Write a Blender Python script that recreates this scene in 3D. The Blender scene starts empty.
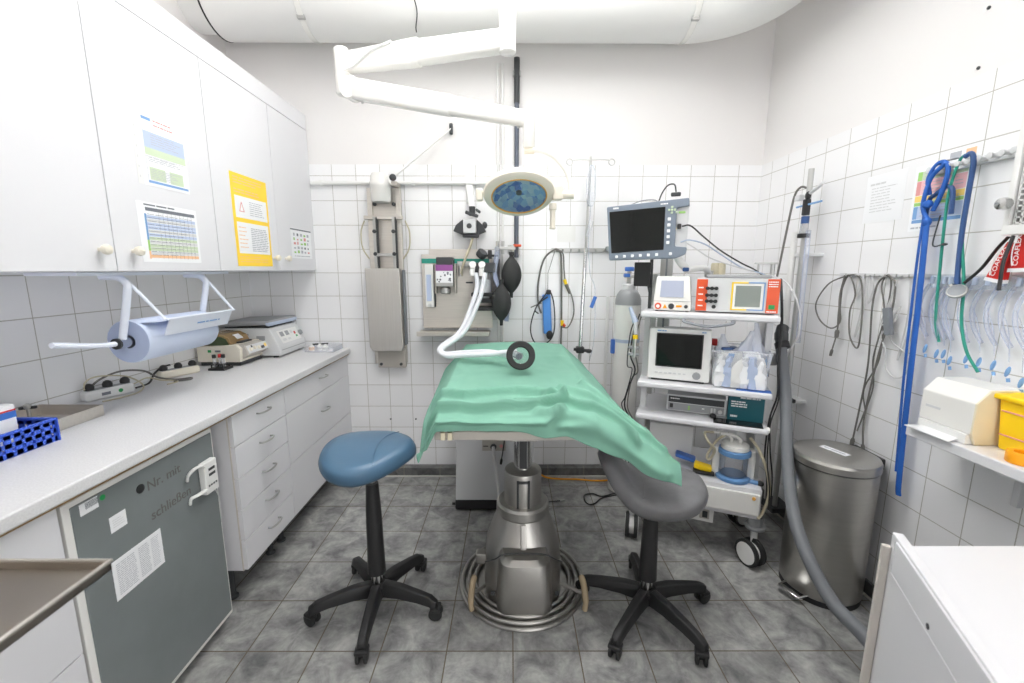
import bpy, bmesh, math, random
from mathutils import Vector, Matrix, noise
PI = math.pi
sc = bpy.context.scene
COL = sc.collection
random.seed(7)

# ------------------------------------------------------------------ materials
def lin(c):
    c /= 255.0
    return c / 12.92 if c <= 0.04045 else ((c + 0.055) / 1.055) ** 2.4
def rgb(r, g, b):
    return (lin(r), lin(g), lin(b), 1.0)

def mat(name, col, rough=0.5, metal=0.0, spec=0.5, bump=0.0, bscale=60.0, vary=0.0, vscale=8.0,
        stretch=None, trans=0.0, coat=0.0, ior=1.45, vary_rough=0.0):
    m = bpy.data.materials.new(name)
    m.use_nodes = True
    nt = m.node_tree
    b = nt.nodes['Principled BSDF']
    b.inputs['Base Color'].default_value = col
    b.inputs['Roughness'].default_value = rough
    b.inputs['Metallic'].default_value = metal
    b.inputs['Specular IOR Level'].default_value = spec
    b.inputs['IOR'].default_value = ior
    if trans: b.inputs['Transmission Weight'].default_value = trans
    if coat: b.inputs['Coat Weight'].default_value = coat
    if bump or vary or vary_rough:
        tc = nt.nodes.new('ShaderNodeTexCoord')
        mp = nt.nodes.new('ShaderNodeMapping')
        if stretch: mp.inputs['Scale'].default_value = stretch
        nt.links.new(tc.outputs['Object'], mp.inputs['Vector'])
        if vary or vary_rough:
            n = nt.nodes.new('ShaderNodeTexNoise')
            n.inputs['Scale'].default_value = vscale
            n.inputs['Detail'].default_value = 5
            nt.links.new(mp.outputs['Vector'], n.inputs['Vector'])
        if vary:
            r = nt.nodes.new('ShaderNodeValToRGB')
            r.color_ramp.elements[0].position = 0.3
            r.color_ramp.elements[1].position = 0.7
            r.color_ramp.elements[0].color = tuple(c * (1 - vary) for c in col[:3]) + (1,)
            r.color_ramp.elements[1].color = tuple(min(1, c * (1 + vary)) for c in col[:3]) + (1,)
            nt.links.new(n.outputs['Fac'], r.inputs['Fac'])
            nt.links.new(r.outputs['Color'], b.inputs['Base Color'])
        if vary_rough:
            mr = nt.nodes.new('ShaderNodeMapRange')
            mr.inputs['To Min'].default_value = max(0, rough - vary_rough)
            mr.inputs['To Max'].default_value = rough + vary_rough
            nt.links.new(n.outputs['Fac'], mr.inputs['Value'])
            nt.links.new(mr.outputs['Result'], b.inputs['Roughness'])
        if bump:
            n2 = nt.nodes.new('ShaderNodeTexNoise')
            n2.inputs['Scale'].default_value = bscale
            n2.inputs['Detail'].default_value = 3
            nt.links.new(mp.outputs['Vector'], n2.inputs['Vector'])
            bp = nt.nodes.new('ShaderNodeBump')
            bp.inputs['Strength'].default_value = bump
            bp.inputs['Distance'].default_value = 0.004
            nt.links.new(n2.outputs['Fac'], bp.inputs['Height'])
            nt.links.new(bp.outputs['Normal'], b.inputs['Normal'])
    return m

def clear_mat(name, col, alpha=0.25, rough=0.08):
    m = bpy.data.materials.new(name); m.use_nodes = True
    nt = m.node_tree
    b = nt.nodes['Principled BSDF']
    b.inputs['Base Color'].default_value = col
    b.inputs['Roughness'].default_value = rough
    out = nt.nodes['Material Output']
    tr = nt.nodes.new('ShaderNodeBsdfTransparent')
    mx = nt.nodes.new('ShaderNodeMixShader')
    fr = nt.nodes.new('ShaderNodeFresnel'); fr.inputs['IOR'].default_value = 1.45
    mr = nt.nodes.new('ShaderNodeMapRange')
    mr.inputs['To Min'].default_value = alpha; mr.inputs['To Max'].default_value = 1.0
    nt.links.new(fr.outputs['Fac'], mr.inputs['Value'])
    nt.links.new(mr.outputs['Result'], mx.inputs['Fac'])
    nt.links.new(tr.outputs[0], mx.inputs[1]); nt.links.new(b.outputs[0], mx.inputs[2])
    nt.links.new(mx.outputs[0], out.inputs['Surface'])
    return m

def glow_mat(name, col, strength):
    m = bpy.data.materials.new(name); m.use_nodes = True
    b = m.node_tree.nodes['Principled BSDF']
    b.inputs['Base Color'].default_value = col
    b.inputs['Emission Color'].default_value = col
    b.inputs['Emission Strength'].default_value = strength
    return m

def tile_mat(name, axis, o1, o2, w, h, tile, grout, mortar, rough, tint=0.03, stone=False):
    """square tiles laid in the plane of the given two world axes"""
    m = bpy.data.materials.new(name); m.use_nodes = True
    nt = m.node_tree; L = nt.links
    b = nt.nodes['Principled BSDF']
    g = nt.nodes.new('ShaderNodeNewGeometry')
    sp = nt.nodes.new('ShaderNodeSeparateXYZ'); L.new(g.outputs['Position'], sp.inputs[0])
    cb = nt.nodes.new('ShaderNodeCombineXYZ')
    for k, (ax, o) in enumerate(((axis[0], o1), (axis[1], o2))):
        ad = nt.nodes.new('ShaderNodeMath'); ad.operation = 'SUBTRACT'
        L.new(sp.outputs[ax], ad.inputs[0]); ad.inputs[1].default_value = o - 50 * (w if k == 0 else h)
        L.new(ad.outputs[0], cb.inputs[k])
    br = nt.nodes.new('ShaderNodeTexBrick')
    br.offset = 0.0; br.squash = 1.0
    br.inputs['Scale'].default_value = 1.0
    br.inputs['Brick Width'].default_value = w
    br.inputs['Row Height'].default_value = h
    br.inputs['Mortar Size'].default_value = mortar
    br.inputs['Mortar Smooth'].default_value = 0.1
    br.inputs['Bias'].default_value = 0.0
    c1 = tuple(c * (1 - tint) for c in tile[:3]) + (1,); c2 = tuple(min(1, c * (1 + tint)) for c in tile[:3]) + (1,)
    br.inputs['Color1'].default_value = c1; br.inputs['Color2'].default_value = c2
    br.inputs['Mortar'].default_value = grout
    L.new(cb.outputs[0], br.inputs['Vector'])
    colout = br.outputs['Color']
    if stone:
        n = nt.nodes.new('ShaderNodeTexNoise'); n.inputs['Scale'].default_value = 9.0
        n.inputs['Detail'].default_value = 9; n.inputs['Roughness'].default_value = 0.65
        n.inputs['Distortion'].default_value = 0.6
        L.new(g.outputs['Position'], n.inputs['Vector'])
        r = nt.nodes.new('ShaderNodeValToRGB')
        e = r.color_ramp.elements
        e[0].position = 0.33; e[0].color = (0.42, 0.42, 0.44, 1)
        e[1].position = 0.70; e[1].color = (1.36, 1.36, 1.34, 1)
        L.new(n.outputs['Fac'], r.inputs['Fac'])
        n3 = nt.nodes.new('ShaderNodeTexNoise'); n3.inputs['Scale'].default_value = 45.0; n3.inputs['Detail'].default_value = 4
        L.new(g.outputs['Position'], n3.inputs['Vector'])
        r3 = nt.nodes.new('ShaderNodeMapRange'); r3.inputs['To Min'].default_value = 0.7; r3.inputs['To Max'].default_value = 1.3
        L.new(n3.outputs['Fac'], r3.inputs['Value'])
        mu = nt.nodes.new('ShaderNodeMix'); mu.data_type = 'RGBA'; mu.blend_type = 'MULTIPLY'; mu.inputs['Factor'].default_value = 1
        L.new(br.outputs['Color'], mu.inputs['A']); L.new(r.outputs['Color'], mu.inputs['B'])
        mu3 = nt.nodes.new('ShaderNodeMix'); mu3.data_type = 'RGBA'; mu3.blend_type = 'MULTIPLY'; mu3.inputs['Factor'].default_value = 1
        L.new(mu.outputs['Result'], mu3.inputs['A']); L.new(r3.outputs['Result'], mu3.inputs['B'])
        mx = nt.nodes.new('ShaderNodeMix'); mx.data_type = 'RGBA'
        L.new(br.outputs['Fac'], mx.inputs['Factor'])
        L.new(mu3.outputs['Result'], mx.inputs['A']); mx.inputs['B'].default_value = grout
        colout = mx.outputs['Result']
    L.new(colout, b.inputs['Base Color'])
    mr = nt.nodes.new('ShaderNodeMapRange')
    mr.inputs['To Min'].default_value = rough; mr.inputs['To Max'].default_value = 0.85
    L.new(br.outputs['Fac'], mr.inputs['Value']); L.new(mr.outputs['Result'], b.inputs['Roughness'])
    iv = nt.nodes.new('ShaderNodeMath'); iv.operation = 'SUBTRACT'; iv.inputs[0].default_value = 1.0
    L.new(br.outputs['Fac'], iv.inputs[1])
    bp = nt.nodes.new('ShaderNodeBump'); bp.inputs['Strength'].default_value = 0.4; bp.inputs['Distance'].default_value = 0.002
    L.new(iv.outputs[0], bp.inputs['Height']); L.new(bp.outputs['Normal'], b.inputs['Normal'])
    return m

M = {}
def defmats():
    M['wall'] = mat('wall_paint', rgb(227, 225, 224), 0.85, bump=0.05, bscale=90)
    M['ceiling'] = mat('ceiling_paint', rgb(242, 241, 240), 0.9)
    M['white'] = mat('white_laminate', rgb(220, 220, 223), 0.38)
    M['white_edge'] = mat('laminate_edge', rgb(206, 200, 193), 0.5)
    M['white_gloss'] = mat('white_enamel', rgb(236, 235, 231), 0.25, coat=0.2)
    M['white_plastic'] = mat('white_plastic', rgb(228, 228, 226), 0.4)
    M['off_white'] = mat('off_white_plastic', rgb(226, 220, 205), 0.42)
    M['cream'] = mat('cream_plastic', rgb(226, 217, 190), 0.45)
    M['light_grey'] = mat('light_grey_enamel', rgb(208, 209, 210), 0.4)
    M['grey'] = mat('grey_plastic', rgb(122, 126, 131), 0.45)
    M['mid_grey'] = mat('mid_grey_plastic', rgb(150, 152, 154), 0.45)
    M['blue_grey'] = mat('blue_grey_housing', rgb(122, 132, 145), 0.42)
    M['dark_grey'] = mat('dark_grey_plastic', rgb(62, 64, 66), 0.5)
    M['fridge'] = mat('grey_door_sheet', rgb(121, 127, 128), 0.42, vary=0.08, vscale=5)
    M['black'] = mat('black_plastic', rgb(40, 40, 41), 0.45)
    M['rubber'] = mat('black_rubber', rgb(44, 45, 45), 0.6, bump=0.1, bscale=120)
    M['screen'] = mat('dark_screen_glass', rgb(16, 19, 18), 0.08, spec=0.5)
    M['screen_grey'] = mat('grey_display_glass', rgb(140, 147, 142), 0.12)
    M['screen_blue'] = mat('lilac_display_glass', rgb(178, 184, 203), 0.15)
    M['steel'] = mat('brushed_steel', rgb(205, 202, 197), 0.5, 1.0, vary=0.04, vscale=3, stretch=(60, 60, 1.2), vary_rough=0.05)
    M['steel_h'] = mat('brushed_steel_sheet', rgb(212, 207, 200), 0.5, 1.0, vary=0.05, vscale=3, stretch=(2, 40, 40), vary_rough=0.06)
    M['cast'] = mat('satin_cast_steel', rgb(174, 172, 168), 0.38, 1.0, bump=0.05, bscale=30, vary=0.07, vscale=6, vary_rough=0.1)
    M['tray_steel'] = mat('dull_tray_steel', rgb(168, 160, 150), 0.38, 1.0, vary=0.06, vscale=3, vary_rough=0.06)
    M['steel_bin'] = mat('bin_steel', rgb(184, 182, 177), 0.33, 1.0, vary=0.04, vscale=4, stretch=(1, 1, 25))
    M['chrome'] = mat('chrome', rgb(222, 222, 222), 0.12, 1.0)
    M['dull_metal'] = mat('dull_aluminium', rgb(190, 190, 188), 0.45, 1.0)
    M['grey_paint'] = mat('warm_grey_paint', rgb(176, 171, 163), 0.5)
    M['worktop'] = mat('speckled_worktop', rgb(212, 212, 213), 0.45, vary=0.08, vscale=210)
    M['upstand'] = mat('grey_upstand', rgb(176, 177, 176), 0.5)
    M['blue_leather'] = mat('blue_vinyl', rgb(72, 104, 130), 0.33, bump=0.12, bscale=220, vary=0.05, vscale=5)
    M['grey_leather'] = mat('worn_grey_vinyl', rgb(106, 106, 108), 0.42, bump=0.15, bscale=150, vary=0.25, vscale=9)
    M['drape'] = mat('green_surgical_cloth', rgb(124, 174, 154), 0.85, bump=0.12, bscale=320, vary=0.03, vscale=12)
    M['blue_basket'] = mat('blue_basket_plastic', rgb(58, 92, 199), 0.4)
    M['rope'] = mat('blue_leash_rope', rgb(34, 92, 176), 0.6, bump=0.4, bscale=300)
    M['navy'] = mat('navy_tubing', rgb(47, 78, 128), 0.4)
    M['teal'] = mat('teal_cord', rgb(38, 140, 122), 0.5)
    M['teal_box'] = mat('dark_teal_card', rgb(22, 92, 104), 0.4)
    M['orange'] = mat('orange_red_panel', rgb(216, 84, 44), 0.4)
    M['amber'] = mat('amber_tape', rgb(240, 160, 20), 0.4)
    M['yellow'] = mat('yellow_plastic', rgb(247, 208, 20), 0.4)
    M['poster_yellow'] = mat('yellow_paper', rgb(246, 208, 62), 0.55)
    M['paper'] = mat('white_paper', rgb(238, 239, 241), 0.6)
    M['ink'] = mat('grey_print', rgb(178, 180, 186), 0.7)
    M['ink_dark'] = mat('dark_print', rgb(112, 116, 124), 0.7)
    M['ink_white'] = mat('white_print', rgb(240, 240, 240), 0.6)
    M['p_blue'] = mat('pale_blue_print', rgb(184, 197, 222), 0.7)
    M['p_blue2'] = mat('blue_print', rgb(118, 158, 204), 0.7)
    M['p_green'] = mat('pale_green_print', rgb(196, 210, 182), 0.7)
    M['p_green2'] = mat('green_print', rgb(150, 196, 110), 0.7)
    M['p_red'] = mat('red_print', rgb(218, 150, 148), 0.7)
    M['p_pink'] = mat('pink_print', rgb(234, 186, 190), 0.7)
    M['p_orange'] = mat('orange_print', rgb(236, 190, 150), 0.7)
    M['p_yel'] = mat('yellow_print', rgb(246, 214, 120), 0.7)
    M['p_purple'] = mat('purple_label', rgb(150, 84, 152), 0.5)
    M['red'] = mat('red_pack', rgb(196, 36, 32), 0.4)
    M['green_led'] = mat('green_mark', rgb(36, 148, 78), 0.4)
    M['cable_grey'] = mat('grey_cable', rgb(104, 102, 98), 0.55)
    M['cable_lt'] = mat('pale_cable', rgb(206, 206, 206), 0.5)
    M['cable_beige'] = mat('beige_cable', rgb(190, 182, 158), 0.5)
    M['cable_blue'] = mat('pale_blue_cable', rgb(176, 188, 208), 0.5)
    M['cable_orange'] = mat('orange_cable', rgb(232, 156, 28), 0.5)
    M['tissue'] = mat('pale_blue_paper_roll', rgb(196, 206, 226), 0.8, bump=0.05, bscale=80)
    M['roll_edge_shade'] = mat('shaded_paper_roll_edge', rgb(168, 180, 206), 0.85)
    M['holder'] = mat('white_powder_coat', rgb(226, 231, 242), 0.35)
    M['blue_plastic'] = mat('blue_plastic', rgb(60, 110, 190), 0.4)
    M['blue_ring'] = mat('soft_blue_plastic', rgb(104, 148, 196), 0.35)
    M['blue_pad'] = mat('blue_cuff_cloth', rgb(82, 140, 212), 0.8)
    M['brown_lid'] = mat('smoky_brown_lid', rgb(150, 124, 84), 0.2)
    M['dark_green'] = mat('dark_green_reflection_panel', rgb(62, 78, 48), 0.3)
    M['tan'] = mat('tan_rubber_grip', rgb(165, 148, 122), 0.7, bump=0.2, bscale=120)
    M['hose_white'] = mat('white_corrugated_hose', rgb(236, 238, 242), 0.4)
    M['hose_grey'] = mat('grey_vacuum_hose', rgb(110, 113, 117), 0.5)
    M['brown_ink'] = mat('brown_marker', rgb(104, 102, 99), 0.8)
    M['amber_glass'] = mat('orange_lens_rim', rgb(214, 160, 70), 0.3)
    M['lamp_white'] = mat('cream_lamp_enamel', rgb(232, 226, 212), 0.35)
    M['clear'] = clear_mat('clear_plastic', rgb(232, 238, 246), 0.16)
    M['lens'] = clear_mat('lamp_front_glass', rgb(240, 245, 250), 0.03, 0.03)
    M['jar'] = clear_mat('clear_jar', rgb(235, 240, 244), 0.06, 0.04)
    M['bag'] = clear_mat('clear_film', rgb(226, 230, 240), 0.5, 0.2)
    M['tub'] = clear_mat('clear_tub_plastic', rgb(240, 242, 246), 0.22, 0.25)
    M['tube'] = clear_mat('clear_tube_plastic', rgb(218, 225, 242), 0.2, 0.1)
    M['mask_dome'] = clear_mat('clear_mask_dome', rgb(225, 235, 235), 0.2, 0.1)
    # operating lamp reflector, blue and white reflections painted into its facet colours
    m = bpy.data.materials.new('reflector_painted_gleam'); m.use_nodes = True
    nt = m.node_tree; b = nt.nodes['Principled BSDF']
    tc = nt.nodes.new('ShaderNodeTexCoord')
    v = nt.nodes.new('ShaderNodeTexVoronoi'); v.inputs['Scale'].default_value = 38
    nt.links.new(tc.outputs['Object'], v.inputs['Vector'])
    r = nt.nodes.new('ShaderNodeValToRGB'); e = r.color_ramp.elements
    e[0].position = 0.0; e[0].color = rgb(150, 190, 240)
    e[1].position = 1.0; e[1].color = rgb(240, 250, 255)
    for p, c in ((0.25, rgb(84, 130, 214)), (0.45, rgb(220, 244, 250)), (0.7, rgb(165, 208, 245))):
        k = e.new(p); k.color = c
    sx = nt.nodes.new('ShaderNodeSeparateColor'); nt.links.new(v.outputs['Color'], sx.inputs[0])
    nt.links.new(sx.outputs[0], r.inputs['Fac'])
    nt.links.new(r.outputs['Color'], b.inputs['Base Color'])
    b.inputs['Metallic'].default_value = 0.0; b.inputs['Roughness'].default_value = 0.25
    M['reflector'] = m
defmats()

# ------------------------------------------------------------------ mesh building
def catmull(pts, n=8, closed=False):
    P = [Vector(p) for p in pts]
    if len(P) < 3 and not closed: return P
    out = []
    N = len(P)
    rng = range(N if closed else N - 1)
    for i in rng:
        p1, p2 = P[i], P[(i + 1) % N]
        p0 = P[i - 1] if (i > 0 or closed) else p1 * 2 - p2
        p3 = P[(i + 2) % N] if (i + 2 < N or closed) else p2 * 2 - p1
        for k in range(n):
            t = k / n
            out.append(0.5 * ((2 * p1) + (p2 - p0) * t + (2 * p0 - 5 * p1 + 4 * p2 - p3) * t * t + (3 * p1 - p0 - 3 * p2 + p3) * t ** 3))
    if not closed: out.append(P[-1])
    return out

class MB:
    def __init__(s):
        s.bm = bmesh.new(); s.mi = 0; s.wn = False
    def _fin(s, faces):
        for f in faces: f.material_index = s.mi
    def m(s, i): s.mi = i; return s
    def box(s, c, size, bevel=0.0, rot=None, seg=2):
        r = bmesh.ops.create_cube(s.bm, size=1.0)
        vs = r['verts']
        bmesh.ops.scale(s.bm, verts=vs, vec=size)
        fs = list({f for v in vs for f in v.link_faces})
        if bevel > 0:
            s.wn = True
            es = list({e for f in fs for e in f.edges})
            rb = bmesh.ops.bevel(s.bm, geom=es, offset=min(bevel, min(size) * 0.49), segments=seg, profile=0.5, affect='EDGES')
            vs = list({v for f in rb['faces'] for v in f.verts} | {v for v in vs if v.is_valid})
            fs = list({f for v in vs for f in v.link_faces})
        if rot is not None:
            R = rot if isinstance(rot, Matrix) else Matrix.Rotation(rot, 4, 'Z')
            bmesh.ops.transform(s.bm, matrix=R, verts=vs)
        bmesh.ops.translate(s.bm, vec=Vector(c), verts=vs)
        s._fin(fs); return s
    def box2(s, lo, hi, bevel=0.0, seg=2):
        lo, hi = Vector(lo), Vector(hi)
        return s.box((lo + hi) / 2, [abs(a) for a in (hi - lo)], bevel, None, seg)
    def tube(s, pts, r, seg=10, closed=False, cap=True, flat=None):
        P = [Vector(p) for p in pts]; N = len(P)
        rr = r if isinstance(r, (list, tuple)) else [r] * N
        if len(rr) != N:
            rr = [rr[min(len(rr) - 1, int(i * (len(rr) - 1) / (N - 1)))] for i in range(N)]
        T = []
        for i in range(N):
            a = P[i - 1] if (i > 0 or closed) else P[i]
            b = P[(i + 1) % N] if (i < N - 1 or closed) else P[i]
            t = (b - a); T.append(t.normalized() if t.length > 1e-9 else Vector((0, 0, 1)))
        up = Vector((0, 0, 1)) if abs(T[0].z) < 0.9 else Vector((1, 0, 0))
        nrm = (up - T[0] * up.dot(T[0])).normalized()
        rings = []
        for i in range(N):
            if i:
                nrm = nrm - T[i] * nrm.dot(T[i])
                if nrm.length < 1e-6:
                    nrm = T[i].orthogonal()
                nrm.normalize()
            bn = T[i].cross(nrm)
            ring = []
            for k in range(seg):
                a = 2 * PI * k / seg
                fx = flat if flat else 1.0
                ring.append(s.bm.verts.new(P[i] + (nrm * math.cos(a) * fx + bn * math.sin(a)) * rr[i]))
            rings.append(ring)
        fs = []
        for i in range(N - (0 if closed else 1)):
            A, B = rings[i], rings[(i + 1) % N]
            for k in range(seg):
                fs.append(s.bm.faces.new((A[k], A[(k + 1) % seg], B[(k + 1) % seg], B[k])))
        if cap and not closed:
            fs.append(s.bm.faces.new(list(reversed(rings[0])))); fs.append(s.bm.faces.new(rings[-1]))
        s._fin(fs); return s
    def cyl(s, a, b, r, seg=24, r2=None):
        return s.tube([a, b], [r, r if r2 is None else r2], seg)
    def lathe(s, prof, c=(0, 0, 0), axis=(0, 0, 1), seg=32, sx=1.0, sy=1.0, cap=True):
        """prof: list of (radius, height) from bottom to top"""
        ax = Vector(axis).normalized()
        q = Vector((0, 0, 1)).rotation_difference(ax).to_matrix()
        c = Vector(c); rings = []
        for (r, h) in prof:
            rings.append([s.bm.verts.new(c + q @ Vector((math.cos(2 * PI * k / seg) * r * sx, math.sin(2 * PI * k / seg) * r * sy, h))) for k in range(seg)])
        fs = []
        for A, B in zip(rings, rings[1:]):
            for k in range(seg):
                fs.append(s.bm.faces.new((A[k], A[(k + 1) % seg], B[(k + 1) % seg], B[k])))
        if cap:
            if prof[0][0] > 1e-5: fs.append(s.bm.faces.new(list(reversed(rings[0]))))
            if prof[-1][0] > 1e-5: fs.append(s.bm.faces.new(rings[-1]))
        s._fin(fs); return s
    def loft(s, rings, closed_ring=True, cap=True):
        R = [[s.bm.verts.new(Vector(p)) for p in ring] for ring in rings]
        fs = []
        n = len(R[0])
        for A, B in zip(R, R[1:]):
            for k in range(n if closed_ring else n - 1):
                fs.append(s.bm.faces.new((A[k], A[(k + 1) % n], B[(k + 1) % n], B[k])))
        if cap and closed_ring:
            fs.append(s.bm.faces.new(list(reversed(R[0])))); fs.append(s.bm.faces.new(R[-1]))
        s._fin(fs); return s
    def prism(s, poly, d, bevel=0.0):
        """poly: list of 3D points (one face); d: extrusion vector"""
        d = Vector(d)
        A = [s.bm.verts.new(Vector(p)) for p in poly]; B = [s.bm.verts.new(Vector(p) + d) for p in poly]
        n = len(A); fs = [s.bm.faces.new(A), s.bm.faces.new(list(reversed(B)))]
        for k in range(n):
            fs.append(s.bm.faces.new((A[(k + 1) % n], A[k], B[k], B[(k + 1) % n])))
        bmesh.ops.recalc_face_normals(s.bm, faces=fs)
        if bevel:
            s.wn = True
            es = list({e for f in fs for e in f.edges})
            rb = bmesh.ops.bevel(s.bm, geom=es, offset=bevel, segments=2, profile=0.5, affect='EDGES')
            vs = set(v for f in rb['faces'] for v in f.verts) | set(v for v in A + B if v.is_valid)
            fs = list({f for v in vs for f in v.link_faces})
        s._fin(fs); return s
    def ell(s, c, size, rot=None, seg=20, rings=12):
        r = bmesh.ops.create_uvsphere(s.bm, u_segments=seg, v_segments=rings, radius=1.0)
        vs = r['verts']; bmesh.ops.scale(s.bm, verts=vs, vec=size)
        if rot is not None: bmesh.ops.transform(s.bm, matrix=rot, verts=vs)
        bmesh.ops.translate(s.bm, vec=Vector(c), verts=vs)
        s._fin(list({f for v in vs for f in v.link_faces})); return s
    def torus(s, c, R, r, axis=(0, 0, 1), seg=40, rs=10):
        ax = Vector(axis).normalized(); q = Vector((0, 0, 1)).rotation_difference(ax).to_matrix()
        pts = [Vector(c) + q @ Vector((math.cos(2 * PI * k / seg) * R, math.sin(2 * PI * k / seg) * R, 0)) for k in range(seg)]
        return s.tube(pts, r, rs, closed=True)
    def quad(s, a, b, c, d):
        f = s.bm.faces.new([s.bm.verts.new(Vector(p)) for p in (a, b, c, d)]); s._fin([f]); return s
    def build(s, name, mats, parent=None, world=True, smooth=True, angle=40):
        """vertices are world coordinates when world=True, the parent's own otherwise"""
        if world and parent is not None:
            bmesh.ops.transform(s.bm, matrix=wm(parent).inverted(), verts=s.bm.verts)
        me = bpy.data.meshes.new(name)
        bmesh.ops.recalc_face_normals(s.bm, faces=s.bm.faces)
        if smooth:
            for f in s.bm.faces: f.smooth = True
        s.bm.to_mesh(me); s.bm.free()
        if smooth: me.set_sharp_from_angle(angle=math.radians(angle))
        for mm in (mats if isinstance(mats, (list, tuple)) else [mats]): me.materials.append(mm)
        o = bpy.data.objects.new(name, me); COL.objects.link(o)
        if parent is not None: o.parent = parent
        if smooth and s.wn:
            w_ = o.modifiers.new('even_normals', 'WEIGHTED_NORMAL'); w_.keep_sharp = True
        return o

def wm(o):
    m = o.matrix_basis.copy()
    p = o.parent
    while p is not None:
        m = p.matrix_basis @ m; p = p.parent
    return m
def tag(o, label=None, cat=None, group=None, kind=None):
    if label: o['label'] = label
    if cat: o['category'] = cat
    if group: o['group'] = group
    if kind: o['kind'] = kind
    return o
def thing(name, label, cat, loc=(0, 0, 0), rotz=0.0, group=None):
    o = bpy.data.objects.new(name, None); COL.objects.link(o)
    o.empty_display_size = 0.05
    o.location = loc; o.rotation_euler = (0, 0, rotz)
    o.matrix_basis = Matrix.Translation(Vector(loc)) @ Matrix.Rotation(rotz, 4, 'Z')
    return tag(o, label, cat, group)
def struct(name, mb, m, parent=None, **k):
    o = mb.build(name, m, parent, **k); o['kind'] = 'structure'; return o
def copy_tree(o, parent=None):
    c = o.copy(); COL.objects.link(c)
    if parent is not None: c.parent = parent
    for ch in list(o.children): copy_tree(ch, c)
    return c
def text(name, body, parent, origin, right, up, size, m, extrude=0.0003, align='CENTER'):
    """flat lettering whose reading direction and height run along two world vectors"""
    cu = bpy.data.curves.new(name, 'FONT'); cu.body = body; cu.size = size; cu.extrude = extrude
    cu.align_x = align; cu.align_y = 'CENTER'; cu.materials.append(m)
    tmp = bpy.data.objects.new(name, cu)
    me = bpy.data.meshes.new_from_object(tmp); me.name = name
    bpy.data.objects.remove(tmp); bpy.data.curves.remove(cu)
    o = bpy.data.objects.new(name, me); COL.objects.link(o)
    r = Vector(right).normalized(); u = Vector(up); u = (u - r * u.dot(r)).normalized(); n = r.cross(u)
    W = Matrix((r, u, n)).transposed().to_4x4(); W.translation = Vector(origin)
    if parent is not None:
        o.parent = parent; W = wm(parent).inverted() @ W
    o.matrix_basis = W
    return o
def sheet(mb, o, r, u, w0, w1, h0, h1, t=0.0004, lift=0.0):
    """thin rectangle on a plane: origin o, right r, up u, spans w0..w1 and h0..h1"""
    o, r, u = Vector(o), Vector(r).normalized(), Vector(u).normalized(); n = r.cross(u)
    b = o + n * lift
    mb.prism([b + r * w0 + u * h0, b + r * w1 + u * h0, b + r * w1 + u * h1, b + r * w0 + u * h1], n * t)
def lines(mb, o, r, u, w0, w1, h0, h1, n, fill=0.45, lift=0.0006, jag=0.35, rnd=None):
    """rows of print: n thin strokes of uneven length"""
    rnd = rnd or random
    st = (h1 - h0) / n
    for i in range(n):
        y = h1 - (i + 0.5) * st
        x = w0; e = w1 - (w1 - w0) * jag * rnd.random()
        while x < e - 0.002:
            l = (w1 - w0) * rnd.uniform(0.08, 0.3)
            sheet(mb, o, r, u, x, min(x + l, e), y - st * fill / 2, y + st * fill / 2, 0.0002, lift)
            x += l + (w1 - w0) * 0.03
# ------------------------------------------------------------------ the setting
XL, XR, YB, YF, ZC = -1.733, 1.600, 2.860, -1.60, 3.25
T = 0.152
TZ0 = 1.40 - 9 * T
TILETOP = 2.077
white_tile = rgb(238, 238, 239); grout = rgb(178, 175, 168)
M['tile_back'] = tile_mat('white_wall_tile_back', 'XZ', XR, TZ0, T, T, white_tile, grout, 0.0018, 0.16, 0.012)
M['tile_right'] = tile_mat('white_wall_tile_right', 'YZ', YB - 0.1187, TZ0, T, T, white_tile, grout, 0.0018, 0.16, 0.012)
M['tile_left'] = tile_mat('white_wall_tile_left', 'YZ', YB - 0.102, TZ0, T, T, white_tile, grout, 0.0018, 0.16, 0.012)
M['floor'] = tile_mat('grey_slate_tile', 'XY', -0.742, 1.401, 0.2506, 0.2506, rgb(158, 158, 156), rgb(106, 97, 84), 0.0024, 0.42, 0.12, stone=True)
M['base_tile'] = tile_mat('grey_skirting_tile', 'XZ', -0.742, -0.3, 0.2506, 0.6, rgb(104, 104, 103), rgb(140, 134, 124), 0.002, 0.45, 0.1, stone=True)
M['base_tile_r'] = tile_mat('grey_skirting_tile_right', 'YZ', 1.401, -0.3, 0.2506, 0.6, rgb(104, 104, 103), rgb(140, 134, 124), 0.002, 0.45, 0.1, stone=True)
M['caulk'] = mat('pale_joint', rgb(200, 198, 192), 0.6)

struct('floor', MB().box2((XL - .1, YF - .1, -.1), (XR + .1, YB + .1, 0)), M['floor'])
struct('ceiling', MB().box2((XL - .1, YF - .1, ZC), (XR + .1, YB + .1, ZC + .1)), M['ceiling'])
struct('wall_back', MB().box2((XL - .1, YB, 0), (XR + .1, YB + .1, ZC)), M['wall'])
struct('wall_left', MB().box2((XL - .1, YF - .1, 0), (XL, YB, ZC)), M['wall'])
struct('wall_right', MB().box2((XR, YF - .1, 0), (XR + .1, YB, ZC)), M['wall'])
struct('wall_front', MB().box2((XL, YF - .1, 0), (XR, YF, ZC)), M['wall'])
struct('wall_back_tiling', MB().box2((XL, YB - .007, 0), (XR, YB, TILETOP)), M['tile_back'])
struct('wall_left_tiling', MB().box2((XL, YF, 0), (XL + .007, YB - .007, TILETOP)), M['tile_left'])
struct('wall_right_tiling', MB().box2((XR - .007, YF, 0), (XR, YB - .007, TILETOP)), M['tile_right'])
struct('baseboard_back', MB().box2((XL + .007, 2.79, 0), (XR - .007, YB - .007, .06), .004), M['base_tile'])
struct('baseboard_right', MB().box2((XR - .02, YF, 0), (XR - .007, 2.79, .065), .003), M['base_tile_r'])
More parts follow.
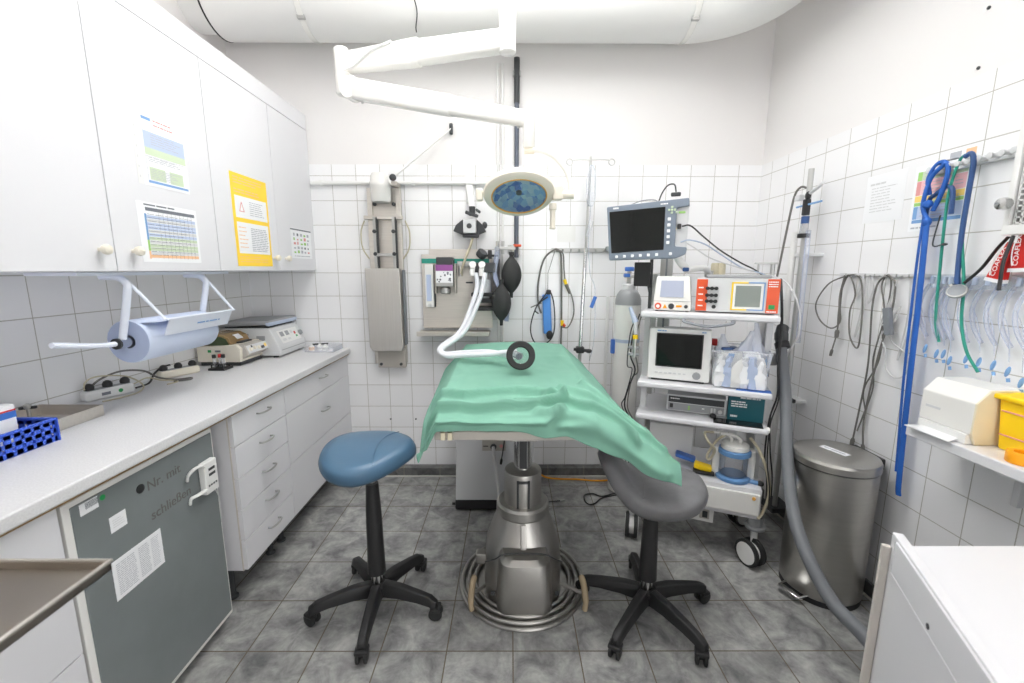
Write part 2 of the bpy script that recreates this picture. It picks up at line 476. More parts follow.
struct('trim_1', MB().box2((XL + .007, 2.778, 0), (XR - .02, 2.79, .006)), M['caulk'])
struct('trim_2', MB().box2((XR - .03, .2, 0), (XR - .02, 2.778, .006)), M['caulk'])

# ventilation duct under the ceiling, bending towards the viewer at its right end
dc_y, dc_z, dr = 2.62, 2.885, 0.2
duct = thing('ventilation_duct', 'large round white ventilation duct under the ceiling along the back wall', 'duct', (0, dc_y, dc_z))
MB().cyl((-1.60, dc_y, dc_z), (.98, dc_y, dc_z), dr, 56).build('straight_section', M['white_plastic'], duct)
arc = [Vector((.98 + .33 * math.sin(a), dc_y - .33 + .33 * math.cos(a), dc_z)) for a in [PI / 2 * i / 14 for i in range(15)]]
MB().tube(arc, dr, 56).build('elbow', M['white_plastic'], duct)
MB().cyl(arc[-1], (1.31, YF + .02, dc_z), dr, 56).build('side_section', M['white_plastic'], duct)
MB().cyl((-1.733, dc_y, dc_z), (-1.60, dc_y, dc_z), .165, 40).build('wall_collar', M['white_plastic'], duct)
MB().torus((-1.60, dc_y, dc_z), dr - .003, .006, (1, 0, 0), 56, 8).build('end_seal', M['rubber'], duct)
for x in (-1.10, .97):
    b = MB(); b.lathe([(dr + .001, -.016), (dr + .004, -.014), (dr + .004, .014), (dr + .001, .016)], (x, dc_y, dc_z), (1, 0, 0), 56, cap=False)
    o = b.build('clamp_band', M['white_gloss'], duct)
    a = math.radians(232)
    p = Vector((x, dc_y + math.cos(a) * dr, dc_z + math.sin(a) * dr))
    MB().box(p, (.04, .02, .022), .003).build('clamp_screw', M['dull_metal'], o)
a0 = [math.radians(d) for d in range(206, 258, 4)]
MB().tube([(-.50 + .012 * math.sin(i * .4), dc_y + math.cos(a) * (dr + .002), dc_z + math.sin(a) * (dr + .002)) for i, a in enumerate(a0)], .0028, 6).build('seam_strip', M['dark_grey'], duct)

# two unseen ceiling lights, hung low with upward light added for bounce
ZL = 2.93
for i, (x, y) in enumerate(((-.36, 1.55), (.36, 1.55))):
    t = thing('hanging_light', ('unseen long white hanging light on the counter side of the lamp column', 'unseen long white hanging light on the trolley side of the lamp column')[i], 'lamp', (x, y, ZC))
    MB().box2((x - .125, y - .62, ZL), (x + .125, y + .62, ZL + .05), .008).build('housing', M['white_gloss'], t)
    MB().box2((x - .11, y - .60, ZL - .003), (x + .11, y + .60, ZL)).build('diffuser', glow_mat('lit_diffuser', (1, 1, 1, 1), 2.0), t)
    for yy in (y - .5, y + .5): MB().cyl((x, yy, ZL + .05), (x, yy, ZC), .004, 8).build('suspension_rod', M['white_gloss'], t)

# ------------------------------------------------------------------ upper wall cabinets
def knob(parent, p):
    p = Vector(p)
    MB().lathe([(.006, 0), (.006, .012), (.014, .016), (.0165, .024), (.014, .032), (.006, .036), (.0, .0365)], p, (1, 0, 0), 20).build('knob', M['off_white'], parent)
def upper_cab(y0, y1, ysplit, knobs, label):
    t = thing('wall_cabinet', label, 'cabinet', (XL, (y0 + y1) / 2, 1.414))
    b = MB(); b.box2((XL + .007, y0, 1.414), (-1.297, y1, 2.365), .002); b.box2((-1.297, y0, 2.277), (-1.276, y1, 2.365), .002)
    b.build('body', M['white'], t)
    for (a, c), ky in zip(((y0, ysplit), (ysplit, y1)), knobs):
        d = MB().box2((-1.295, a + .0016, 1.416), (-1.275, c - .0016, 2.273), .0015).build('door', M['white'], t)
        knob(d, (-1.275, ky, 1.483))
upper_cab(.905, 1.912, 1.411, (1.357, 1.476), 'white two-door wall cabinet nearest the viewer, above the paper roll')
upper_cab(1.913, 2.852, 2.407, (2.352, 2.467), 'white two-door wall cabinet in the back corner with the yellow notice')

def wall_paper(name, label, cat, y0, y1, z0, z1, x, face=1, m='paper'):
    """sheet hung on a plane x = const, face=+1 looks towards +x; returns thing, origin, right, up"""
    t = thing(name, label, cat, (x, (y0 + y1) / 2, (z0 + z1) / 2))
    r = Vector((0, 1, 0)) if face > 0 else Vector((0, -1, 0))
    o = Vector((x, y0 if face > 0 else y1, z0)); u = Vector((0, 0, 1))
    b = MB(); sheet(b, o, r, u, 0, y1 - y0, 0, z1 - z0, .0006, .0005)
    b.build('sheet', M[m], t, smooth=False)
    return t, o, r, u

DX = -1.275
t, o, r, u = wall_paper('poster', 'white chart with blue and green blocks, upper sheet on the wall cabinet door', 'poster', 1.562, 1.775, 1.715, 1.966, DX)
b = MB(); w, h = .213, .251
sheet(b, o, r, u, .02, w - .006, .125, .185, .0002, .0012)
b.m(1); sheet(b, o, r, u, .02, w - .006, .105, .13, .0002, .0013); sheet(b, o, r, u, .03, .10, .022, .065, .0002, .0013); sheet(b, o, r, u, .12, .185, .022, .065, .0002, .0013)
b.m(2); sheet(b, o, r, u, .02, w - .006, .01, .018, .0002, .0013); sheet(b, o, r, u, .02, .06, .222, .232, .0002, .0013)
b.m(3); lines(b, o, r, u, .07, .16, .205, .235, 2, .3, .0014)
b.m(4); lines(b, o, r, u, .03, .20, .082, .1, 3, .35, .0014); lines(b, o, r, u, .05, .19, .14, .18, 5, .3, .0016); lines(b, o, r, u, .035, .18, .025, .06, 6, .3, .0016)
sheet(b, o, r, u, .02, .0212, .02, .1, .0002, .0014); sheet(b, o, r, u, .02, w - .006, .1, .1012, .0002, .0014)
b.build('print', [M['p_blue'], M['p_green'], M['p_blue2'], M['p_red'], M['ink']], t, smooth=False)
sl = MB(); sheet(sl, o, r, u, -.022, -.002, 0, h, .0005, .0005)
for i in range(7): sl.m(1); sheet(sl, o, r, u, -.016, -.011, .02 + .033 * i, .028 + .033 * i, .0002, .0012)
sl.build('punched_margin', [M['white_plastic'], M['light_grey']], t, smooth=False)

t, o, r, u = wall_paper('poster', 'white table with coloured rows, lower sheet on the wall cabinet door', 'poster', 1.514, 1.795, 1.448, 1.655, DX)
b = MB(); w, h = .281, .207
sheet(b, o, r, u, .035, w - .012, h - .03, h - .018, .0002, .0012)
cols = [1, 5, 1, 1, 2, 2, 5, 3]
for i in range(13):
    b.m([5, 1, 6, 1, 1, 6, 1, 2, 6, 2, 2, 6, 3][i]); y = h - .032 - i * .0124
    sheet(b, o, r, u, .035, w - .012, y - .011, y, .0002, .0012)
b.m(7); sheet(b, o, r, u, .028, .036, h - .13, h - .04, .0002, .0013)
b.m(8); sheet(b, o, r, u, .028, .036, .04, h - .13, .0002, .0013)
b.m(3); sheet(b, o, r, u, .028, .036, .012, .04, .0002, .0013)
b.m(0); lines(b, o, r, u, .04, .26, .02, .172, 13, .12, .0015)
lines(b, o, r, u, .03, .2, h - .014, h - .004, 1, .5, .0014)
for k in range(9):
    sheet(b, o, r, u, .09 + k * .02, .0906 + k * .02, .012, h - .03, .0002, .0015)
b.build('print', [M['ink_dark'], M['p_blue'], M['p_green'], M['p_orange'], M['ink'], M['paper'], M['light_grey'], M['p_blue2'], M['p_green2']], t, smooth=False)

t, o, r, u = wall_paper('notice', 'tall yellow notice with white boxes taped to the wall cabinet door', 'notice', 2.036, 2.330, 1.438, 1.864, DX, 1, 'poster_yellow')
b = MB(); w, h = .294, .426
sheet(b, o, r, u, .02, w - .015, .225, .325, .0002, .0013); sheet(b, o, r, u, .02, w - .015, .06, .205, .0002, .0013)
b.m(1); lines(b, o, r, u, .02, w - .02, h - .05, h - .012, 3, .3, .0016)
b.m(2); lines(b, o, r, u, .13, w - .03, .24, .31, 7, .3, .0017, .3); lines(b, o, r, u, .125, w - .025, .07, .185, 13, .5, .0017, .1)
b.m(1); lines(b, o, r, u, .03, .1, .08, .19, 6, .22, .0017); lines(b, o, r, u, .02, w - .02, .335, .36, 2, .35, .0016)
lines(b, o, r, u, .02, w - .02, .015, .05, 3, .25, .0016)
c = o + Vector((.0018, 0, 0))
for (p, q) in (((.05, .255), (.085, .255)), ((.085, .255), (.0675, .298)), ((.0675, .298), (.05, .255))):
    b.m(3); b.cyl(c + r * p[0] + u * p[1], c + r * q[0] + u * q[1], .0018, 6)
b.build('print', [M['paper'], M['p_orange'], M['ink'], M['p_red']], t, smooth=False)

t, o, r, u = wall_paper('poster', 'small white sheet with coloured figures beside the back corner', 'poster', 2.545, 2.800, 1.488, 1.663, DX)
b = MB(); w, h = .255, .175
sheet(b, o, r, u, 0, w, h - .012, h - .004, .0002, .0012)
rn = random.Random(3)
for i in range(5):
    for j in range(5):
        b.m(rn.choice([1, 2, 3, 4])); x = .03 + i * .042; y = .03 + j * .025
        sheet(b, o, r, u, x, x + rn.uniform(.012, .028), y, y + rn.uniform(.008, .018), .0002, .0013)
b.m(4); lines(b, o, r, u, .03, .23, .006, .02, 1, .3, .0013)
b.build('print', [M['ink_dark'], M['p_red'], M['p_green2'], M['ink_dark'], M['ink']], t, smooth=False)

# ------------------------------------------------------------------ paper roll in its holder under the cabinet
ht = thing('paper_roll_holder', 'white tube bracket with cutting bar screwed under the wall cabinet', 'holder', (-1.42, 1.62, 1.41))
AX, AZ = -1.36, 1.168
y0, y1 = 1.495, 1.878
MB().box2((-1.46, 1.30, 1.402), (-1.30, 2.0, 1.4135), .002).build('mounting_plate', M['holder'], ht)
for yy in (y0, y1):
    b = MB()
    b.tube(catmull([(-1.40, yy - .015, 1.398), (-1.345, yy - .015, 1.396), (-1.315, yy - .015, 1.375), (-1.318, yy - .015, 1.34), (AX, yy - .015, AZ)], 6), .012, 12)
    b.build('arm', M['holder'], ht)
    MB().tube([(-1.318, yy, 1.375), (-1.25, yy + .05, 1.243)], .0055, 8).build('stay', M['holder'], ht)
b = MB(); b.box((-1.258, (y0 + y1) / 2 + .045, 1.212), (.004, y1 - y0 - .03, .065), .001, Matrix.Rotation(math.radians(24), 4, 'Y'))
b.box((-1.246, (y0 + y1) / 2 + .045, 1.244), (.012, y1 - y0 + .01, .006), .001)
cb = b.build('cutting_bar', M['holder'], ht)
nrm = Vector((math.cos(math.radians(-24)), 0, math.sin(math.radians(24))))
b = MB(); lines(b, Vector((-1.2545, 1.70, 1.207)), Vector((0, 1, 0)), Vector((math.sin(math.radians(24)), 0, math.cos(math.radians(24)))), 0, .17, 0, .012, 1, .5, .0012)
b.build('blue_lettering', M['p_blue2'], cb)
MB().cyl((AX, y0 - .035, AZ), (AX, y1 + .02, AZ), .019, 20).build('spindle', M['chrome'], ht)
MB().cyl((AX, y0 - .041, AZ), (AX, y0 - .033, AZ), .0192, 20).build('end_plug', M['black'], ht)
MB().tube(catmull([(AX, y0 - .03, AZ), (AX - .008, y0 - .10, AZ + .005), (AX - .010, y0 - .235, AZ + .030)], 6), .009, 10).build('lever', M['holder'], ht)
rt = thing('paper_roll', 'thick pale blue paper roll hanging under the wall cabinet', 'paper roll', (AX, 1.69, AZ))
b = MB(); R = .077; rc = .024
prof = [(rc, 0), (R - .002, 0), (R, .003), (R, y1 - y0 - .023), (R - .002, y1 - y0 - .02), (rc, y1 - y0 - .02)]
b.lathe(prof, (AX, y0 + .01, AZ), (0, 1, 0), 48, cap=False)
b.lathe([(rc, 0), (rc, y1 - y0 - .02)], (AX, y0 + .01, AZ), (0, 1, 0), 32, cap=False)
b.build('roll', M['tissue'], rt)
b = MB()
for k in range(1, 6):
    rr = rc + (R - rc) * k / 6
    b.torus((AX, y0 + .0098, AZ), rr, .0006, (0, 1, 0), 40, 4)
b.build('wound_layers', M['p_blue2'], rt)
b = MB(); b.lathe([(rc + .001, 0), (R - .003, 0), (R - .003, .001)], (AX, y0 + .0092, AZ), (0, 1, 0), 48, cap=False); b.build('shaded_end_face', M['roll_edge_shade'], rt)  # shading on the roll's end put into this disc's darker colour
# the free end, pulled up behind the cutting bar
pts = []
for i in range(9):
    a = math.radians(10 + 48 * i / 8)
    pts.append((AX + math.cos(a) * (R + .0008), AZ + math.sin(a) * (R + .0008)))
MB().loft([[(px, y0 + .02, pz) for px, pz in pts] + [(-1.272, y0 + .03, 1.235)], [(px, y1 - .02, pz) for px, pz in pts] + [(-1.272, y1 - .02, 1.235)]], closed_ring=False).build('free_end', M['tissue'], rt)

# ------------------------------------------------------------------ worktop and base units
wt = thing('worktop', 'long white speckled worktop along the left wall', 'worktop', (-1.4, 1.6, .862))
MB().box2((XL + .007, -.4, .862), (-1.085, 2.852, .9), .006, 3).build('slab', M['worktop'], wt)
MB().box2((-1.125, -.4, .852), (-1.10, 2.852, .862)).build('front_batten', M['brown_lid'], wt)

def bar_handle(parent, x, yc, z, L=.085):
    MB().tube(catmull([(x, yc - L / 2, z), (x + .018, yc - L / 2 + .004, z), (x + .026, yc, z), (x + .018, yc + L / 2 - .004, z), (x, yc + L / 2, z)], 6), .0042, 8).build('handle', M['dull_metal'], parent)
def base_unit(y0, y1, zs, label, side=True, handles=None):
    t = thing('drawer_unit', label, 'drawer unit', (-1.4, (y0 + y1) / 2, .15))
    MB().box2((XL + .03, y0, .165), (-1.128, y1, .852), .002).build('body', M['white'], t)
    MB().box2((-1.130, y0 - .001, .165), (-1.126, y1, .852)).build('edge_strip', M['white_edge'], t)
    hs = handles or [None] * (len(zs) - 1)
    for k in range(len(zs) - 1):
        d = MB().box2((-1.126, y0 + .002, zs[k] + .0018), (-1.108, y1 - .002, zs[k + 1] - .0018), .0015).build('drawer', M['white'], t)
        bar_handle(d, -1.108, (y0 + y1) / 2 + .01, hs[k] if hs[k] else (zs[k] + zs[k + 1]) / 2 + .02)
    for yy in (y0 + .05, y1 - .05):
        for xx in (-1.22, XL + .12):
            MB().lathe([(.022, 0), (.022, .008), (.013, .014), (.013, .165)], (xx, yy, 0), (0, 0, 1), 16).build('leg', M['dark_grey'], t)
    return t
base_unit(1.625, 2.022, [.168, .305, .442, .579, .716, .850], 'narrow white five-drawer unit beside the grey fridge')
base_unit(2.023, 2.850, [.168, .452, .716, .850], 'wide white three-drawer unit in the back left corner')
base_unit(-.30, .966, [.168, .44, .71, .850], 'white drawer unit in the foreground behind the steel tray')
MB_p = MB().box2((-1.36, 1.625, 0), (-1.345, 2.850, .16))
tag(MB_p.build('plinth_board', M['dark_grey']), 'dark recessed plinth board under the drawer units', 'plinth')

# fridge under the worktop
fr = thing('fridge', 'small under-counter fridge with grey door and white frame', 'fridge', (-1.42, 1.24, 0))
fy0, fy1, fz0, fz1 = .982, 1.536, .055, .838
MB().box2((XL + .05, fy0, .03), (-1.165, fy1, .845), .006).build('body', M['light_grey'], fr)
fd = MB().box2((-1.163, fy0 + .004, fz0), (-1.124, fy1 - .004, fz1), .004).build('door', M['white_gloss'], fr)
MB().box2((-1.126, fy0 + .024, fz0 + .018), (-1.1205, fy1 - .014, fz1 - .016), .002).build('door_panel', M['fridge'], fd)
for yy in (fy0 + .06, fy1 - .06):
    MB().lathe([(.018, 0), (.018, .03)], (-1.20, yy, 0), (0, 0, 1), 12).build('foot', M['black'], fr)
FX = -1.1205
MB().lathe([(.014, 0), (.014, .002), (.011, .003)], (FX, 1.205, .768), (1, 0, 0), 20).build('lock', M['black'], fd)
R_, U_ = Vector((0, 1, 0)), Vector((0, 0, 1))
text('handwriting', 'Nr. mit', fd, (FX + .0004, 1.295, .760), R_, U_, .045, M['brown_ink'])
text('handwriting', 'schließen', fd, (FX + .0004, 1.312, .662), R_, U_, .045, M['brown_ink'])
def on_door(name, label, cat, y0, y1, z0, z1):
    t = thing(name, label, cat, (FX, (y0 + y1) / 2, (z0 + z1) / 2))
    o = Vector((FX, y0, z0)); b = MB(); sheet(b, o, R_, U_, 0, y1 - y0, 0, z1 - z0, .0006, .0003)
    b.build('sheet', M['paper'], t, smooth=False); return t, o, y1 - y0, z1 - z0
t, o, w, h = on_door('sticker', 'small square white sticker on the grey fridge door', 'sticker', 1.097, 1.148, .69, .737)
b = MB(); lines(b, o, R_, U_, .008, w - .006, .01, h - .01, 4, .25, .0012); b.build('print', M['light_grey'], t)
t, o, w, h = on_door('sticker', 'barcode sticker at the top left of the fridge door', 'sticker', 1.026, 1.076, .786, .818)
b = MB()
for i in range(12): sheet(b, o, R_, U_, .015 + i * .003, .0165 + i * .003, .012, .03, .0002, .0012)
b.build('print', M['ink_dark'], t)
MB().lathe([(.008, 0), (.008, .0008)], (FX, 1.090, .805), (1, 0, 0), 18).build('green_dot', M['green_led'], t)
t, o, w, h = on_door('notice', 'white printed list taped to the grey fridge door', 'notice', 1.082, 1.252, .488, .608)
b = MB(); lines(b, o, R_, U_, .012, w * .45, .01, h - .012, 16, .35, .0012, .1); lines(b, o, R_, U_, w * .5, w * .72, .01, h - .012, 16, .35, .0012, .1); lines(b, o, R_, U_, w * .76, w - .01, .01, h - .012, 16, .25, .0012, .2)
b.build('print', M['ink'], t)
# white data logger clipped to the door edge
lg = thing('temperature_logger', 'white plastic temperature logger clipped to the fridge door edge', 'logger', (FX, 1.455, .73))
MB().box2((FX + .0005, 1.436, .615), (FX + .025, 1.502, .735), .005).build('case', M['white_plastic'], lg)
b = MB(); b.box2((FX + .0245, 1.455, .700), (FX + .0258, 1.487, .710)); b.box2((FX + .0245, 1.455, .680), (FX + .0258, 1.487, .690))
for k in range(4): b.box2((FX + .0245, 1.447 + k * .012, .642), (FX + .0258, 1.455 + k * .012, .649))
b.build('display', M['dark_grey'], lg)
for zz, dz in ((.722, 1), (.635, .3)):
    MB().tube(catmull([(FX + .018, 1.440, zz), (FX + .024, 1.42, zz + .014 * dz), (FX + .022, 1.395, zz + .016 * dz), (FX + .010, 1.380, zz), (FX + .005, 1.378, zz - .02)], 6), .009, 10, flat=.55).build('clip_arm', M['white_plastic'], lg)
MB().tube(catmull([(FX + .012, 1.49, .617), (FX + .014, 1.50, .59), (FX + .008, 1.515, .55), (FX + .004, 1.518, .46)], 6), .0018, 6).build('sensor_wire', M['cable_lt'], lg)
# ------------------------------------------------------------------ things on the worktop
CT = .9
# blue slotted basket, edge along the counter
bk = thing('basket', 'blue slotted plastic basket on the near end of the worktop', 'basket', (-1.5, 1.08, CT))
bx0, bx1, by0, by1, bh = -1.63, -1.40, .90, 1.258, .070
def slotted(b, p, q, z0, z1, n, rows=2, th=.003):
    """a wall of the basket: rails and bars leaving open slots"""
    p, q = Vector(p), Vector(q); d = (q - p); L = d.length; ang = math.atan2(d.y, d.x); mid = (p + q) / 2
    Rz = Matrix.Rotation(ang, 4, 'Z')
    hs = [z0, z0 + (z1 - z0) * .12, z0 + (z1 - z0) * .5, z1 - .012]
    b.box((mid.x, mid.y, z0 + .008), (L, th, .016), 0, Rz)
    b.box((mid.x, mid.y, (z0 + z1) / 2), (L, th, .013), 0, Rz)
    b.box((mid.x, mid.y, z1 - .008), (L, th, .016), 0, Rz)
    for i in range(n + 1):
        c = p + d * (i / n)
        b.box((c.x, c.y, (z0 + z1) / 2), (L / n * .68, th, z1 - z0 - .002), 0, Rz)
b = MB()
cn = [(bx0, by0), (bx1, by0), (bx1, by1), (bx0, by1)]
for i in range(4):
    a, c = cn[i], cn[(i + 1) % 4]
    slotted(b, (a[0], a[1], 0), (c[0], c[1], 0), CT + .001, CT + bh, 14 if abs(a[0] - c[0]) < .01 else 9)
b.box2((bx0, by0, CT + .001), (bx1, by1, CT + .005))
b.build('body', M['blue_basket'], bk, smooth=False)
b = MB()
for i in range(4):
    a, c = cn[i], cn[(i + 1) % 4]
    mid = ((a[0] + c[0]) / 2, (a[1] + c[1]) / 2, CT + bh)
    L = math.hypot(c[0] - a[0], c[1] - a[1])
    b.box(mid, (L + .012, .010, .008), .002, Matrix.Rotation(math.atan2(c[1] - a[1], c[0] - a[0]), 4, 'Z'))
b.build('rim', M['blue_basket'], bk)
bxm = thing('carton', 'white carton with blue and red bands standing in the blue basket', 'box', (-1.5, 1.13, CT + .006))
MB().box2((-1.58, 1.05, CT + .006), (-1.45, 1.205, CT + .135), .002).build('box', M['paper'], bxm)
b = MB(); b.box2((-1.5806, 1.0494, CT + .097), (-1.4494, 1.2056, CT + .116)); b.m(1); b.box2((-1.5806, 1.0494, CT + .1165), (-1.4494, 1.2056, CT + .121))
b.m(2); lines(b, Vector((-1.45, 1.07, CT + .06)), R_, U_, 0, .10, 0, .022, 2, .35, .0005); lines(b, Vector((-1.58, 1.05, CT + .05)), Vector((1, 0, 0)), U_, .01, .1, 0, .02, 2, .35, .0005)
b.build('band', [M['blue_plastic'], M['red'], M['p_blue2']], bxm)
MB().lathe([(.03, .0), (.034, .004), (.034, .012), (.026, .016), (.0, .018)], (-1.52, 1.13, CT + .135), (0, 0, 1), 24, sx=1.3).build('dark_top_opening', M['brown_lid'], bxm)

# shallow steel dish behind the basket
td = thing('steel_dish', 'shallow brushed steel instrument dish behind the blue basket', 'dish', (-1.58, 1.38, CT))
tx0, tx1, ty0, ty1, th_ = -1.705, -1.475, 1.275, 1.492, .040
b = MB()
b.box2((tx0, ty0, CT + .0005), (tx1, ty1, CT + .003))
b.box2((tx0, ty0, CT + .001), (tx0 + .002, ty1, CT + th_)); b.box2((tx1 - .002, ty0, CT + .001), (tx1, ty1, CT + th_))
b.box2((tx0, ty0, CT + .001), (tx1, ty0 + .002, CT + th_)); b.box2((tx0, ty1 - .002, CT + .001), (tx1, ty1, CT + th_))
b.build('pan', M['steel_h'], td)
ck = thing('small_clamp', 'small dark metal clamp standing in the steel dish', 'clamp', (-1.64, 1.40, CT + .003))
MB().lathe([(.012, 0), (.012, .004), (.005, .008), (.005, .05), (.010, .054), (.010, .066), (.004, .07)], (-1.64, 1.40, CT + .003), (0, 0, 1), 14).build('post', M['dull_metal'], ck)
MB().box((-1.64, 1.40, CT + .058), (.045, .010, .010), .003, .5).build('jaw', M['dark_grey'], ck)

# power strips with plugs and loose cables
def strip(label, p, q, w, h, m, plugs, name='power_strip'):
    p, q = Vector(p), Vector(q); mid = (p + q) / 2; d = q - p; a = math.atan2(d.y, d.x); L = d.length
    t = thing(name, label, 'power strip', mid, a)
    MB().box((0, 0, h / 2), (L, w, h), .012, None, 3).build('body', M[m], t, world=False)
    MB().box((0, 0, h + .0005), (L * .86, w * .6, .003), .001).build('socket_face', M['mid_grey'], t, world=False)
    for i in range(plugs):
        x = -L * .36 + i * L * .72 / max(1, plugs - 1)
        b = MB(); b.lathe([(.016, 0), (.017, .012), (.012, .022), (.005, .026)], (x, 0, h + .002), (0, 0, 1), 16)
        b.build('plug', M['black'], t, world=False)
    return t
ps = strip('white extension socket with tangled cables on the worktop behind the steel dish', (-1.697, 1.64, CT), (-1.640, 1.80, CT), .05, .042, 'white_plastic', 3)
MB().box((-.02, -.0252, .022), (.03, .001, .012)).build('dark_mark', M['ink_dark'], ps, world=False)
MB().lathe([(.008, 0), (.008, .001)], (.03, -.0248, .022), (0, -1, 0), 16).build('green_mark', M['green_led'], ps, world=False)
ps2 = strip('cream socket strip with black plugs beside the test tube rack', (-1.69, 2.0, CT), (-1.615, 2.16, CT), .05, .038, 'off_white', 3)
def cable(label, pts, r, m, name='cable', cat='cable', n=8, ends=None, group=None):
    P = catmull(pts, n)
    t = thing(name, label, cat, P[0], 0, group)
    MB().tube(P, r, 8).build('lead', M[m], t)
    for e in (ends or []):
        i, L, rr, mm = e
        a = P[0] if i == 0 else P[-1]; d = ((P[0] - P[1]) if i == 0 else (P[-1] - P[-2])).normalized()
        MB().tube([a - d * .002, a + d * L * .25, a + d * L], [rr * .7, rr, rr * .85], 12).build('plug', M[mm], t)
    return t
z = CT + .004
cable('beige cable looping over the white extension socket', [(-1.69, 1.645, z + .045), (-1.695, 1.66, z + .075), (-1.69, 1.71, z + .085), (-1.65, 1.79, z + .065), (-1.61, 1.82, z + .02), (-1.595, 1.78, z), (-1.595, 1.70, z), (-1.62, 1.64, z)], .003, 'cable_beige')
cable('thick grey cable running from the white extension socket along the upstand', [(-1.685, 1.66, z + .045), (-1.69, 1.71, z + .07), (-1.68, 1.80, z + .085), (-1.66, 1.89, z + .065), (-1.65, 1.95, z + .02), (-1.60, 1.99, z), (-1.55, 2.02, z), (-1.535, 1.99, z), (-1.58, 1.95, z)], .0042, 'cable_grey')
cable('black mains cable lying behind the cream socket strip', [(-1.66, 1.84, z), (-1.67, 1.92, z), (-1.69, 1.98, z + .03), (-1.69, 2.03, z + .05), (-1.675, 2.06, z + .055)], .0045, 'black')
cable('beige cable lying between the two socket strips', [(-1.66, 1.83, z + .02), (-1.64, 1.88, z + .035), (-1.62, 1.93, z + .012), (-1.60, 1.97, z), (-1.56, 1.95, z), (-1.57, 1.90, z)], .003, 'cable_beige')
# test tube rack
tr = thing('test_tube_rack', 'small black test tube rack on the worktop', 'rack', (-1.535, 2.215, CT))
b = MB(); b.box((-1.535, 2.215, CT + .006), (.085, .075, .012), .002); b.box((-1.535, 2.215, CT + .030), (.07, .06, .004))
for sx in (-1, 1):
    for sy in (-1, 1): b.cyl((-1.535 + sx * .03, 2.215 + sy * .026, CT + .01), (-1.535 + sx * .03, 2.215 + sy * .026, CT + .03), .003, 8)
b.build('stand', M['black'], tr)
for (dx, dy, cm, lab) in ((-.02, -.014, 'black', 'clear test tube with a black cap, left one in the rack'), (.0, .002, 'red', 'clear test tube with a red cap in the middle of the rack'), (.022, -.006, 'black', 'clear test tube with a black cap, right one in the rack')):
    tt = thing('test_tube', lab, 'test tube', (-1.535 + dx, 2.215 + dy, CT + .012), 0, 'test tubes in the small rack')
    c = (-1.535 + dx, 2.215 + dy, CT + .012)
    MB().lathe([(.002, 0), (.0075, .006), (.0075, .055)], c, (0, 0, 1), 14).build('glass', M['tub'], tt)
    MB().lathe([(.009, .052), (.0095, .056), (.0095, .068), (.008, .07)], c, (0, 0, 1), 14).build('cap', M[cm], tt)

# small cream centrifuge with smoky brown lid; control panel slopes towards the room
c1 = thing('centrifuge', 'small cream centrifuge with a smoky brown lid', 'centrifuge', (-1.60, 2.39, CT))
x0, x1, ya, yb = -1.705, -1.465, 2.285, 2.500
MB().box2((x0 + .01, ya + .008, CT + .002), (x1 - .012, yb - .008, CT + .024), .003).build('base', M['dark_grey'], c1)
b = MB(); b.prism([(x0, ya, CT + .022), (x1 - .01, ya, CT + .022), (x1 - .002, ya, CT + .095), (x1 - .025, ya, CT + .118), (x0, ya, CT + .105)], (0, yb - ya, 0), .004)
b.build('housing', M['off_white'], c1)
b = MB(); b.prism([(x1 - .022, ya + .02, CT + .026), (x1 + .028, ya + .02, CT + .058), (x1 + .006, ya + .02, CT + .112), (x1 - .022, ya + .02, CT + .118)], (0, yb - ya - .04, 0), .004)
b.build('control_panel', M['grey_paint'], c1)
pn = Vector((.054, 0, .022)).normalized(); pu = Vector((-.022, 0, .054)).normalized(); po = Vector((x1 + .028, ya + .02, CT + .058)) + pn * .0008
b = MB()
sheet(b, po, R_, pu, .012, .20, .006, .052, .0008)
b.m(1)
for i, (yy, hh) in enumerate(((.035, .026), (.075, .03), (.112, .026))): b.lathe([(.011, 0), (.009, .010), (.0, .0105)], po + R_ * yy + pu * hh, pn, 16)
b.m(2); sheet(b, po, R_, pu, .135, .165, .014, .03, .002); sheet(b, po, R_, pu, .05, .062, .036, .048, .002)
b.m(3); sheet(b, po, R_, pu, .17, .19, .02, .04, .002)
b.build('controls', [M['light_grey'], M['off_white'], M['dark_grey'], M['p_yel']], c1)
b = MB()
lt = [(-.09, .0), (.075, .0), (.055, .045), (.02, .062), (-.06, .066), (-.085, .05)]
b.prism([(-1.595 + a, ya + .02, CT + .108 + h) for a, h in lt], (0, yb - ya - .045, 0), .006)
b.build('lid', M['brown_lid'], c1)
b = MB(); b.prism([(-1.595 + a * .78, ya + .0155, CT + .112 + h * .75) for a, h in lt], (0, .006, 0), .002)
b.build('lid_reflection', M['dark_green'], c1)  # reflection in the lid made as a dark green panel
b = MB(); b.box((-1.54, 2.39, CT + .150), (.035, .05, .004), .001, Matrix.Rotation(math.radians(40), 4, 'Y')); b.build('lid_label', M['paper'], c1)
MB().box((-1.510, 2.395, CT + .121), (.03, .10, .010), .003).build('lid_catch', M['dark_grey'], c1)
MB().box((-1.590, ya - .0005, CT + .083), (.03, .001, .010)).build('dark_sticker', M['ink_dark'], c1)
MB().box((-1.635, ya - .0005, CT + .083), (.018, .001, .014)).build('green_sticker', M['green_led'], c1)

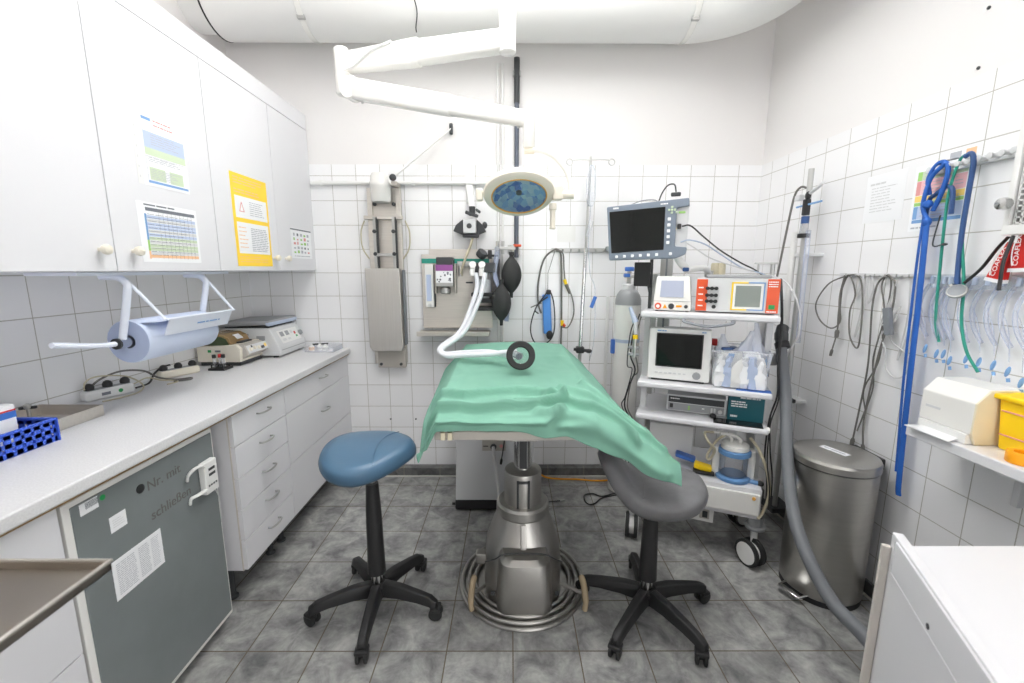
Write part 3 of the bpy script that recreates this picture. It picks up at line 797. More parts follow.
# large light grey centrifuge in the corner
c2 = thing('centrifuge', 'large light grey centrifuge with a flat lid in the back corner of the worktop', 'centrifuge', (-1.55, 2.66, CT))
x0, x1, ya, yb = -1.715, -1.385, 2.505, 2.825
for xx in (x0 + .04, x1 - .03):
    for yy in (ya + .03, yb - .03): MB().lathe([(.016, 0), (.014, .014)], (xx, yy, CT), (0, 0, 1), 14).build('foot', M['black'], c2)
b = MB(); b.prism([(x0, ya, CT + .013), (x1 + .015, ya, CT + .013), (x1 + .015, ya, CT + .06), (x1 - .045, ya, CT + .178), (x0, ya, CT + .178)], (0, yb - ya, 0), .006)
b.build('housing', M['light_grey'], c2)
MB().box2((x0 + .02, ya + .012, CT + .178), (x1 - .06, yb - .012, CT + .186)).build('lid_seal', M['dark_grey'], c2)
b = MB(); b.box((-1.575, 2.665, CT + .205), (.31, .325, .028), .008, Matrix.Rotation(math.radians(-2.5), 4, 'Y')); b.build('lid', M['mid_grey'], c2)
b = MB(); b.box((-1.432, 2.665, CT + .203), (.028, .327, .024), .006); b.build('lid_front_edge', M['cable_blue'], c2)
pn = Vector((.118, 0, .06)).normalized(); pu = Vector((-.06, 0, .118)).normalized(); po = Vector((x1 + .012, ya + .03, CT + .068)) + pn * .001
b = MB(); sheet(b, po, R_, pu, .02, .25, .012, .095, .0012)
for (yy, hh, w, h, k) in ((.04, .055, .04, .03, 1), (.10, .055, .04, .03, 1), (.16, .06, .022, .02, 3), (.195, .05, .018, .018, 2), (.04, .025, .04, .015, 3), (.1, .025, .03, .012, 3), (.2, .03, .02, .012, 4)):
    b.m(k); sheet(b, po, R_, pu, yy, yy + w, hh, hh + h, .0008, .0014)
b.m(5); b.lathe([(.018, 0), (.015, .014), (0, .015)], po + R_ * .262 + pu * .05, pn, 20)
b.build('control_panel', [M['white_plastic'], M['mid_grey'], M['red'], M['light_grey'], M['green_led'], M['mid_grey']], c2)
for xx, zz, w_, h_, nm, mm in ((-1.48, .115, .05, .036, 'grey_sticker', 'mid_grey'), (-1.565, .14, .03, .010, 'grey_sticker', 'mid_grey'), (-1.605, .142, .02, .014, 'green_sticker', 'green_led')):
    MB().box((xx, ya - .0006, CT + zz), (w_, .001, h_)).build(nm, M[mm], c2)
MB().box((x1 + .0155, 2.665, CT + .045), (.002, .28, .004)).build('panel_seam', M['mid_grey'], c2)

# little tub of vials in the corner
tb = thing('clear_tray', 'small clear tray in the far corner of the worktop', 'tray', (-1.22, 2.76, CT))
b = MB(); fx0, fx1, fy0_, fy1_ = -1.315, -1.13, 2.68, 2.835
b.box2((fx0, fy0_, CT + .001), (fx1, fy1_, CT + .003))
for a, c in (((fx0, fy0_), (fx1, fy0_ + .002)), ((fx0, fy1_ - .002), (fx1, fy1_)), ((fx0, fy0_), (fx0 + .002, fy1_)), ((fx1 - .002, fy0_), (fx1, fy1_))):
    b.box2((a[0], a[1], CT + .001), (c[0], c[1], CT + .032))
b.build('tray', M['tub'], tb)
for i, (x, y, mm, lab) in enumerate(((-1.285, 2.72, 'p_orange', 'small vial with an orange label in the corner tray'), (-1.245, 2.75, 'paper', 'small white vial in the middle of the corner tray'), (-1.20, 2.73, 'white_plastic', 'small white vial at the front of the corner tray'))):
    v = thing('vial', lab, 'vial', (x, y, CT + .003), 0, 'vials in the corner tray')
    MB().lathe([(.016, 0), (.016, .03), (.008, .036), (.008, .042)], (x, y, CT + .003), (0, 0, 1), 18).build('glass', M['white_plastic'], v)
    MB().lathe([(.0165, .006), (.0165, .026)], (x, y, CT + .003), (0, 0, 1), 18, cap=False).build('label_band', M[mm], v)
pt_ = thing('black_pen', 'black pen lying across the corner tray', 'pen', (-1.24, 2.78, CT + .04))
MB().tube([(-1.30, 2.765, CT + .038), (-1.21, 2.80, CT + .038)], .005, 10).build('barrel', M['black'], pt_)

# steel tray of an instrument stand in the foreground
st = thing('instrument_stand', 'steel instrument tray on a stand in the left foreground', 'tray', (-.92, .30, 0))
sx0, sx1, sy0, sy1, sz = -1.07, -.712, .02, .688, .895
b = MB()
b.box2((sx0, sy0, sz), (sx1, sy1, sz + .003))
for a, c in (((sx0, sy0), (sx1, sy0 + .004)), ((sx0, sy1 - .004), (sx1, sy1)), ((sx0, sy0), (sx0 + .004, sy1)), ((sx1 - .004, sy0), (sx1, sy1))):
    b.box2((a[0], a[1], sz), (c[0], c[1], sz + .016))
b.build('tray', M['tray_steel'], st)
b = MB(); b.tube([(sx0, sy0, sz + .017), (sx1, sy0, sz + .017), (sx1, sy1, sz + .017), (sx0, sy1, sz + .017)], .004, 10, closed=True); b.build('rolled_rim', M['steel_h'], st)
MB().cyl((-.95, .22, .06), (-.95, .22, sz), .018, 20).build('column', M['chrome'], st)
b = MB(); b.box((-.95, .22, .05), (.30, .05, .03), .008); b.box((-.95, .22, .05), (.05, .40, .03), .008); b.build('foot_frame', M['grey_paint'], st)
for dx, dy in ((-.13, 0), (.13, 0), (0, -.18), (0, .18)):
    MB().lathe([(.02, -.012), (.024, -.008), (.024, .008), (.02, .012)], (-.95 + dx, .22 + dy, .0245), (0, 1, 0), 16).build('caster', M['rubber'], st)
# ------------------------------------------------------------------ operating table
ox, oy = .055, 1.77
ot = thing('operating_table', 'steel operating table on a hydraulic pedestal', 'table', (ox, oy, 0))
b = MB(); b.lathe([(.285, 0), (.288, .006), (.285, .012), (.275, .016), (.0, .016)], (ox, oy, 0), (0, 0, 1), 64); b.build('floor_plate', M['cast'], ot)
for rr, zz in ((.215, .028), (.243, .030), (.272, .028)):
    MB().torus((ox, oy, zz), rr, .0085, (0, 0, 1), 64, 10).build('ring_tube', M['cast'], ot)
def sring(cx, cy, z, hx, hy, n, N=40):
    out = []
    for k in range(N):
        a = 2 * PI * k / N; c, s_ = math.cos(a), math.sin(a)
        out.append((cx + math.copysign(abs(c) ** (2 / n), c) * hx, cy + math.copysign(abs(s_) ** (2 / n), s_) * hy, z))
    return out
prof = [(.018, .172, .205, 3.2, 0), (.06, .172, .205, 3.2, 0), (.13, .171, .197, 3.0, 0), (.20, .166, .180, 2.8, 0), (.255, .150, .158, 2.5, 0), (.30, .135, .138, 2.2, 0), (.335, .120, .122, 2.0, 0), (.350, .114, .115, 2, 0), (.358, .119, .120, 2, 0), (.392, .117, .118, 2, 0), (.402, .108, .11, 2, 0)]
MB().loft([sring(ox, oy + .02, z, hx, hy, n) for z, hx, hy, n, _ in prof]).build('pedestal_cover', M['cast'], ot, angle=30)
fb = [(.018, .118, .135, 5), (.05, .118, .137, 5), (.20, .112, .128, 4.5), (.238, .106, .118, 4), (.256, .092, .098, 3.5), (.262, .06, .06, 3)]
MB().loft([sring(ox + .004, oy - .105, z, hx, hy, n) for z, hx, hy, n in fb]).build('front_cover', M['cast'], ot, angle=30)
b = MB(); b.tube(catmull([(ox - .165, oy - .10, .175), (ox - .12, oy - .165, .235), (ox - .07, oy - .17, .262), (ox + .075, oy - .17, .262), (ox + .13, oy - .165, .235), (ox + .17, oy - .10, .175)], 6), .0025, 6); b.build('cover_seam', M['dark_grey'], ot)
b = MB(); b.box((ox + .0, oy - .124, .305), (.024, .012, .10), .003, Matrix.Rotation(math.radians(-20), 4, 'X')); b.build('centre_rib', M['cast'], ot)
for sx in (-1, 1):
    MB().lathe([(.010, 0), (.010, .006), (.0, .009)], (ox + .006 + sx * .135, oy - .162, .075), (0, -1, 0), 12).build('bolt', M['dark_grey'], ot)
    gx_, gy_ = ox + (-.205 if sx < 0 else .245), oy - .175
    g = MB(); g.tube(catmull([(gx_ + sx * .012, gy_ - .012, .016), (gx_ + sx * .016, gy_ - .005, .05), (gx_ + sx * .012, gy_ + .035, .10), (gx_ + sx * .004, gy_ + .06, .118)], 6), [.015, .018, .018, .014], 14, flat=.75); g.build('pedal_grip', M['tan'], ot)
    MB().tube([(ox + sx * .14, oy - .06, .05), (gx_ + sx * .005, gy_ + .03, .06)], .008, 10).build('pedal_arm', M['cast'], ot)
MB().box((ox - .185, oy - .03, .15), (.05, .045, .05), .008).build('valve_block', M['cast'], ot)
oyc = oy + .02
MB().lathe([(.083, .40), (.083, .54), (.080, .548), (.058, .556), (.055, .558)], (ox, oyc, 0), (0, 0, 1), 48).build('lower_sleeve', M['cast'], ot)
b = MB()
for sx in (-.024, .024): b.box((ox + sx, oyc - .0835, .465), (.009, .006, .13), .001)
b.box((ox, oyc - .0835,   .522), (.056, .006, .012), .001); b.build('guide_slot', M['dark_grey'], ot)
MB().lathe([(.041, .55), (.041, .80)], (ox, oyc, 0), (0, 0, 1), 40).build('lift_column', M['chrome'], ot)
MB().box((ox, oyc - .0395, .68), (.032, .006, .23), .001).build('column_key', M['dark_grey'], ot)
b = MB(); b.box((ox, oyc, .705), (.118, .118, .014), .003); b.box((ox, oyc, .75), (.10, .16, .06), .006); b.build('tilt_head', M['steel'], ot)
b = MB(); b.box((ox, oyc, .80), (.22, .45, .06), .006); b.build('under_frame', M['steel'], ot)
tz = .842
b = MB(); b.box2((-.27, 1.452, tz), (.375, 2.56, tz + .014), .003); b.build('tabletop', M['steel'], ot)
for x in (-.276, .381):
    MB().box2((x - .006, 1.5, tz - .012), (x + .006, 2.5, tz + .013), .002).build('side_rail', M['steel'], ot)
MB().box2((-.272, 1.448, tz - .020), (.377, 1.468, tz + .012), .003).build('end_rail', M['grey_paint'], ot)
for x in (-.24, -.215):
    MB().box2((x - .008, 1.435, tz - .016), (x + .008, 1.46, tz + .012), .002).build('rail_clip', M['cream'], ot)
b = MB(); b.box2((-.245, 1.51, tz + .014), (.295, 2.545, tz + .06), .02, 3); b.build('mattress_pad', M['dark_grey'], ot)

# green surgical cloth over the table
def lerp(a, b, t): return a + (b - a) * t
def sstep(a, b, x):
    t = max(0.0, min(1.0, (x - a) / (b - a))); return t * t * (3 - 2 * t)
def pl(tab, x):
    for (a, fa), (b_, fb_) in zip(tab, tab[1:]):
        if x <= b_: return lerp(fa, fb_, 0 if b_ == a else max(0, (x - a) / (b_ - a)))
    return tab[-1][1]
def segdist(p, a, c):
    a, c = Vector(a), Vector(c); d = c - a; t = max(0, min(1, (p - a).dot(d) / d.length_squared))
    return (p - (a + d * t)).length, t
RIDGES = [  # polyline in cloth space (x, v), height, width
    ([(-.30, .86), (-.18, .885), (.02, .83), (.10, .84)], .024, .015),
    ([(-.30, .96), (-.05, .955), (.10, .945), (.20, .90)], .026, .015),
    ([(-.30, 1.03), (-.05, 1.03), (.12, 1.03), (.19, .97)], .022, .016),
    ([(.12, .84), (.24, .93), (.34, .95), (.45, 1.0)], .022, .016),
    ([(.20, .80), (.32, .88), (.50, .95)], .016, .016),
    ([(.30, .74), (.40, .84), (.56, .98)], .018, .016),
    ([(.18, 1.04), (.30, 1.03), (.42, 1.05), (.55, 1.07)], .020, .026),
    ([(.10, .98), (.24, 1.0), (.40, 1.02)], .012, .02),
    ([(.02, .90), (.16, .87), (.2, .86)], .010, .016),
    ([(-.28, .45), (-.20, .62), (-.26, .80)], .006, .03),
    ([(.26, .35), (.33, .55), (.36, .72)], .008, .03),
    ([(-.1, .12), (.2, .10)], .010, .05),
]
NU, NV = 130, 176
VMAX = 1.16
bm = MB(); rows = []
for j in range(NV + 1):
    v = VMAX * j / NV - .06
    row = []
    for i in range(NU + 1):
        u = i / NU
        vv = min(max(v, 0), 1)
        xl = pl([(0, -.40), (.1, -.39), (.5, -.36), (.85, -.335), (1, -.335)], vv)
        xr = pl([(0, .42), (.12, .425), (.5, .445), (.75, .47), (.88, .50), (.96, .56), (1.0, .615)], vv)
        x = lerp(xl, xr, u)
        y = lerp(2.585, 1.452, vv)
        z = pl([(0, .972), (.07, .984), (.2, .980), (.5, .962), (.8, .945), (.93, .930), (1, .912)], vv)
        z += .012 * math.exp(-((x - .03) / .2) ** 2) * math.exp(-((vv - .1) / .1) ** 2)
        # sides fall over the pad
        dl = max(0, -.262 - x); z -= dl * 1.15 * (1 + 1.1 * sstep(.88, 1, vv))
        dr_ = max(0, x - pl([(0, .30), (.5, .31), (1, .30)], vv)); z -= dr_ * pl([(0, .95), (.4, .75), (.8, .62), (1, .56)], vv)
        # far end falls away
        if v < 0:
            z -= (-v) * 2.4; y += .018
        # front hem
        if v > 1:
            s_ = (v - 1) / (VMAX - .06 - 1)
            hem = pl([(-.34, .765), (-.30, .785), (-.265, .862), (-.15, .866), (.0, .858), (.06, .846), (.12, .835), (.2, .838), (.3, .80), (.4, .75), (.5, .70), (.62, .65)], x)
            z = lerp(z, hem, s_ ** .9)
            y = 1.452 - .018 * math.sin(min(1, s_ * 1.5) * PI / 2) + .010 * math.sin(x * 34) * s_
            if x > .3: y += .0 - .05 * (x - .3) * s_
        p = Vector((x, min(v, 1.12)))
        for poly, h, w in RIDGES:
            dmin = min(segdist(p, a, c)[0] for a, c in zip(poly, poly[1:]))
            if dmin < w * 3:
                k = math.exp(-(dmin / (w * .85)) ** 2) * 1.55
                if v > 1: y -= h * k * .8; z += h * k * .2
                else:
                    z += h * k * lerp(.45, 1, sstep(.3, .85, v)); y -= h * k * .7 * sstep(.75, 1.0, v)
        nz = noise.noise(Vector((x * 7, y * 7, 1.3))) * .006 + noise.noise(Vector((x * 19, v * 16, 4.3))) * .0025
        z += nz * (1 + 1.2 * sstep(.7, 1, v))
        row.append((x, y, z))
    rows.append(row)
bm.loft(rows, closed_ring=False)
dp = bm.build('drape', M['drape'], None, angle=180)
tag(dp, 'mint green surgical cloth spread over the operating table', 'cloth')
sm = dp.modifiers.new('thickness', 'SOLIDIFY'); sm.thickness = .004; sm.offset = -1

# anaesthesia mask and breathing hoses lying on the cloth
mk = thing('face_mask', 'black ring-shaped anaesthesia mask standing on the green cloth', 'mask', (.047, 1.87, .98))
mc = Vector((.045, 1.87, 1.046)); ax = Vector((.10, -1, .28)).normalized()
b = MB(); b.lathe([(.037, -.006), (.040, -.010), (.060, -.010), (.065, -.004), (.065, .004), (.060, .009), (.040, .009), (.037, .005), (.037, -.006)], mc, ax, 44, cap=False)
b.build('rubber_rim', M['rubber'], mk)
b = MB(); b.lathe([(.061, -.008), (.058, -.024), (.048, -.040), (.030, -.050), (.016, -.054), (.014, -.070)], mc, ax, 36, cap=False); b.build('dome', M['mask_dome'], mk)
hub = mc - ax * .07
b = MB(); b.lathe([(.013, -.022), (.015, -.02), (.015, .002)], hub, ax, 20); b.build('connector', M['blue_grey'], mk)
def hose(b, pts, r, ring=.006, amp=.12, seg=12):
    P = catmull(pts, 14); L = 0; out = [P[0]]; rr = [r]
    acc = [0]
    for a, c in zip(P, P[1:]): acc.append(acc[-1] + (c - a).length)
    n = max(8, int(acc[-1] / (ring / 2)))
    out, rr = [], []
    k = 0
    for i in range(n + 1):
        s_ = acc[-1] * i / n
        while k < len(acc) - 2 and acc[k + 1] < s_: k += 1
        t = (s_ - acc[k]) / max(1e-9, acc[k + 1] - acc[k])
        out.append(P[k].lerp(P[k + 1], t)); rr.append(r * (1 + (amp if i % 2 else -amp)))
    b.tube(out, rr, seg); return b
bh_ = thing('breathing_hose', 'white corrugated twin breathing hose from the wall unit to the mask', 'hose', (-.2, 2.3, 1.0))
hose(MB(), [(-.215, 2.665, 1.40), (-.205, 2.63, 1.33), (-.22, 2.57, 1.25), (-.285, 2.42, 1.08), (-.375, 2.27, 1.01), (-.345, 2.17, .993), (-.25, 2.135, 1.005), (-.13, 2.10, 1.017), (-.05, 2.03, 1.022), (.02, 1.972, 1.022)], .0128).build('inhale_hose', M['hose_white'], bh_)
hose(MB(), [(-.158, 2.665, 1.40), (-.168, 2.62, 1.33), (-.19, 2.55, 1.24), (-.262, 2.40, 1.08), (-.36, 2.22, 1.012), (-.325, 2.12, .995), (-.24, 2.085, 1.003), (-.12, 2.06, 1.013), (-.04, 2.01, 1.030), (.025, 1.97, 1.045)], .0128).build('exhale_hose', M['hose_white'], bh_)
MB().cyl((.016, 1.975, 1.033), (.042, 1.93, 1.030), .017, 18).build('y_piece', M['tub'], bh_)

# ------------------------------------------------------------------ saddle stools
def stool(label, cx, cy, a0, seat_m, seat_z, L, W, rotz, curl, taper, gas_top, r_arm=.262):
    t = thing('saddle_stool', label, 'stool', (cx, cy, 0), 0, None)
    # seat: closed superellipse pad curved like a saddle
    Rz = Matrix.Rotation(rotz, 4, 'Z')
    def top(u, v):   # u along, v across
        return curl * max(0, -u - .25) ** 2 + .012 * max(0, u) ** 2 - .016 * v * v
    def nrm(u, v):
        du = (top(u + .01, v) - top(u - .01, v)) / (.02 * L); dv = (top(u, v + .01) - top(u, v - .01)) / (.02 * W)
        return Vector((-du, -dv, 1)).normalized()
    N, K = 56, 14
    def outline(a):
        c, s_ = math.cos(a), math.sin(a)
        w = W * (1 - taper * max(0, -c) ** 1.4)
        n = 2.2
        return math.copysign(abs(c) ** (2 / n), c) * L, math.copysign(abs(s_) ** (2 / n), s_) * w
    rings = []
    for k in range(K + 1):            # underside centre -> rim -> top centre
        ring = []
        ph = k / K
        if ph < .35: f = .15 + .85 * (ph / .35); zoff = -.038
        elif ph < .65:
            q = (ph - .35) / .3; f = 1 + .05 * math.sin(q * PI); zoff = lerp(-.036, .026, q)
        else: f = 1 - .96 * ((ph - .65) / .35); zoff = .026 + .018 * (1 - f * f)
        for i in range(N):
            a = 2 * PI * i / N; x, y = outline(a); x *= f; y *= f
            p = Vector((x, y, top(x / L, y / W))) + nrm(x / L, y / W) * zoff
            p = Rz @ p; ring.append((cx + p.x, cy + p.y, seat_z + p.z))
        rings.append(ring)
    MB().loft(rings).build('seat', M[seat_m], t, angle=180)
    # seam across the pad
    pts = []
    for i in range(21):
        vv = -1 + 2 * i / 20; x = -L * .42 + .03 * (1 - vv * vv); y = vv * W * .80
        f2 = (x / L) ** 2 + (y / W) ** 2
        p = Rz @ (Vector((x, y, top(x / L, y / W))) + nrm(x / L, y / W) * (.0262 + .0175 * max(0, 1 - f2)))
        pts.append((cx + p.x, cy + p.y, seat_z + p.z))
    MB().tube(pts, .0018, 6).build('seam_piping', M[seat_m], t)
    MB().box((cx, cy, seat_z - .042), (.15, .12, .022), .006).build('seat_plate', M['black'], t)
    MB().cyl((cx, cy, gas_top - .03), (cx, cy, seat_z - .035), .0145, 20).build('gas_rod', M['chrome'], t)
    MB().lathe([(.0245, gas_top), (.026, gas_top - .02), (.031, gas_top - .12), (.036, .20), (.037, .168), (.030, .166)][::-1], (cx, cy, 0), (0, 0, 1), 28).build('column_cover', M['black'], t)
    MB().cyl((cx, cy, .075), (cx, cy, .17), .024, 24).build('gas_cylinder', M['chrome'], t)
    MB().lathe([(.030, .062), (.042, .066), (.042, .112), (.034, .118), (.026, .12)], (cx, cy, 0), (0, 0, 1), 24).build('base_hub', M['black'], t)
    for k in range(5):
        a = math.radians(a0 + 72 * k); d = Vector((math.cos(a), math.sin(a), 0)); n = Vector((-d.y, d.x, 0))
        c0 = Vector((cx, cy, 0)); rings = []
        for (rr, zc, hw, hh) in ((.03, .098, .028, .028), (.10, .100, .026, .025), (.19, .090, .023, .020), (.245, .080, .022, .018), (r_arm, .073, .023, .018), (r_arm + .020, .068, .017, .013)):
            q = c0 + d * rr + Vector((0, 0, zc)); ring = []
            for (sx, sz) in ((-1, -1), (-.6, 1), (.6, 1), (1, -1)):
                ring.append(q + n * sx * hw + Vector((0, 0, sz * hh)))
            rings.append(ring)
        bb = MB(); bb.loft(rings); es = [e for e in bb.bm.edges]
        bmesh.ops.bevel(bb.bm, geom=es, offset=.004, segments=2, profile=.5, affect='EDGES')
        leg = bb.build('leg', M['black'], t, angle=50)
        sw = a + random.uniform(-.9, .9); w = Vector((math.cos(sw), math.sin(sw), 0)); cc = c0 + d * r_arm + w * .012
        cb_ = MB()
        MBs = [(-.022, -.007), (.007, .022)]
        wn = Vector((-w.y, w.x, 0))
        for s0, s1 in MBs:
            cb_.lathe([(.020, s0), (.0275, s0 + .003), (.0275, s1 - .003), (.020, s1)], cc + Vector((0, 0, .0275)), wn, 22)
        cb_.cyl(cc + Vector((0, 0, .0275)) - wn * .009, cc + Vector((0, 0, .0275)) + wn * .009, .010, 12)
        cas = cb_.build('caster', M['rubber'], leg)
        hd = MB(); hd.cyl(c0 + d * r_arm + Vector((0, 0, .03)), c0 + d * r_arm + Vector((0, 0, .062)), .008, 12)
        hd.box(cc + Vector((0, 0, .048)), (.042, .050, .018), .006, sw); hd.build('caster_hood', M['black'], leg)
    return t
s1 = stool('black five-star saddle stool with a blue vinyl seat', -.563, 1.62, -14, 'blue_leather', .703, .171, .200, math.radians(178), .04, .50, .568, .250)
s2 = stool('black five-star saddle stool with a worn grey vinyl seat', .568, 1.585, 13, 'grey_leather', .575, .190, .178, math.radians(-6), .24, .10, .50)

# light grey machine standing behind the table pedestal
gm = thing('machine_cabinet', 'light grey machine cabinet on a black base behind the table pedestal', 'machine', (-.10, 2.5, 0))
gx0, gx1, gy0, gy1 = -.325, .13, 2.345, 2.70
MB().box2((gx0 - .004, gy0 + .0, .012), (gx1, gy1, .075), .01).build('base', M['black'], gm)
b = MB(); b.prism([(gx0, gy0, .075), (gx0, gy1, .075), (gx0 + .012, gy1, .66), (gx0 + .012, gy0 + .03, .66)], (gx1 - gx0, 0, 0), .004); b.build('housing', M['light_grey'], gm)
for x in (gx0 + .03, gx1 - .03):
    for y in (gy0 + .035, gy1 - .04): MB().lathe([(.02, -.01), (.02, .01)], (x, y, .02), (1, 0, 0), 16).build('caster', M['rubber'], gm)
MB().cyl((gx0 - .025, gy0 + .03, .035), (gx0 + .02, gy0 + .03, .035), .008, 10).build('castor_pedal', M['black'], gm)
pf = lambda x, z: Vector((x, gy0 + .03 * (z - .075) / .585 - .0015, z))
b = MB(); b.prism([pf(-.165, .38), pf(-.03, .38), pf(-.03, .47), pf(-.165, .47)], (0, -.003, 0)); b.build('socket_panel', M['grey_paint'], gm)
b = MB(); b.box(pf(-.145, .405), (.03, .006, .012), .001); b.build('switch', M['black'], gm)
b = MB(); b.lathe([(.018, 0), (.018, .010), (.012, .014)], pf(-.10, .405), (0, -1, 0), 18); b.build('hose_socket', M['dark_grey'], gm)
b = MB(); b.lathe([(.010, 0), (.010, .004)], pf(-.055, .408), (0, -1, 0), 16); b.build('red_mark', M['p_red'], gm)
cable('pale grey hose from the machine cabinet down to the table pedestal', [(-.10, 2.345, .405), (-.097, 2.31, .39), (-.085, 2.28, .32), (-.06, 2.16, .21), (-.03, 2.05, .12), (-.02, 2.0, .03)], .010, 'cable_lt', 'thin_hose', 'hose')
cable('black lead with a plug hanging in front of the machine cabinet', [(-.03, 2.345, .70), (-.025, 2.34, .55), (-.04, 2.335, .42), (-.052, 2.33, .34)], .0035, 'black', ends=[(1, .03, .008, 'black')])
cable('orange cable running along the back skirting to the trolley', [(.12, 2.74, .12), (.155, 2.76, .07), (.24, 2.755, .012), (.34, 2.735, .008), (.45, 2.73, .008), (.60, 2.71, .008), (.80, 2.74, .008)], .006, 'cable_orange')
cable('black lead with a jack plug lying on the floor behind the table', [(.10, 2.06, .02), (.13, 2.25, .006), (.20, 2.42, .006), (.31, 2.46, .006)], .0035, 'black', ends=[(1, .03, .006, 'dull_metal')])
cable('black cable in a small loop on the floor beside the grey stool', [(.75, 2.55, .005), (.645, 2.52, .005), (.573, 2.49, .005), (.52, 2.43, .005), (.48, 2.42, .005), (.462, 2.47, .005), (.475, 2.53, .005), (.53, 2.545, .005), (.575, 2.50, .012), (.66, 2.53, .014), (.76, 2.58, .006)], .004, 'black')

# ------------------------------------------------------------------ ceiling operating lamp
ol = thing('operating_lamp', 'white ceiling-mounted operating lamp on jointed arms over the table', 'lamp', (-.015, 2.05, ZC))
MB().lathe([(.11, 0), (.12, .01), (.12, .05), (.036, .09)][::-1], (-.015, 2.05, ZC - .0), (0, 0, -1), 36).build('ceiling_rose', M['white_gloss'], ol)
MB().cyl((-.015, 2.05, 2.375), (-.015, 2.05, ZC - .05), .034, 32).build('column', M['white_gloss'], ol)
MB().lathe([(.028, 2.352), (.036, 2.358), (.036, 2.52), (.0355, 2.53)], (-.015, 2.05, 0), (0, 0, 1), 32).build('column_joint', M['white_gloss'], ol)
def arm(p, q, w0, h0, w1, h1, bev=.014):
    p, q = Vector(p), Vector(q); d = (q - p).normalized(); s_ = d.cross(Vector((0, 0, 1))).normalized(); u_ = s_.cross(d)
    R1 = [p + s_ * a * w0 + u_ * c * h0 for a, c in ((-1, -1), (1, -1), (1, 1), (-1, 1))]
    R2 = [q + s_ * a * w1 + u_ * c * h1 for a, c in ((-1, -1), (1, -1), (1, 1), (-1, 1))]
    b = MB(); b.loft([R1, R2]); bmesh.ops.bevel(b.bm, geom=list(b.bm.edges), offset=bev, segments=3, profile=.5, affect='EDGES'); return b
A1, A2 = Vector((-.015, 2.05, 2.405)), Vector((-.82, 2.30, 2.420))
arm(A1, A1.lerp(A2, .55), .032, .043, .034, .050).build('upper_arm', M['white_gloss'], ol)
arm(A1.lerp(A2, .5) + Vector((0, 0, .002)), A2, .030, .058, .028, .045).build('upper_arm_cover', M['white_gloss'], ol)
dA = (A2 - A1).normalized(); sA = dA.cross(Vector((0, 0, 1)))
if sA.y > 0: sA = -sA
b = MB(); b.tube(catmull([A1.lerp(A2, .66) + sA * .032 + Vector((0, 0, .05)), A1.lerp(A2, .80) + sA * .034 + Vector((0, 0, .02)), A1.lerp(A2, .90) + sA * .034 - Vector((0, 0, .03)), A1.lerp(A2, .97) + sA * .04 - Vector((0, 0, .05))], 6), .006, 8); b.build('arm_cable', M['white_plastic'], ol)
b = MB(); b.lathe([(.030, 2.275), (.036, 2.285), (.036, 2.48), (.030, 2.488)], (A2.x - .01, A2.y, 0), (0, 0, 1), 28); b.build('elbow_joint', M['white_gloss'], ol)
B1, B2 = Vector((-.775, 2.275, 2.295)), Vector((.065, 1.90, 2.038))
b = MB(); b.lathe([(.050, -.036), (.054, -.03), (.054, .03), (.050, .036)], B1, (dA.cross(Vector((0, 0, 1)))), 28); b.build('spring_knuckle', M['white_gloss'], ol)
arm(B1 - (B2 - B1).normalized() * .03, B1.lerp(B2, .62), .034, .048, .030, .042).build('spring_arm', M['white_gloss'], ol)
arm(B1.lerp(B2, .5), B2, .026, .042, .028, .030).build('spring_arm_cover', M['white_gloss'], ol)
for k in (.06, .96):
    MB().lathe([(.006, 0), (.006, .006)], B1.lerp(B2, k) - Vector((0, 0, .052 if k < .5 else .034)), (0, 0, -1), 10).build('arm_screw', M['dull_metal'], ol)
b = MB(); b.lathe([(.021, 1.925), (.024, 1.93), (.026, 2.03), (.022, 2.07), (.0, 2.078)], (.075, 1.90, 0), (0, 0, 1), 24); b.build('down_tube', M['white_gloss'], ol)
MB().cyl((.055, 1.9, 1.915), (.098, 1.9, 1.915), .014, 18).build('yoke_clamp', M['lamp_white'], ol)
yk = catmull([(.06, 1.9, 1.918), (.12, 1.9, 1.915), (.175, 1.9, 1.895), (.225, 1.9, 1.845), (.25, 1.9, 1.79), (.253, 1.9, 1.735)], 8)
MB().tube(yk, .010, 12).build('yoke', M['white_gloss'], ol)
LC = Vector((.035, 1.90, 1.735)); LN = Vector((.03, -.44, -.90)).normalized()     # face looks down and towards the viewer
head = MB(); head.lathe([(.118, .010), (.140, .009), (.151, -.001), (.152, -.014), (.145, -.028), (.118, -.046), (.075, -.058), (.0, -.062)], LC, LN, 56, cap=False)
hd_ = head.build('lamp_head', M['lamp_white'], ol)
MB().torus(LC + LN * .009, .1165, .0035, LN, 56, 8).build('amber_lens_ring', M['amber_glass'], hd_)
ref = MB(); ref.lathe([(.115, .006), (.102, -.012), (.075, -.030), (.03, -.042), (.018, -.043), (.018, -.020), (.0, -.016)], LC, LN, 48, cap=False)
ref.build('reflector', M['reflector'], hd_)
gl = MB(); gl.lathe([(.116, .0085), (.0, .0085)], LC, LN, 48, cap=False); gl.build('front_glass', M['lens'], hd_)
bl = MB(); bl.cyl(LC - LN * .045, LC - LN * .008, .012, 16); bl.build('bulb_holder', M['dark_grey'], hd_)
e1 = Vector((1, 0, 0)); e1 = (e1 - LN * e1.dot(LN)).normalized(); e2 = LN.cross(e1)
b = MB(); b.box(LC - e1 * .168 - LN * .006, (.030, .04, .05), .008); b.build('side_lug', M['lamp_white'], ol)
b = MB(); b.box(LC + e1 * .165 - LN * .008, (.045, .045, .06), .008); b.cyl(LC + e1 * .17, (.268, 1.9, 1.737), .018, 20); b.build('pivot_block', M['lamp_white'], ol)
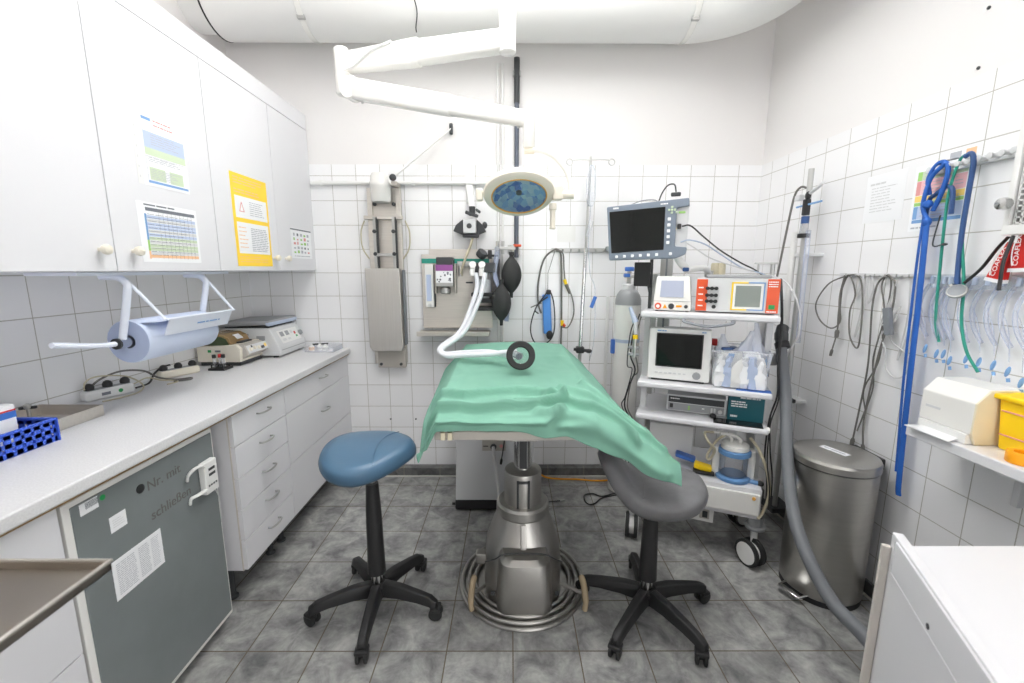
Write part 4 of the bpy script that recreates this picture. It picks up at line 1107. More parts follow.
MB().lathe([(.010, 0), (.010, .006)], LC + e1 * .152 + LN * .012, LN, 14).build('pivot_screw', M['black'], ol)
b = MB(); b.lathe([(.016, 1.70), (.016, 1.675), (.0115, 1.672), (.0115, 1.605), (.0135, 1.602), (.0135, 1.596), (.010, 1.594)][::-1], (.178, 1.885, 0), (0, 0, 1), 20); b.build('handle', M['off_white'], ol)
# ------------------------------------------------------------------ back wall
WY = YB - .007      # tile face
wr = thing('wall_rail', 'long thin white conduit running along the top of the back wall tiles', 'rail', (-.65, WY, 1.963))
MB().cyl((-1.265, WY - .014, 1.962), (-.07, WY - .014, 1.962), .013, 16).build('pipe', M['white_plastic'], wr)
for x in (-1.2, -.62, -.15): MB().box((x, WY - .012, 1.962), (.022, .024, .034), .004).build('clip', M['white_plastic'], wr)
for x, lab, z0, z1 in ((-.082, 'thin white conduit to the left of the dark pole', .03, 2.66), (-.052, 'second thin white conduit beside the dark pole', .03, 2.66)):
    c = thing('conduit', lab, 'pipe', (x, WY, z0)); MB().cyl((x, WY - .010, z0), (x, WY - .010, z1), .008, 12).build('pipe', M['white_plastic'], c)
    for zz in (.6, 1.4, 2.3): MB().box((x, WY - .007, zz), (.022, .014, .012), .002).build('clip', M['white_plastic'], c)
dpole = thing('wall_pole', 'dark blue-grey steel pole running up the back wall behind the operating lamp', 'pole', (.035, WY, 1.2))
MB().cyl((.036, WY - .020, 1.50), (.036, WY - .020, 2.68), .0145, 20).build('pole', mat('dark_blue_metal', rgb(92, 97, 108), .45, .4), dpole)
MB().cyl((.036, WY - .020, 2.43), (.036, WY - .020, 2.685), .0175, 20).build('upper_sleeve', M['dark_grey'], dpole)
for zz in (1.53, 2.6): MB().box((.036, WY - .012, zz), (.05, .024, .03), .004).build('bracket', M['dull_metal'], dpole)
MB().box((.04, WY - .045, 1.575), (.055, .018, .016), .004).build('orange_tap', M['orange'], dpole)

# folding steel unit on the wall
fu = thing('folding_wall_unit', 'tall steel folding bracket unit with a flat grey panel on the back wall', 'wall unit', (-.80, WY, .77))
for x in (-.895, -.715): MB().box2((x - .016, WY - .035, .80), (x + .016, WY, 1.93), .003).build('upright', M['steel_h'], fu)
MB().box2((-.88, WY - .02, 1.36), (-.73, WY, 1.93), .002).build('back_plate', M['steel_h'], fu)
MB().box2((-.93, WY - .06, 1.735), (-.685, WY - .035, 1.758), .003).build('cross_bar', M['steel_h'], fu)
for x in (-.862, -.742):
    MB().box2((x - .009, WY - .07, 1.36), (x + .009, WY - .035, 1.75), .002).build('slide_rod', M['dull_metal'], fu)
    MB().box2((x + .010, WY - .062, 1.36), (x + .016, WY - .035, 1.75)).build('slide_rod_shadow', M['dark_grey'], fu)  # the slide rod's shadow made as a dark strip
    for zz in (1.83, 1.66, 1.52): MB().lathe([(.012, 0), (.012, .008), (.0, .012)], (x, WY - (.068 if zz < 1.75 else .034), zz), (0, -1, 0), 12).build('bolt', M['dark_grey'], fu)
MB().box2((-.862, WY - .075, 1.505), (-.742, WY - .06, 1.525), .002).build('lower_cross_bar', M['dull_metal'], fu)
b = MB(); b.prism([(-.925, WY - .11, 1.43), (-.705, WY - .11, 1.43), (-.70, WY - .11, .925), (-.712, WY - .11, .895), (-.90, WY - .11, .895), (-.918, WY - .11, .925)], (0, .035, 0), .006); b.build('flat_panel', M['steel'], fu)
MB().box2((-.697, WY - .075, .93), (-.688, WY - .02, 1.42), .002).build('panel_edge', M['grey'], fu)
MB().box2((-.885, WY - .06, .775), (-.70, WY - .02, .91), .006).build('foot_plate', M['grey_paint'], fu)
for x in (-.862, -.73): MB().lathe([(.010, 0), (.010, .006)], (x, WY - .06, .80), (0, -1, 0), 12).build('foot_bolt', M['dark_grey'], fu)
for sx in (-1, 1):
    MB().tube(catmull([(-.805 + sx * .13, WY - .03, 1.73), (-.805 + sx * .155, WY - .03, 1.66), (-.805 + sx * .15, WY - .03, 1.56), (-.805 + sx * .11, WY - .03, 1.49)], 6), .0045, 8).build('side_wire', M['cable_beige'], fu)
jar = thing('wall_jar', 'white lidded cup fixed at the top of the folding steel wall unit', 'jar', (-.81, WY - .09, 1.86))
MB().lathe([(.052, 1.835), (.060, 1.845), (.063, 1.92), (.066, 1.925), (.066, 1.95), (.060, 1.958), (.058, 1.99), (.05, 2.005), (.02, 2.012), (.0, 2.012)], (-.808, WY - .075, 0), (0, 0, 1), 32).build('cup', M['white_gloss'], jar)
MB().box((-.808, WY - .018, 1.90), (.06, .034, .05), .004).build('holder', M['white_plastic'], jar)
rd = thing('telescopic_rod', 'slim white rod with black ball ends slanting up from the folding wall unit', 'rod', (-.72, 2.72, 1.97))
q0, q1 = Vector((-.715, 2.72, 1.972)), Vector((-.372, 2.838, 2.285))
MB().ell(q0, (.021, .021, .021)).build('ball_end', M['dark_grey'], rd)
MB().cyl(q0, q0.lerp(q1, .55), .0075, 12).build('outer_tube', M['white_plastic'], rd)
MB().cyl(q0.lerp(q1, .5), q1, .0052, 12).build('inner_tube', M['white_plastic'], rd)
b = MB(); b.box(q1 + Vector((0, .005, 0)), (.022, .02, .065), .006); b.build('wall_pivot', M['dark_grey'], rd)
MB().box2((-.735, WY - .11, 1.93), (-.70, WY, 1.955), .003).build('bracket', M['steel_h'], rd)

# gas valve on the wall above the anaesthesia panel
gv = thing('gas_valve', 'grey and black gas valve on the back wall above the anaesthesia panel', 'valve', (-.25, WY, 1.70))
MB().box2((-.285, WY - .012, 1.84), (-.235, WY, 2.01), .003).build('label_plate', M['white_plastic'], gv)
MB().lathe([(.008, 0), (.008, .004)], (-.262, WY - .012, 1.945), (0, -1, 0), 14).build('green_dot', M['green_led'], gv)
b = MB(); b.prism([(-.292, WY - .012, 2.005), (-.248, WY - .012, 2.005), (-.228, WY - .05, 1.80), (-.262, WY - .05, 1.80)], (0, .012, 0)); b.build('strap', M['white_plastic'], gv)
MB().cyl((-.245, WY - .045, 1.76), (-.245, WY - .045, 1.815), .020, 20).build('knob_stem', M['dark_grey'], gv)
MB().box((-.245, WY - .075, 1.765), (.085, .022, .020), .005, Matrix.Rotation(math.radians(18), 4, 'Y')).build('lever', M['dark_grey'], gv)
MB().box((-.205, WY - .075, 1.785), (.035, .02, .016), .004, Matrix.Rotation(math.radians(35), 4, 'Y')).build('lever_tip', M['dark_grey'], gv)
MB().box((-.258, WY - .055, 1.690), (.082, .09, .085), .006).build('valve_block', M['light_grey'], gv)
MB().lathe([(.016, 0), (.012, .004), (.012, .006)], (-.260, WY - .100, 1.692), (0, -1, 0), 18).build('port', M['dark_grey'], gv)
for pts_ in (((-.352, 1.662), (-.335, 1.70), (-.29, 1.735), (-.29, 1.64)), ((-.145, 1.662), (-.165, 1.70), (-.203, 1.735), (-.203, 1.64))):
    b = MB(); b.prism([(x - .012, WY - .075, z) for x, z in pts_], (0, .06, 0), .005); b.build('wing', M['dark_grey'], gv)
MB().box((-.255, WY - .05, 1.635), (.10, .07, .02), .005).build('foot', M['dark_grey'], gv)
MB().ell((-.165, WY - .06, 1.70), (.016, .016, .022)).build('side_knob', M['dark_grey'], gv)

# anaesthesia panel
ap = thing('anaesthesia_panel', 'steel anaesthesia wall panel with a teal stripe, flow tube and vaporiser', 'anaesthesia machine', (-.33, WY, 1.02))
MB().box2((-.580, WY - .030, 1.04), (-.12, WY, 1.52), .004).build('back_plate', M['steel_h'], ap)
MB().box2((-.53, WY - .028, 1.515), (-.17, WY - .004, 1.552), .003).build('top_lip', M['steel_h'], ap)
MB().box2((-.578, WY - .0325, 1.462), (-.14, WY - .030, 1.492)).build('teal_stripe', M['teal'], ap)
b = MB(); b.box2((-.60, WY - .155, 1.008), (-.135, WY - .002, 1.022), .002); b.box2((-.60, WY - .157, 1.002), (-.135, WY - .150, 1.032), .002); b.build('tray_shelf', M['steel_h'], ap)
fl = MB(); fl.box2((-.555, WY - .06, 1.18), (-.50, WY - .03, 1.455), .004); fo = fl.build('flow_meter', M['white_plastic'], ap)
MB().box2((-.545, WY - .064, 1.22), (-.515, WY - .058, 1.39), .002).build('glass_tube', M['p_blue'], fo)
MB().box2((-.498, WY - .05, 1.18), (-.490, WY - .03, 1.455), .001).build('flow_edge', M['dark_grey'], fo)
MB().lathe([(.010, 0), (.010, .012)], (-.528, WY - .06, 1.195), (0, -1, 0), 14).build('flow_knob', M['light_grey'], fo)
vp = MB(); vp.box2((-.475, WY - .115, 1.315), (-.365, WY - .03, 1.45), .006); vo = vp.build('vaporiser', M['dull_metal'], ap)
MB().box2((-.472, WY - .11, 1.44), (-.365, WY - .03, 1.50), .006).build('vaporiser_top', M['dark_grey'], vo)
MB().box2((-.474, WY - .1165, 1.415), (-.366, WY - .115, 1.452)).build('purple_label', M['p_purple'], vo)
b = MB(); b.box2((-.474, WY - .1165, 1.34), (-.366, WY - .115, 1.413)); rn = random.Random(5); b.m(1)
for k in range(14): b.lathe([(rn.uniform(.003, .007), 0), (.003, .001)], (-.42 + rn.uniform(-.045, .045), WY - .1165, 1.377 + rn.uniform(-.03, .03)), (0, -1, 0), 10)
b.build('dial', [M['paper'], M['ink_dark']], vo)
MB().lathe([(.028, 0), (.034, .006), (.034, .034), (.024, .045)], (-.42, WY - .08, 1.268), (0, 0, 1), 20).build('filler_knob', M['dull_metal'], vo)
for x in (-.482, -.356): MB().box2((x - .006, WY - .09, 1.27), (x + .006, WY - .03, 1.46), .003).build('mounting_bracket', M['grey_paint'], vo)
ab = MB(); ab.box2((-.255, WY - .16, 1.405), (-.095, WY - .03, 1.465), .006); ao = ab.build('circle_block', M['dark_grey'], ap)
MB().lathe([(.054, 1.245), (.054, 1.405)], (-.175, WY - .09, 0), (0, 0, 1), 28).build('absorber_canister', M['tub'], ao)
MB().lathe([(.048, 1.25), (.048, 1.36), (.0, 1.365)], (-.175, WY - .09, 0), (0, 0, 1), 24).build('white_granules', M['paper'], ao)
for z0 in (1.215, 1.255, 1.165):
    MB().box2((-.25, WY - .15, z0), (-.10, WY - .04, z0 + .024), .005).build('canister_clamp', M['black'], ao)
MB().box2((-.09, WY - .11, 1.16), (-.070, WY - .03, 1.49), .004).build('side_plate', M['black'], ao)
for x in (-.235, -.178):
    b = MB(); b.cyl((x, WY - .155, 1.455), (x, WY - .19, 1.425), .015, 16); b.tube(catmull([(x, WY - .17, 1.435), (x - .003, WY - .185, 1.41), (x - .002, WY - .187, 1.385)], 6), .016, 14)
    b.lathe([(.021, 0), (.021, .012)], (x, WY - .165, 1.45), (0, -1, .6), 16); b.build('hose_connector', M['white_plastic'], ao)
MB().lathe([(.030, 0), (.034, .006), (.034, .035), (.03, .04)], (-.195, WY - .09, 1.505), (.55, -.4, .7), 20).build('pressure_gauge', M['dark_grey'], ao)
b = MB(); b.box2((-.145, WY - .10, 1.49), (-.12, WY - .07, 1.545), .004); b.box2((-.17, WY - .095, 1.503), (-.08, WY - .075, 1.517), .003); b.build('relief_valve', M['black'], ao)
MB().box2((-.29, WY - .07, 1.335), (-.245, WY - .05, 1.345), .002).build('hook_bar', M['dark_grey'], ap)
b = MB(); b.box2((-.345, WY - .06, 1.44), (-.26, WY - .03, 1.475), .004); b.cyl((-.325, WY - .06, 1.38), (-.325, WY - .06, 1.45), .012, 12); b.build('outlet_block', M['dull_metal'], ap)
MB().tube(catmull([(-.318, WY - .06, 1.385), (-.315, WY - .075, 1.42), (-.285, WY - .085, 1.50), (-.255, WY - .08, 1.575), (-.245, WY - .06, 1.62)], 6), .008, 10).build('fresh_gas_hose', M['cable_beige'], ap)

# black breathing bags
def bag(label, c, rx, h):
    t = thing('breathing_bag', label, 'breathing bag', c, 0, 'black breathing bags beside the anaesthesia panel')
    pr = []
    for k in range(17):
        q = k / 16; r = rx * (math.sin(q * PI) ** .62) if 0 < q < 1 else 0
        pr.append((max(r, .011 if q < .5 else .013), -h / 2 + h * q))
    pr = [(.010, -h / 2 - .03)] + pr + [(.014, h / 2 + .02)]
    MB().lathe(pr, c, (0, 0, 1), 28, sy=.62).build('bag', M['rubber'], t)
    MB().lathe([(.016, 0), (.016, .02)], (c[0], c[1], c[2] + h / 2 + .01), (0, 0, 1), 18).build('neck', M['black'], t)
    return t
bag('black rubber breathing bag hanging higher, nearer the dark pole', (.004, 2.72, 1.39), .064, .225)
bag('black rubber breathing bag hanging lower, in front of the anaesthesia panel side', (-.058, 2.66, 1.22), .061, .225)
cp = thing('clear_hose', 'clear corrugated hose hanging between the two black breathing bags', 'hose', (-.09, 2.72, 1.5))
hose(MB(), [(-.085, 2.76, 1.56), (-.088, 2.72, 1.50), (-.10, 2.70, 1.40), (-.075, 2.70, 1.32), (-.03, 2.70, 1.27), (-.022, 2.70, 1.18), (-.028, 2.69, 1.10)], .014).build('hose', M['tube'], cp)
bf = thing('breathing_bag_mount', 'small metal tap manifold above the black breathing bags', 'valve', (-.03, WY - .05, 1.56))
b = MB(); b.box2((-.10, WY - .10, 1.545), (.03, WY - .07, 1.565), .004)
for x in (-.085, -.05, -.01, .012): b.cyl((x, WY - .085, 1.52), (x, WY - .085, 1.60 if x < -.04 else 1.575), .010, 12)
b.build('manifold', M['dull_metal'], bf)
MB().box2((-.09, WY - .075, 1.55), (-.07, WY, 1.562), .002).build('arm', M['dull_metal'], bf)

# infusion stand
iv = thing('infusion_stand', 'slim steel infusion stand with hooks at the head of the table', 'infusion stand', (.45, 2.66, 0))
P0, P1 = Vector((.437, 2.655, .90)), Vector((.478, 2.70, 2.07))
MB().cyl((.437, 2.655, .82), P0, .011, 16).build('lower_pole', M['dull_metal'], iv)
b = MB(); b.tube([(.437, 2.655, .85), (.40, 2.60, .846), (.384, 2.50, .846)], .010, 10); b.build('rail_arm', M['dull_metal'], iv)
MB().cyl(P0, P0.lerp(P1, .56), .0115, 16).build('middle_pole', M['chrome'], iv)
MB().cyl(P0.lerp(P1, .5), P1, .008, 14).build('upper_pole', M['dull_metal'], iv)
b = MB(); b.box(P0 + Vector((.0, 0, .025)), (.05, .045, .04), .006); b.cyl(P0 + Vector((-.04, -.01, .03)), P0 + Vector((.05, -.01, .02)), .010, 12); b.ell(P0 + Vector((.055, -.01, .018)), (.02, .014, .014)); b.build('clamp', M['black'], iv)
for sx in (-1, 1):
    b = MB(); b.tube(catmull([P1, P1 + Vector((sx * .06, 0, .003)), P1 + Vector((sx * .108, 0, .0))], 4), .0035, 8)
    b.torus(P1 + Vector((sx * .126, 0, -.012)), .018, .0032, (0, 1, 0), 22, 8); b.build('hook', M['dull_metal'], iv)
MB().ell(P1 + Vector((0, 0, .006)), (.008, .008, .02)).build('tip', M['dull_metal'], iv)
bgg = thing('infusion_bag', 'clear infusion sleeve hanging on the slim steel stand', 'infusion bag', (.478, 2.69, 1.95))
MB().loft([[(.478 + sx * w, 2.665 + sy * .012, z) for sx, sy in ((-1, -1), (1, -1), (1, 1), (-1, 1))] for z, w in ((1.80, .012), (1.84, .026), (1.95, .028), (2.0, .022), (2.03, .008))]).build('sleeve', M['clear'], bgg)
MB().tube(catmull([(.478, 2.66, 1.80), (.47, 2.65, 1.6), (.485, 2.65, 1.4), (.52, 2.66, 1.30), (.525, 2.66, 1.0), (.50, 2.66, .85)], 8), .003, 8).build('drip_line', M['tube'], bgg)
b = MB(); b.tube([(.462, 2.64, 1.62), (.485, 2.64, 1.71)], .012, 12); b.build('drip_chamber', M['tub'], bgg)
b = MB(); b.box((.512, 2.655, 1.225), (.022, .014, .075), .004, Matrix.Rotation(math.radians(20), 4, 'Y')); b.build('roller_clamp', M['blue_plastic'], bgg)

# hook strip with cables
hk = thing('hook_strip', 'steel hook strip with cables on the back wall beside the monitor', 'hook strip', (.45, WY, 1.55))
MB().box2((.265, WY - .008, 1.535), (.68, WY, 1.562), .002).build('strip', M['dull_metal'], hk)
for k in range(8):
    x = .285 + k * .053
    MB().tube(catmull([(x, WY - .006, 1.548), (x, WY - .032, 1.543), (x, WY - .038, 1.556)], 5), .0042, 8).build('hook', M['dull_metal'], hk)
MB().box2((.615, WY - .03, 1.54), (.74, WY - .008, 1.572), .004).build('grey_block', M['mid_grey'], hk)
MB().box2((.30, WY - .001, 1.60), (.42, WY, 1.70)).build('faint_label', M['white_plastic'], hk)
y_ = 2.805
cable('grey cable arching from the hook strip down to the blue cuff', [(.31, y_, 1.545), (.28, y_, 1.55), (.215, y_, 1.49), (.18, y_, 1.35), (.18, y_, 1.21), (.20, y_, 1.14)], .006, 'cable_grey')
cable('thick grey cable hanging straight from the hook strip', [(.29, y_, 1.545), (.318, y_ - .01, 1.53), (.327, y_, 1.45), (.332, y_, 1.25), (.335, y_, 1.05), (.335, y_, .88)], .0065, 'cable_grey')
c_ = cable('grey sensor lead with yellow and orange connectors on the back wall', [(.305, y_, 1.55), (.335, y_ - .015, 1.52), (.345, y_, 1.42), (.36, y_, 1.33), (.40, y_, 1.25), (.415, y_, 1.14), (.38, y_, 1.05), (.335, y_, 1.05)], .0045, 'cable_grey')
for p, q, r_, mm in (((.348, y_ - .012, 1.36), (.358, y_ - .012, 1.33), .012, 'yellow'), ((.358, y_ - .012, 1.33), (.385, y_ - .012, 1.27), .012, 'cable_grey'), ((.338, y_ - .014, 1.095), (.338, y_ - .014, 1.06), .012, 'yellow'), ((.343, y_ - .016, 1.07), (.357, y_ - .016, 1.055), .011, 'orange')):
    MB().cyl(p, q, r_, 14, r_ * .8).build('connector', M[mm], c_)
cf = thing('blood_pressure_cuff', 'small blue cuff with a black coiled lead hanging on the back wall', 'cuff', (.24, y_, 1.1))
b = MB(); b.box((.238, y_ - .012, 1.135), (.055, .02, .26), .009, Matrix.Rotation(math.radians(-3), 4, 'Y')); b.build('cuff', M['blue_pad'], cf)
b = MB(); b.tube(catmull([(.24, y_ - .03, 1.25), (.17, y_ - .03, 1.19), (.13, y_ - .03, 1.05), (.16, y_ - .03, .95), (.24, y_ - .032, .95), (.285, y_ - .03, 1.03), (.28, y_ - .03, 1.20), (.25, y_ - .03, 1.29), (.22, y_ - .03, 1.26), (.16, y_ - .03, 1.17), (.18, y_ - .03, 1.14)], 8), .0042, 8); b.build('lead', M['black'], cf)
MB().box((.245, y_ - .028, 1.28), (.03, .02, .03), .006).build('lead_clip', M['black'], cf)
MB().ell((.255, y_ - .03, 1.0), (.022, .014, .03)).build('bulb', M['black'], cf)
b = MB(); b.cyl((.13, y_ - .02, 1.18), (.2, y_ - .02, 1.21), .004, 8); b.build('link', M['cable_grey'], cf)
MB().tube([(.24, y_ - .02, 1.27), (.24, y_ - .01, 1.40), (.285, WY - .036, 1.545)], .0022, 6).build('hanging_cord', M['cable_grey'], cf)

# two capped holes in the tiles are screw plugs
for x in (-.835, -.66):
    pg = thing('screw_plug', 'tiny screw plug in the lower back wall tiles, ' + ('left one' if x < -.7 else 'right one'), 'screw', (x, WY, .395))
    MB().lathe([(.006, 0), (.006, .003), (.0, .005)], (x, WY, .395), (0, -1, 0), 12).build('head', M['dark_grey'], pg)

# gas cylinder
gc = thing('gas_cylinder', 'tall white gas cylinder with a grey shoulder behind the trolley', 'gas cylinder', (.715, 2.62, 0))
gcx, gcy = .718, 2.62
MB().lathe([(.07, 0), (.078, .008), (.078, 1.215)], (gcx, gcy, 0), (0, 0, 1), 40).build('body', M['white_gloss'], gc)
MB().lathe([(.0785, 1.213), (.077, 1.245), (.068, 1.275), (.052, 1.298), (.040, 1.305)], (gcx, gcy, 0), (0, 0, 1), 40).build('shoulder', M['mid_grey'], gc)
MB().lathe([(.040, 1.30), (.040, 1.335), (.034, 1.338), (.02, 1.34)], (gcx, gcy, 0), (0, 0, 1), 28).build('neck_ring', M['light_grey'], gc)
b = MB(); b.cyl((gcx, gcy, 1.335), (gcx, gcy, 1.42), .014, 16); b.cyl((gcx - .03, gcy, 1.385), (gcx + .07, gcy - .01, 1.385), .010, 12); b.build('valve', M['dull_metal'], gc)
MB().lathe([(.026, 1.415), (.028, 1.42), (.028, 1.435), (.024, 1.44)], (gcx, gcy, 0), (0, 0, 1), 16).build('hand_wheel', M['blue_plastic'], gc)
MB().box((gcx - .02, gcy - .02, 1.39), (.035, .035, .022), .006).build('blue_tap', M['blue_plastic'], gc)
MB().tube(catmull([(gcx + .06, gcy - .01, 1.385), (gcx + .10, gcy - .02, 1.36), (gcx + .12, gcy - .03, 1.28)], 6), .006, 8).build('outlet_hose', M['black'], gc)
MB().lathe([(.080, .985), (.080, 1.005)], (gcx, gcy, 0), (0, 0, 1), 40, cap=False).build('strap', M['cable_blue'], gc)
MB().box((gcx - .085, gcy - .01, .955), (.025, .03, .09), .006).build('blue_buckle', M['blue_plastic'], gc)
MB().cyl((.645, YB - .02, .02), (.645, YB - .02, 1.25), .012, 14).build('wall_bar', M['white_plastic'], gc)
# ------------------------------------------------------------------ equipment trolley (own axes: x along the front, y to the back)
TO = Vector((.64, 2.10, 0)); TR = math.radians(-23.5)
TM = Matrix.Translation(TO) @ Matrix.Rotation(TR, 4, 'Z')
def on_trolley(name, label, cat, loc, group=None):
    """a thing standing on the trolley, axes turned like the trolley's; parts are given in trolley coordinates"""
    t = thing(name, label, cat, (TM @ Vector(loc)), TR, group); return t
class TB(MB):
    def put(s, name, m, parent, **k):
        bmesh.ops.transform(s.bm, matrix=TM, verts=s.bm.verts); return s.build(name, m, parent, **k)
tv = lambda x, y, z: TM @ Vector((x, y, z))
XA, ZA, YA = TR and (TM.to_3x3() @ Vector((1, 0, 0))), Vector((0, 0, 1)), TM.to_3x3() @ Vector((0, 1, 0))

tl = thing('equipment_trolley', 'white wheeled equipment trolley with three shelves and a drawer', 'trolley', TO, TR)
W, D = .595, .43
def shelf(z, th, y0=0, name='shelf', x0=0, x1=W):
    b = TB(); b.box2((x0, y0, z - th), (x1, D, z), .009, 3); b.put(name, M['white'], tl)
shelf(1.222, .030); shelf(.868, .030); shelf(.700, .028, -.005)
for x in (.022, W - .022):
    TB().box2((x - .014, .12, .38), (x + .014, .16, 1.20), .002).put('side_panel', M['light_grey'], tl)
    TB().box2((x - .018, D - .045, .25), (x + .018, D - .01, 1.40), .003).put('rear_post', M['dull_metal'], tl)
TB().box2((.02, .30, .40), (.022, D, .70)).put('left_screen', M['grey_paint'], tl)
b = TB(); b.tube(catmull([(.20, .0, 1.192), (.21, -.022, 1.182), (.305, -.04, 1.168), (.40, -.022, 1.182), (.41, .0, 1.192)], 8), .009, 10, flat=.7); b.put('pull_handle', M['grey'], tl)
b = TB(); b.box2((0, .0, .245), (W, D, .40), .008); b.put('drawer_case', M['white'], tl)
d_ = TB(); d_.box2((.03, -.016, .272), (W - .008, .0, .378), .003); dr1 = d_.put('drawer', M['white_gloss'], tl)
TB().lathe([(.008, 0), (.008, .006)], (.56, -.016, .36), (0, -1, 0), 14).put('lock', M['amber_glass'], dr1)
TB().box((.325, -.022, .372), (.05, .016, .018), .005).put('drawer_handle', M['dark_grey'], dr1)
b = TB(); b.box2((.10, .03, .165), (.40, D - .05, .245), .004); sb = b.put('power_box', M['white_plastic'], tl)
for x in (.27, .335):
    TB().box2((x, .026, .183), (x + .045, .032, .232), .002).put('socket', M['grey_paint'], sb)
TB().box2((.348, .024, .19), (.372, .030, .225), .002).put('switch', M['dark_grey'], sb)
for i, (x, y, a) in enumerate(((.005, .04, 90), (.585, .045, 24), (.02, D - .04, 60), (W - .02, D - .04, 40))):
    # large castor: hub cylinder, fork and a wheel with pale discs
    R = .066; tread = .020
    hb = TB(); hb.cyl((x, y, .19), (x, y, .245), .034, 24); hb.lathe([(.044, .182), (.046, .186), (.046, .196), (.040, .20)], (x, y, 0), (0, 0, 1), 24); ho = hb.put('castor', M['mid_grey'], tl)
    dr_v = Vector((math.cos(math.radians(a)), math.sin(math.radians(a)), 0)); n = Vector((-dr_v.y, dr_v.x, 0))
    if i == 0: n = Vector((.993, .12, 0)); dr_v = Vector((-.12, .993, 0))
    if i == 1: n = Vector((-.75, -.66, 0)); dr_v = Vector((.66, -.75, 0))
    c = Vector((x, y, R)) + (Vector((-.012, -.03, 0)) if i == 1 else dr_v * -.02)
    fk = TB(); fk.box((x, y, .13), (.03, .03, .12), .006); fk.cyl(c - n * .013, c + n * .013, .046, 28); fk.put('fork', M['white_plastic'], ho)
    for s_ in (-1, 1):
        w = TB(); cc = c + n * s_ * .022
        w.lathe([(R - .012, -.010), (R, -.007), (R, .007), (R - .012, .010)], cc, n, 40); wh = w.put('wheel', M['rubber'], ho)
        w = TB(); w.lathe([(R - .013, -.0005), (R - .014, .004), (.012, .006), (.0, .006)], cc + n * s_ * .008, n * s_, 36, cap=False); w.put('disc', M['white_plastic'], wh)

# upper monitor on its arm
um = on_trolley('patient_monitor', 'blue-grey flat monitor with a dark screen on an arm above the trolley', 'monitor', (0, .1, 1.46))
b = TB()
b.prism([(-.198, .06, 1.735), (.186, .06, 1.757), (.19, .06, 1.72), (.135, .06, 1.712), (.135, .06, 1.535), (.19, .06, 1.530), (.186, .06, 1.498), (.140, .06, 1.478), (-.176, .06, 1.470)], (0, .055, 0), .006); b.put('front_housing', M['blue_grey'], um)
b = TB(); b.prism([(.125, .075, 1.735), (.187, .075, 1.745), (.187, .075, 1.505), (.125, .075, 1.49)], (0, .06, 0), .004); b.prism([(-.17, .11, 1.72), (.17, .11, 1.73), (.15, .11, 1.50), (-.15, .11, 1.49)], (0, .04, 0), .01); b.put('rear_housing', M['light_grey'], um)
b = TB(); b.prism([(-.183, .0585, 1.709), (.082, .0585, 1.721), (.085, .0585, 1.520), (-.165, .0585, 1.506)], (0, .003, 0)); b.put('screen', M['screen'], um)
b = TB()
for k in range(6): b.box((-.138 + k * .0385, .0575, 1.488 + k * .0018), (.014, .006, .014), .003)
b.box((.118, .0575, 1.500), (.014, .006, .014), .003)
for k in range(5): b.box((.103, .0575, 1.663 - k * .0275), (.015, .006, .015), .003)
b.put('button', M['paper'], um)
b = TB()
for dx, dz in ((0, .0), (-.013, 0), (.013, 0), (0, .013), (0, -.013), (.022, -.012)): b.box((.113 + dx, .0575, 1.705 + dz), (.010, .006, .010), .002)
b.m(1); b.box((.158, .073, 1.693), (.03, .004, .010), .002); b.put('arrow_keys', [M['p_green'], M['p_green2']], um)
b = TB(); lines(b, Vector((-.165, .0595, 1.720)), Vector((1, 0, .04)), ZA, 0, .03, 0, .010, 1, .8, .0002); lines(b, Vector((.06, .0595, 1.730)), Vector((1, 0, .04)), ZA, 0, .04, 0, .008, 1, .7, .0002); b.put('lettering', M['ink_white'], um)
TB().box((.150, .066, 1.628), (.018, .022, .024), .004).put('black_socket_plug', M['black'], um)
b = TB(); b.tube(catmull([(.135, .14, 1.52), (.15, .15, 1.48), (.175, .16, 1.445), (.205, .17, 1.42)], 6), .024, 16, flat=.8); b.put('arm_head', M['white_plastic'], um)
b = TB(); b.tube(catmull([(.20, .17, 1.425), (.24, .22, 1.43), (.28, .30, 1.43), (.30, .35, 1.40)], 6), .016, 12); b.put('arm', M['white_plastic'], um)
TB().box((.190, .135, 1.425), (.03, .02, .020), .005).put('blue_lever', M['navy'], um)
b = TB(); b.cyl((.30, .36, 1.222), (.30, .36, 1.42), .022, 18); b.put('arm_column', M['dull_metal'], um)
b = TB(); b.tube(catmull([(.045, .10, 1.745), (.06, .10, 1.79), (.085, .10, 1.825), (.115, .09, 1.825), (.125, .08, 1.79)], 8), .0035, 8); b.box((.125, .08, 1.778), (.045, .02, .018), .005); b.put('aerial_lead', M['dark_grey'], um)
b = TB(); b.tube(catmull([(-.09, .10, 1.742), (-.04, .105, 1.76), (.02, .105, 1.763), (.05, .10, 1.748)], 6), .003, 8); b.put('carry_wire', M['mid_grey'], um)
def tcable(label, pts, r, m, **k): return cable(label, [tv(*p) for p in pts], r, m, **k)
tcable('black lead running from the monitor socket down to the orange-ended unit', [(.162, .062, 1.628), (.20, .06, 1.628), (.26, .12, 1.58), (.34, .22, 1.52), (.44, .30, 1.46), (.52, .36, 1.42), (.60, .45, 1.36)], .0038, 'black')
tcable('pale blue lead running from the monitor to the back of the trolley', [(.16, .075, 1.555), (.20, .07, 1.563), (.27, .14, 1.545), (.36, .24, 1.49), (.46, .32, 1.43), (.56, .38, 1.40), (.63, .40, 1.33), (.66, .42, 1.24)], .0035, 'cable_blue')
tcable('second pale lead looping under the monitor arm', [(.17, .08, 1.56), (.22, .10, 1.53), (.30, .18, 1.48), (.42, .28, 1.44), (.52, .36, 1.412)], .003, 'cable_lt')
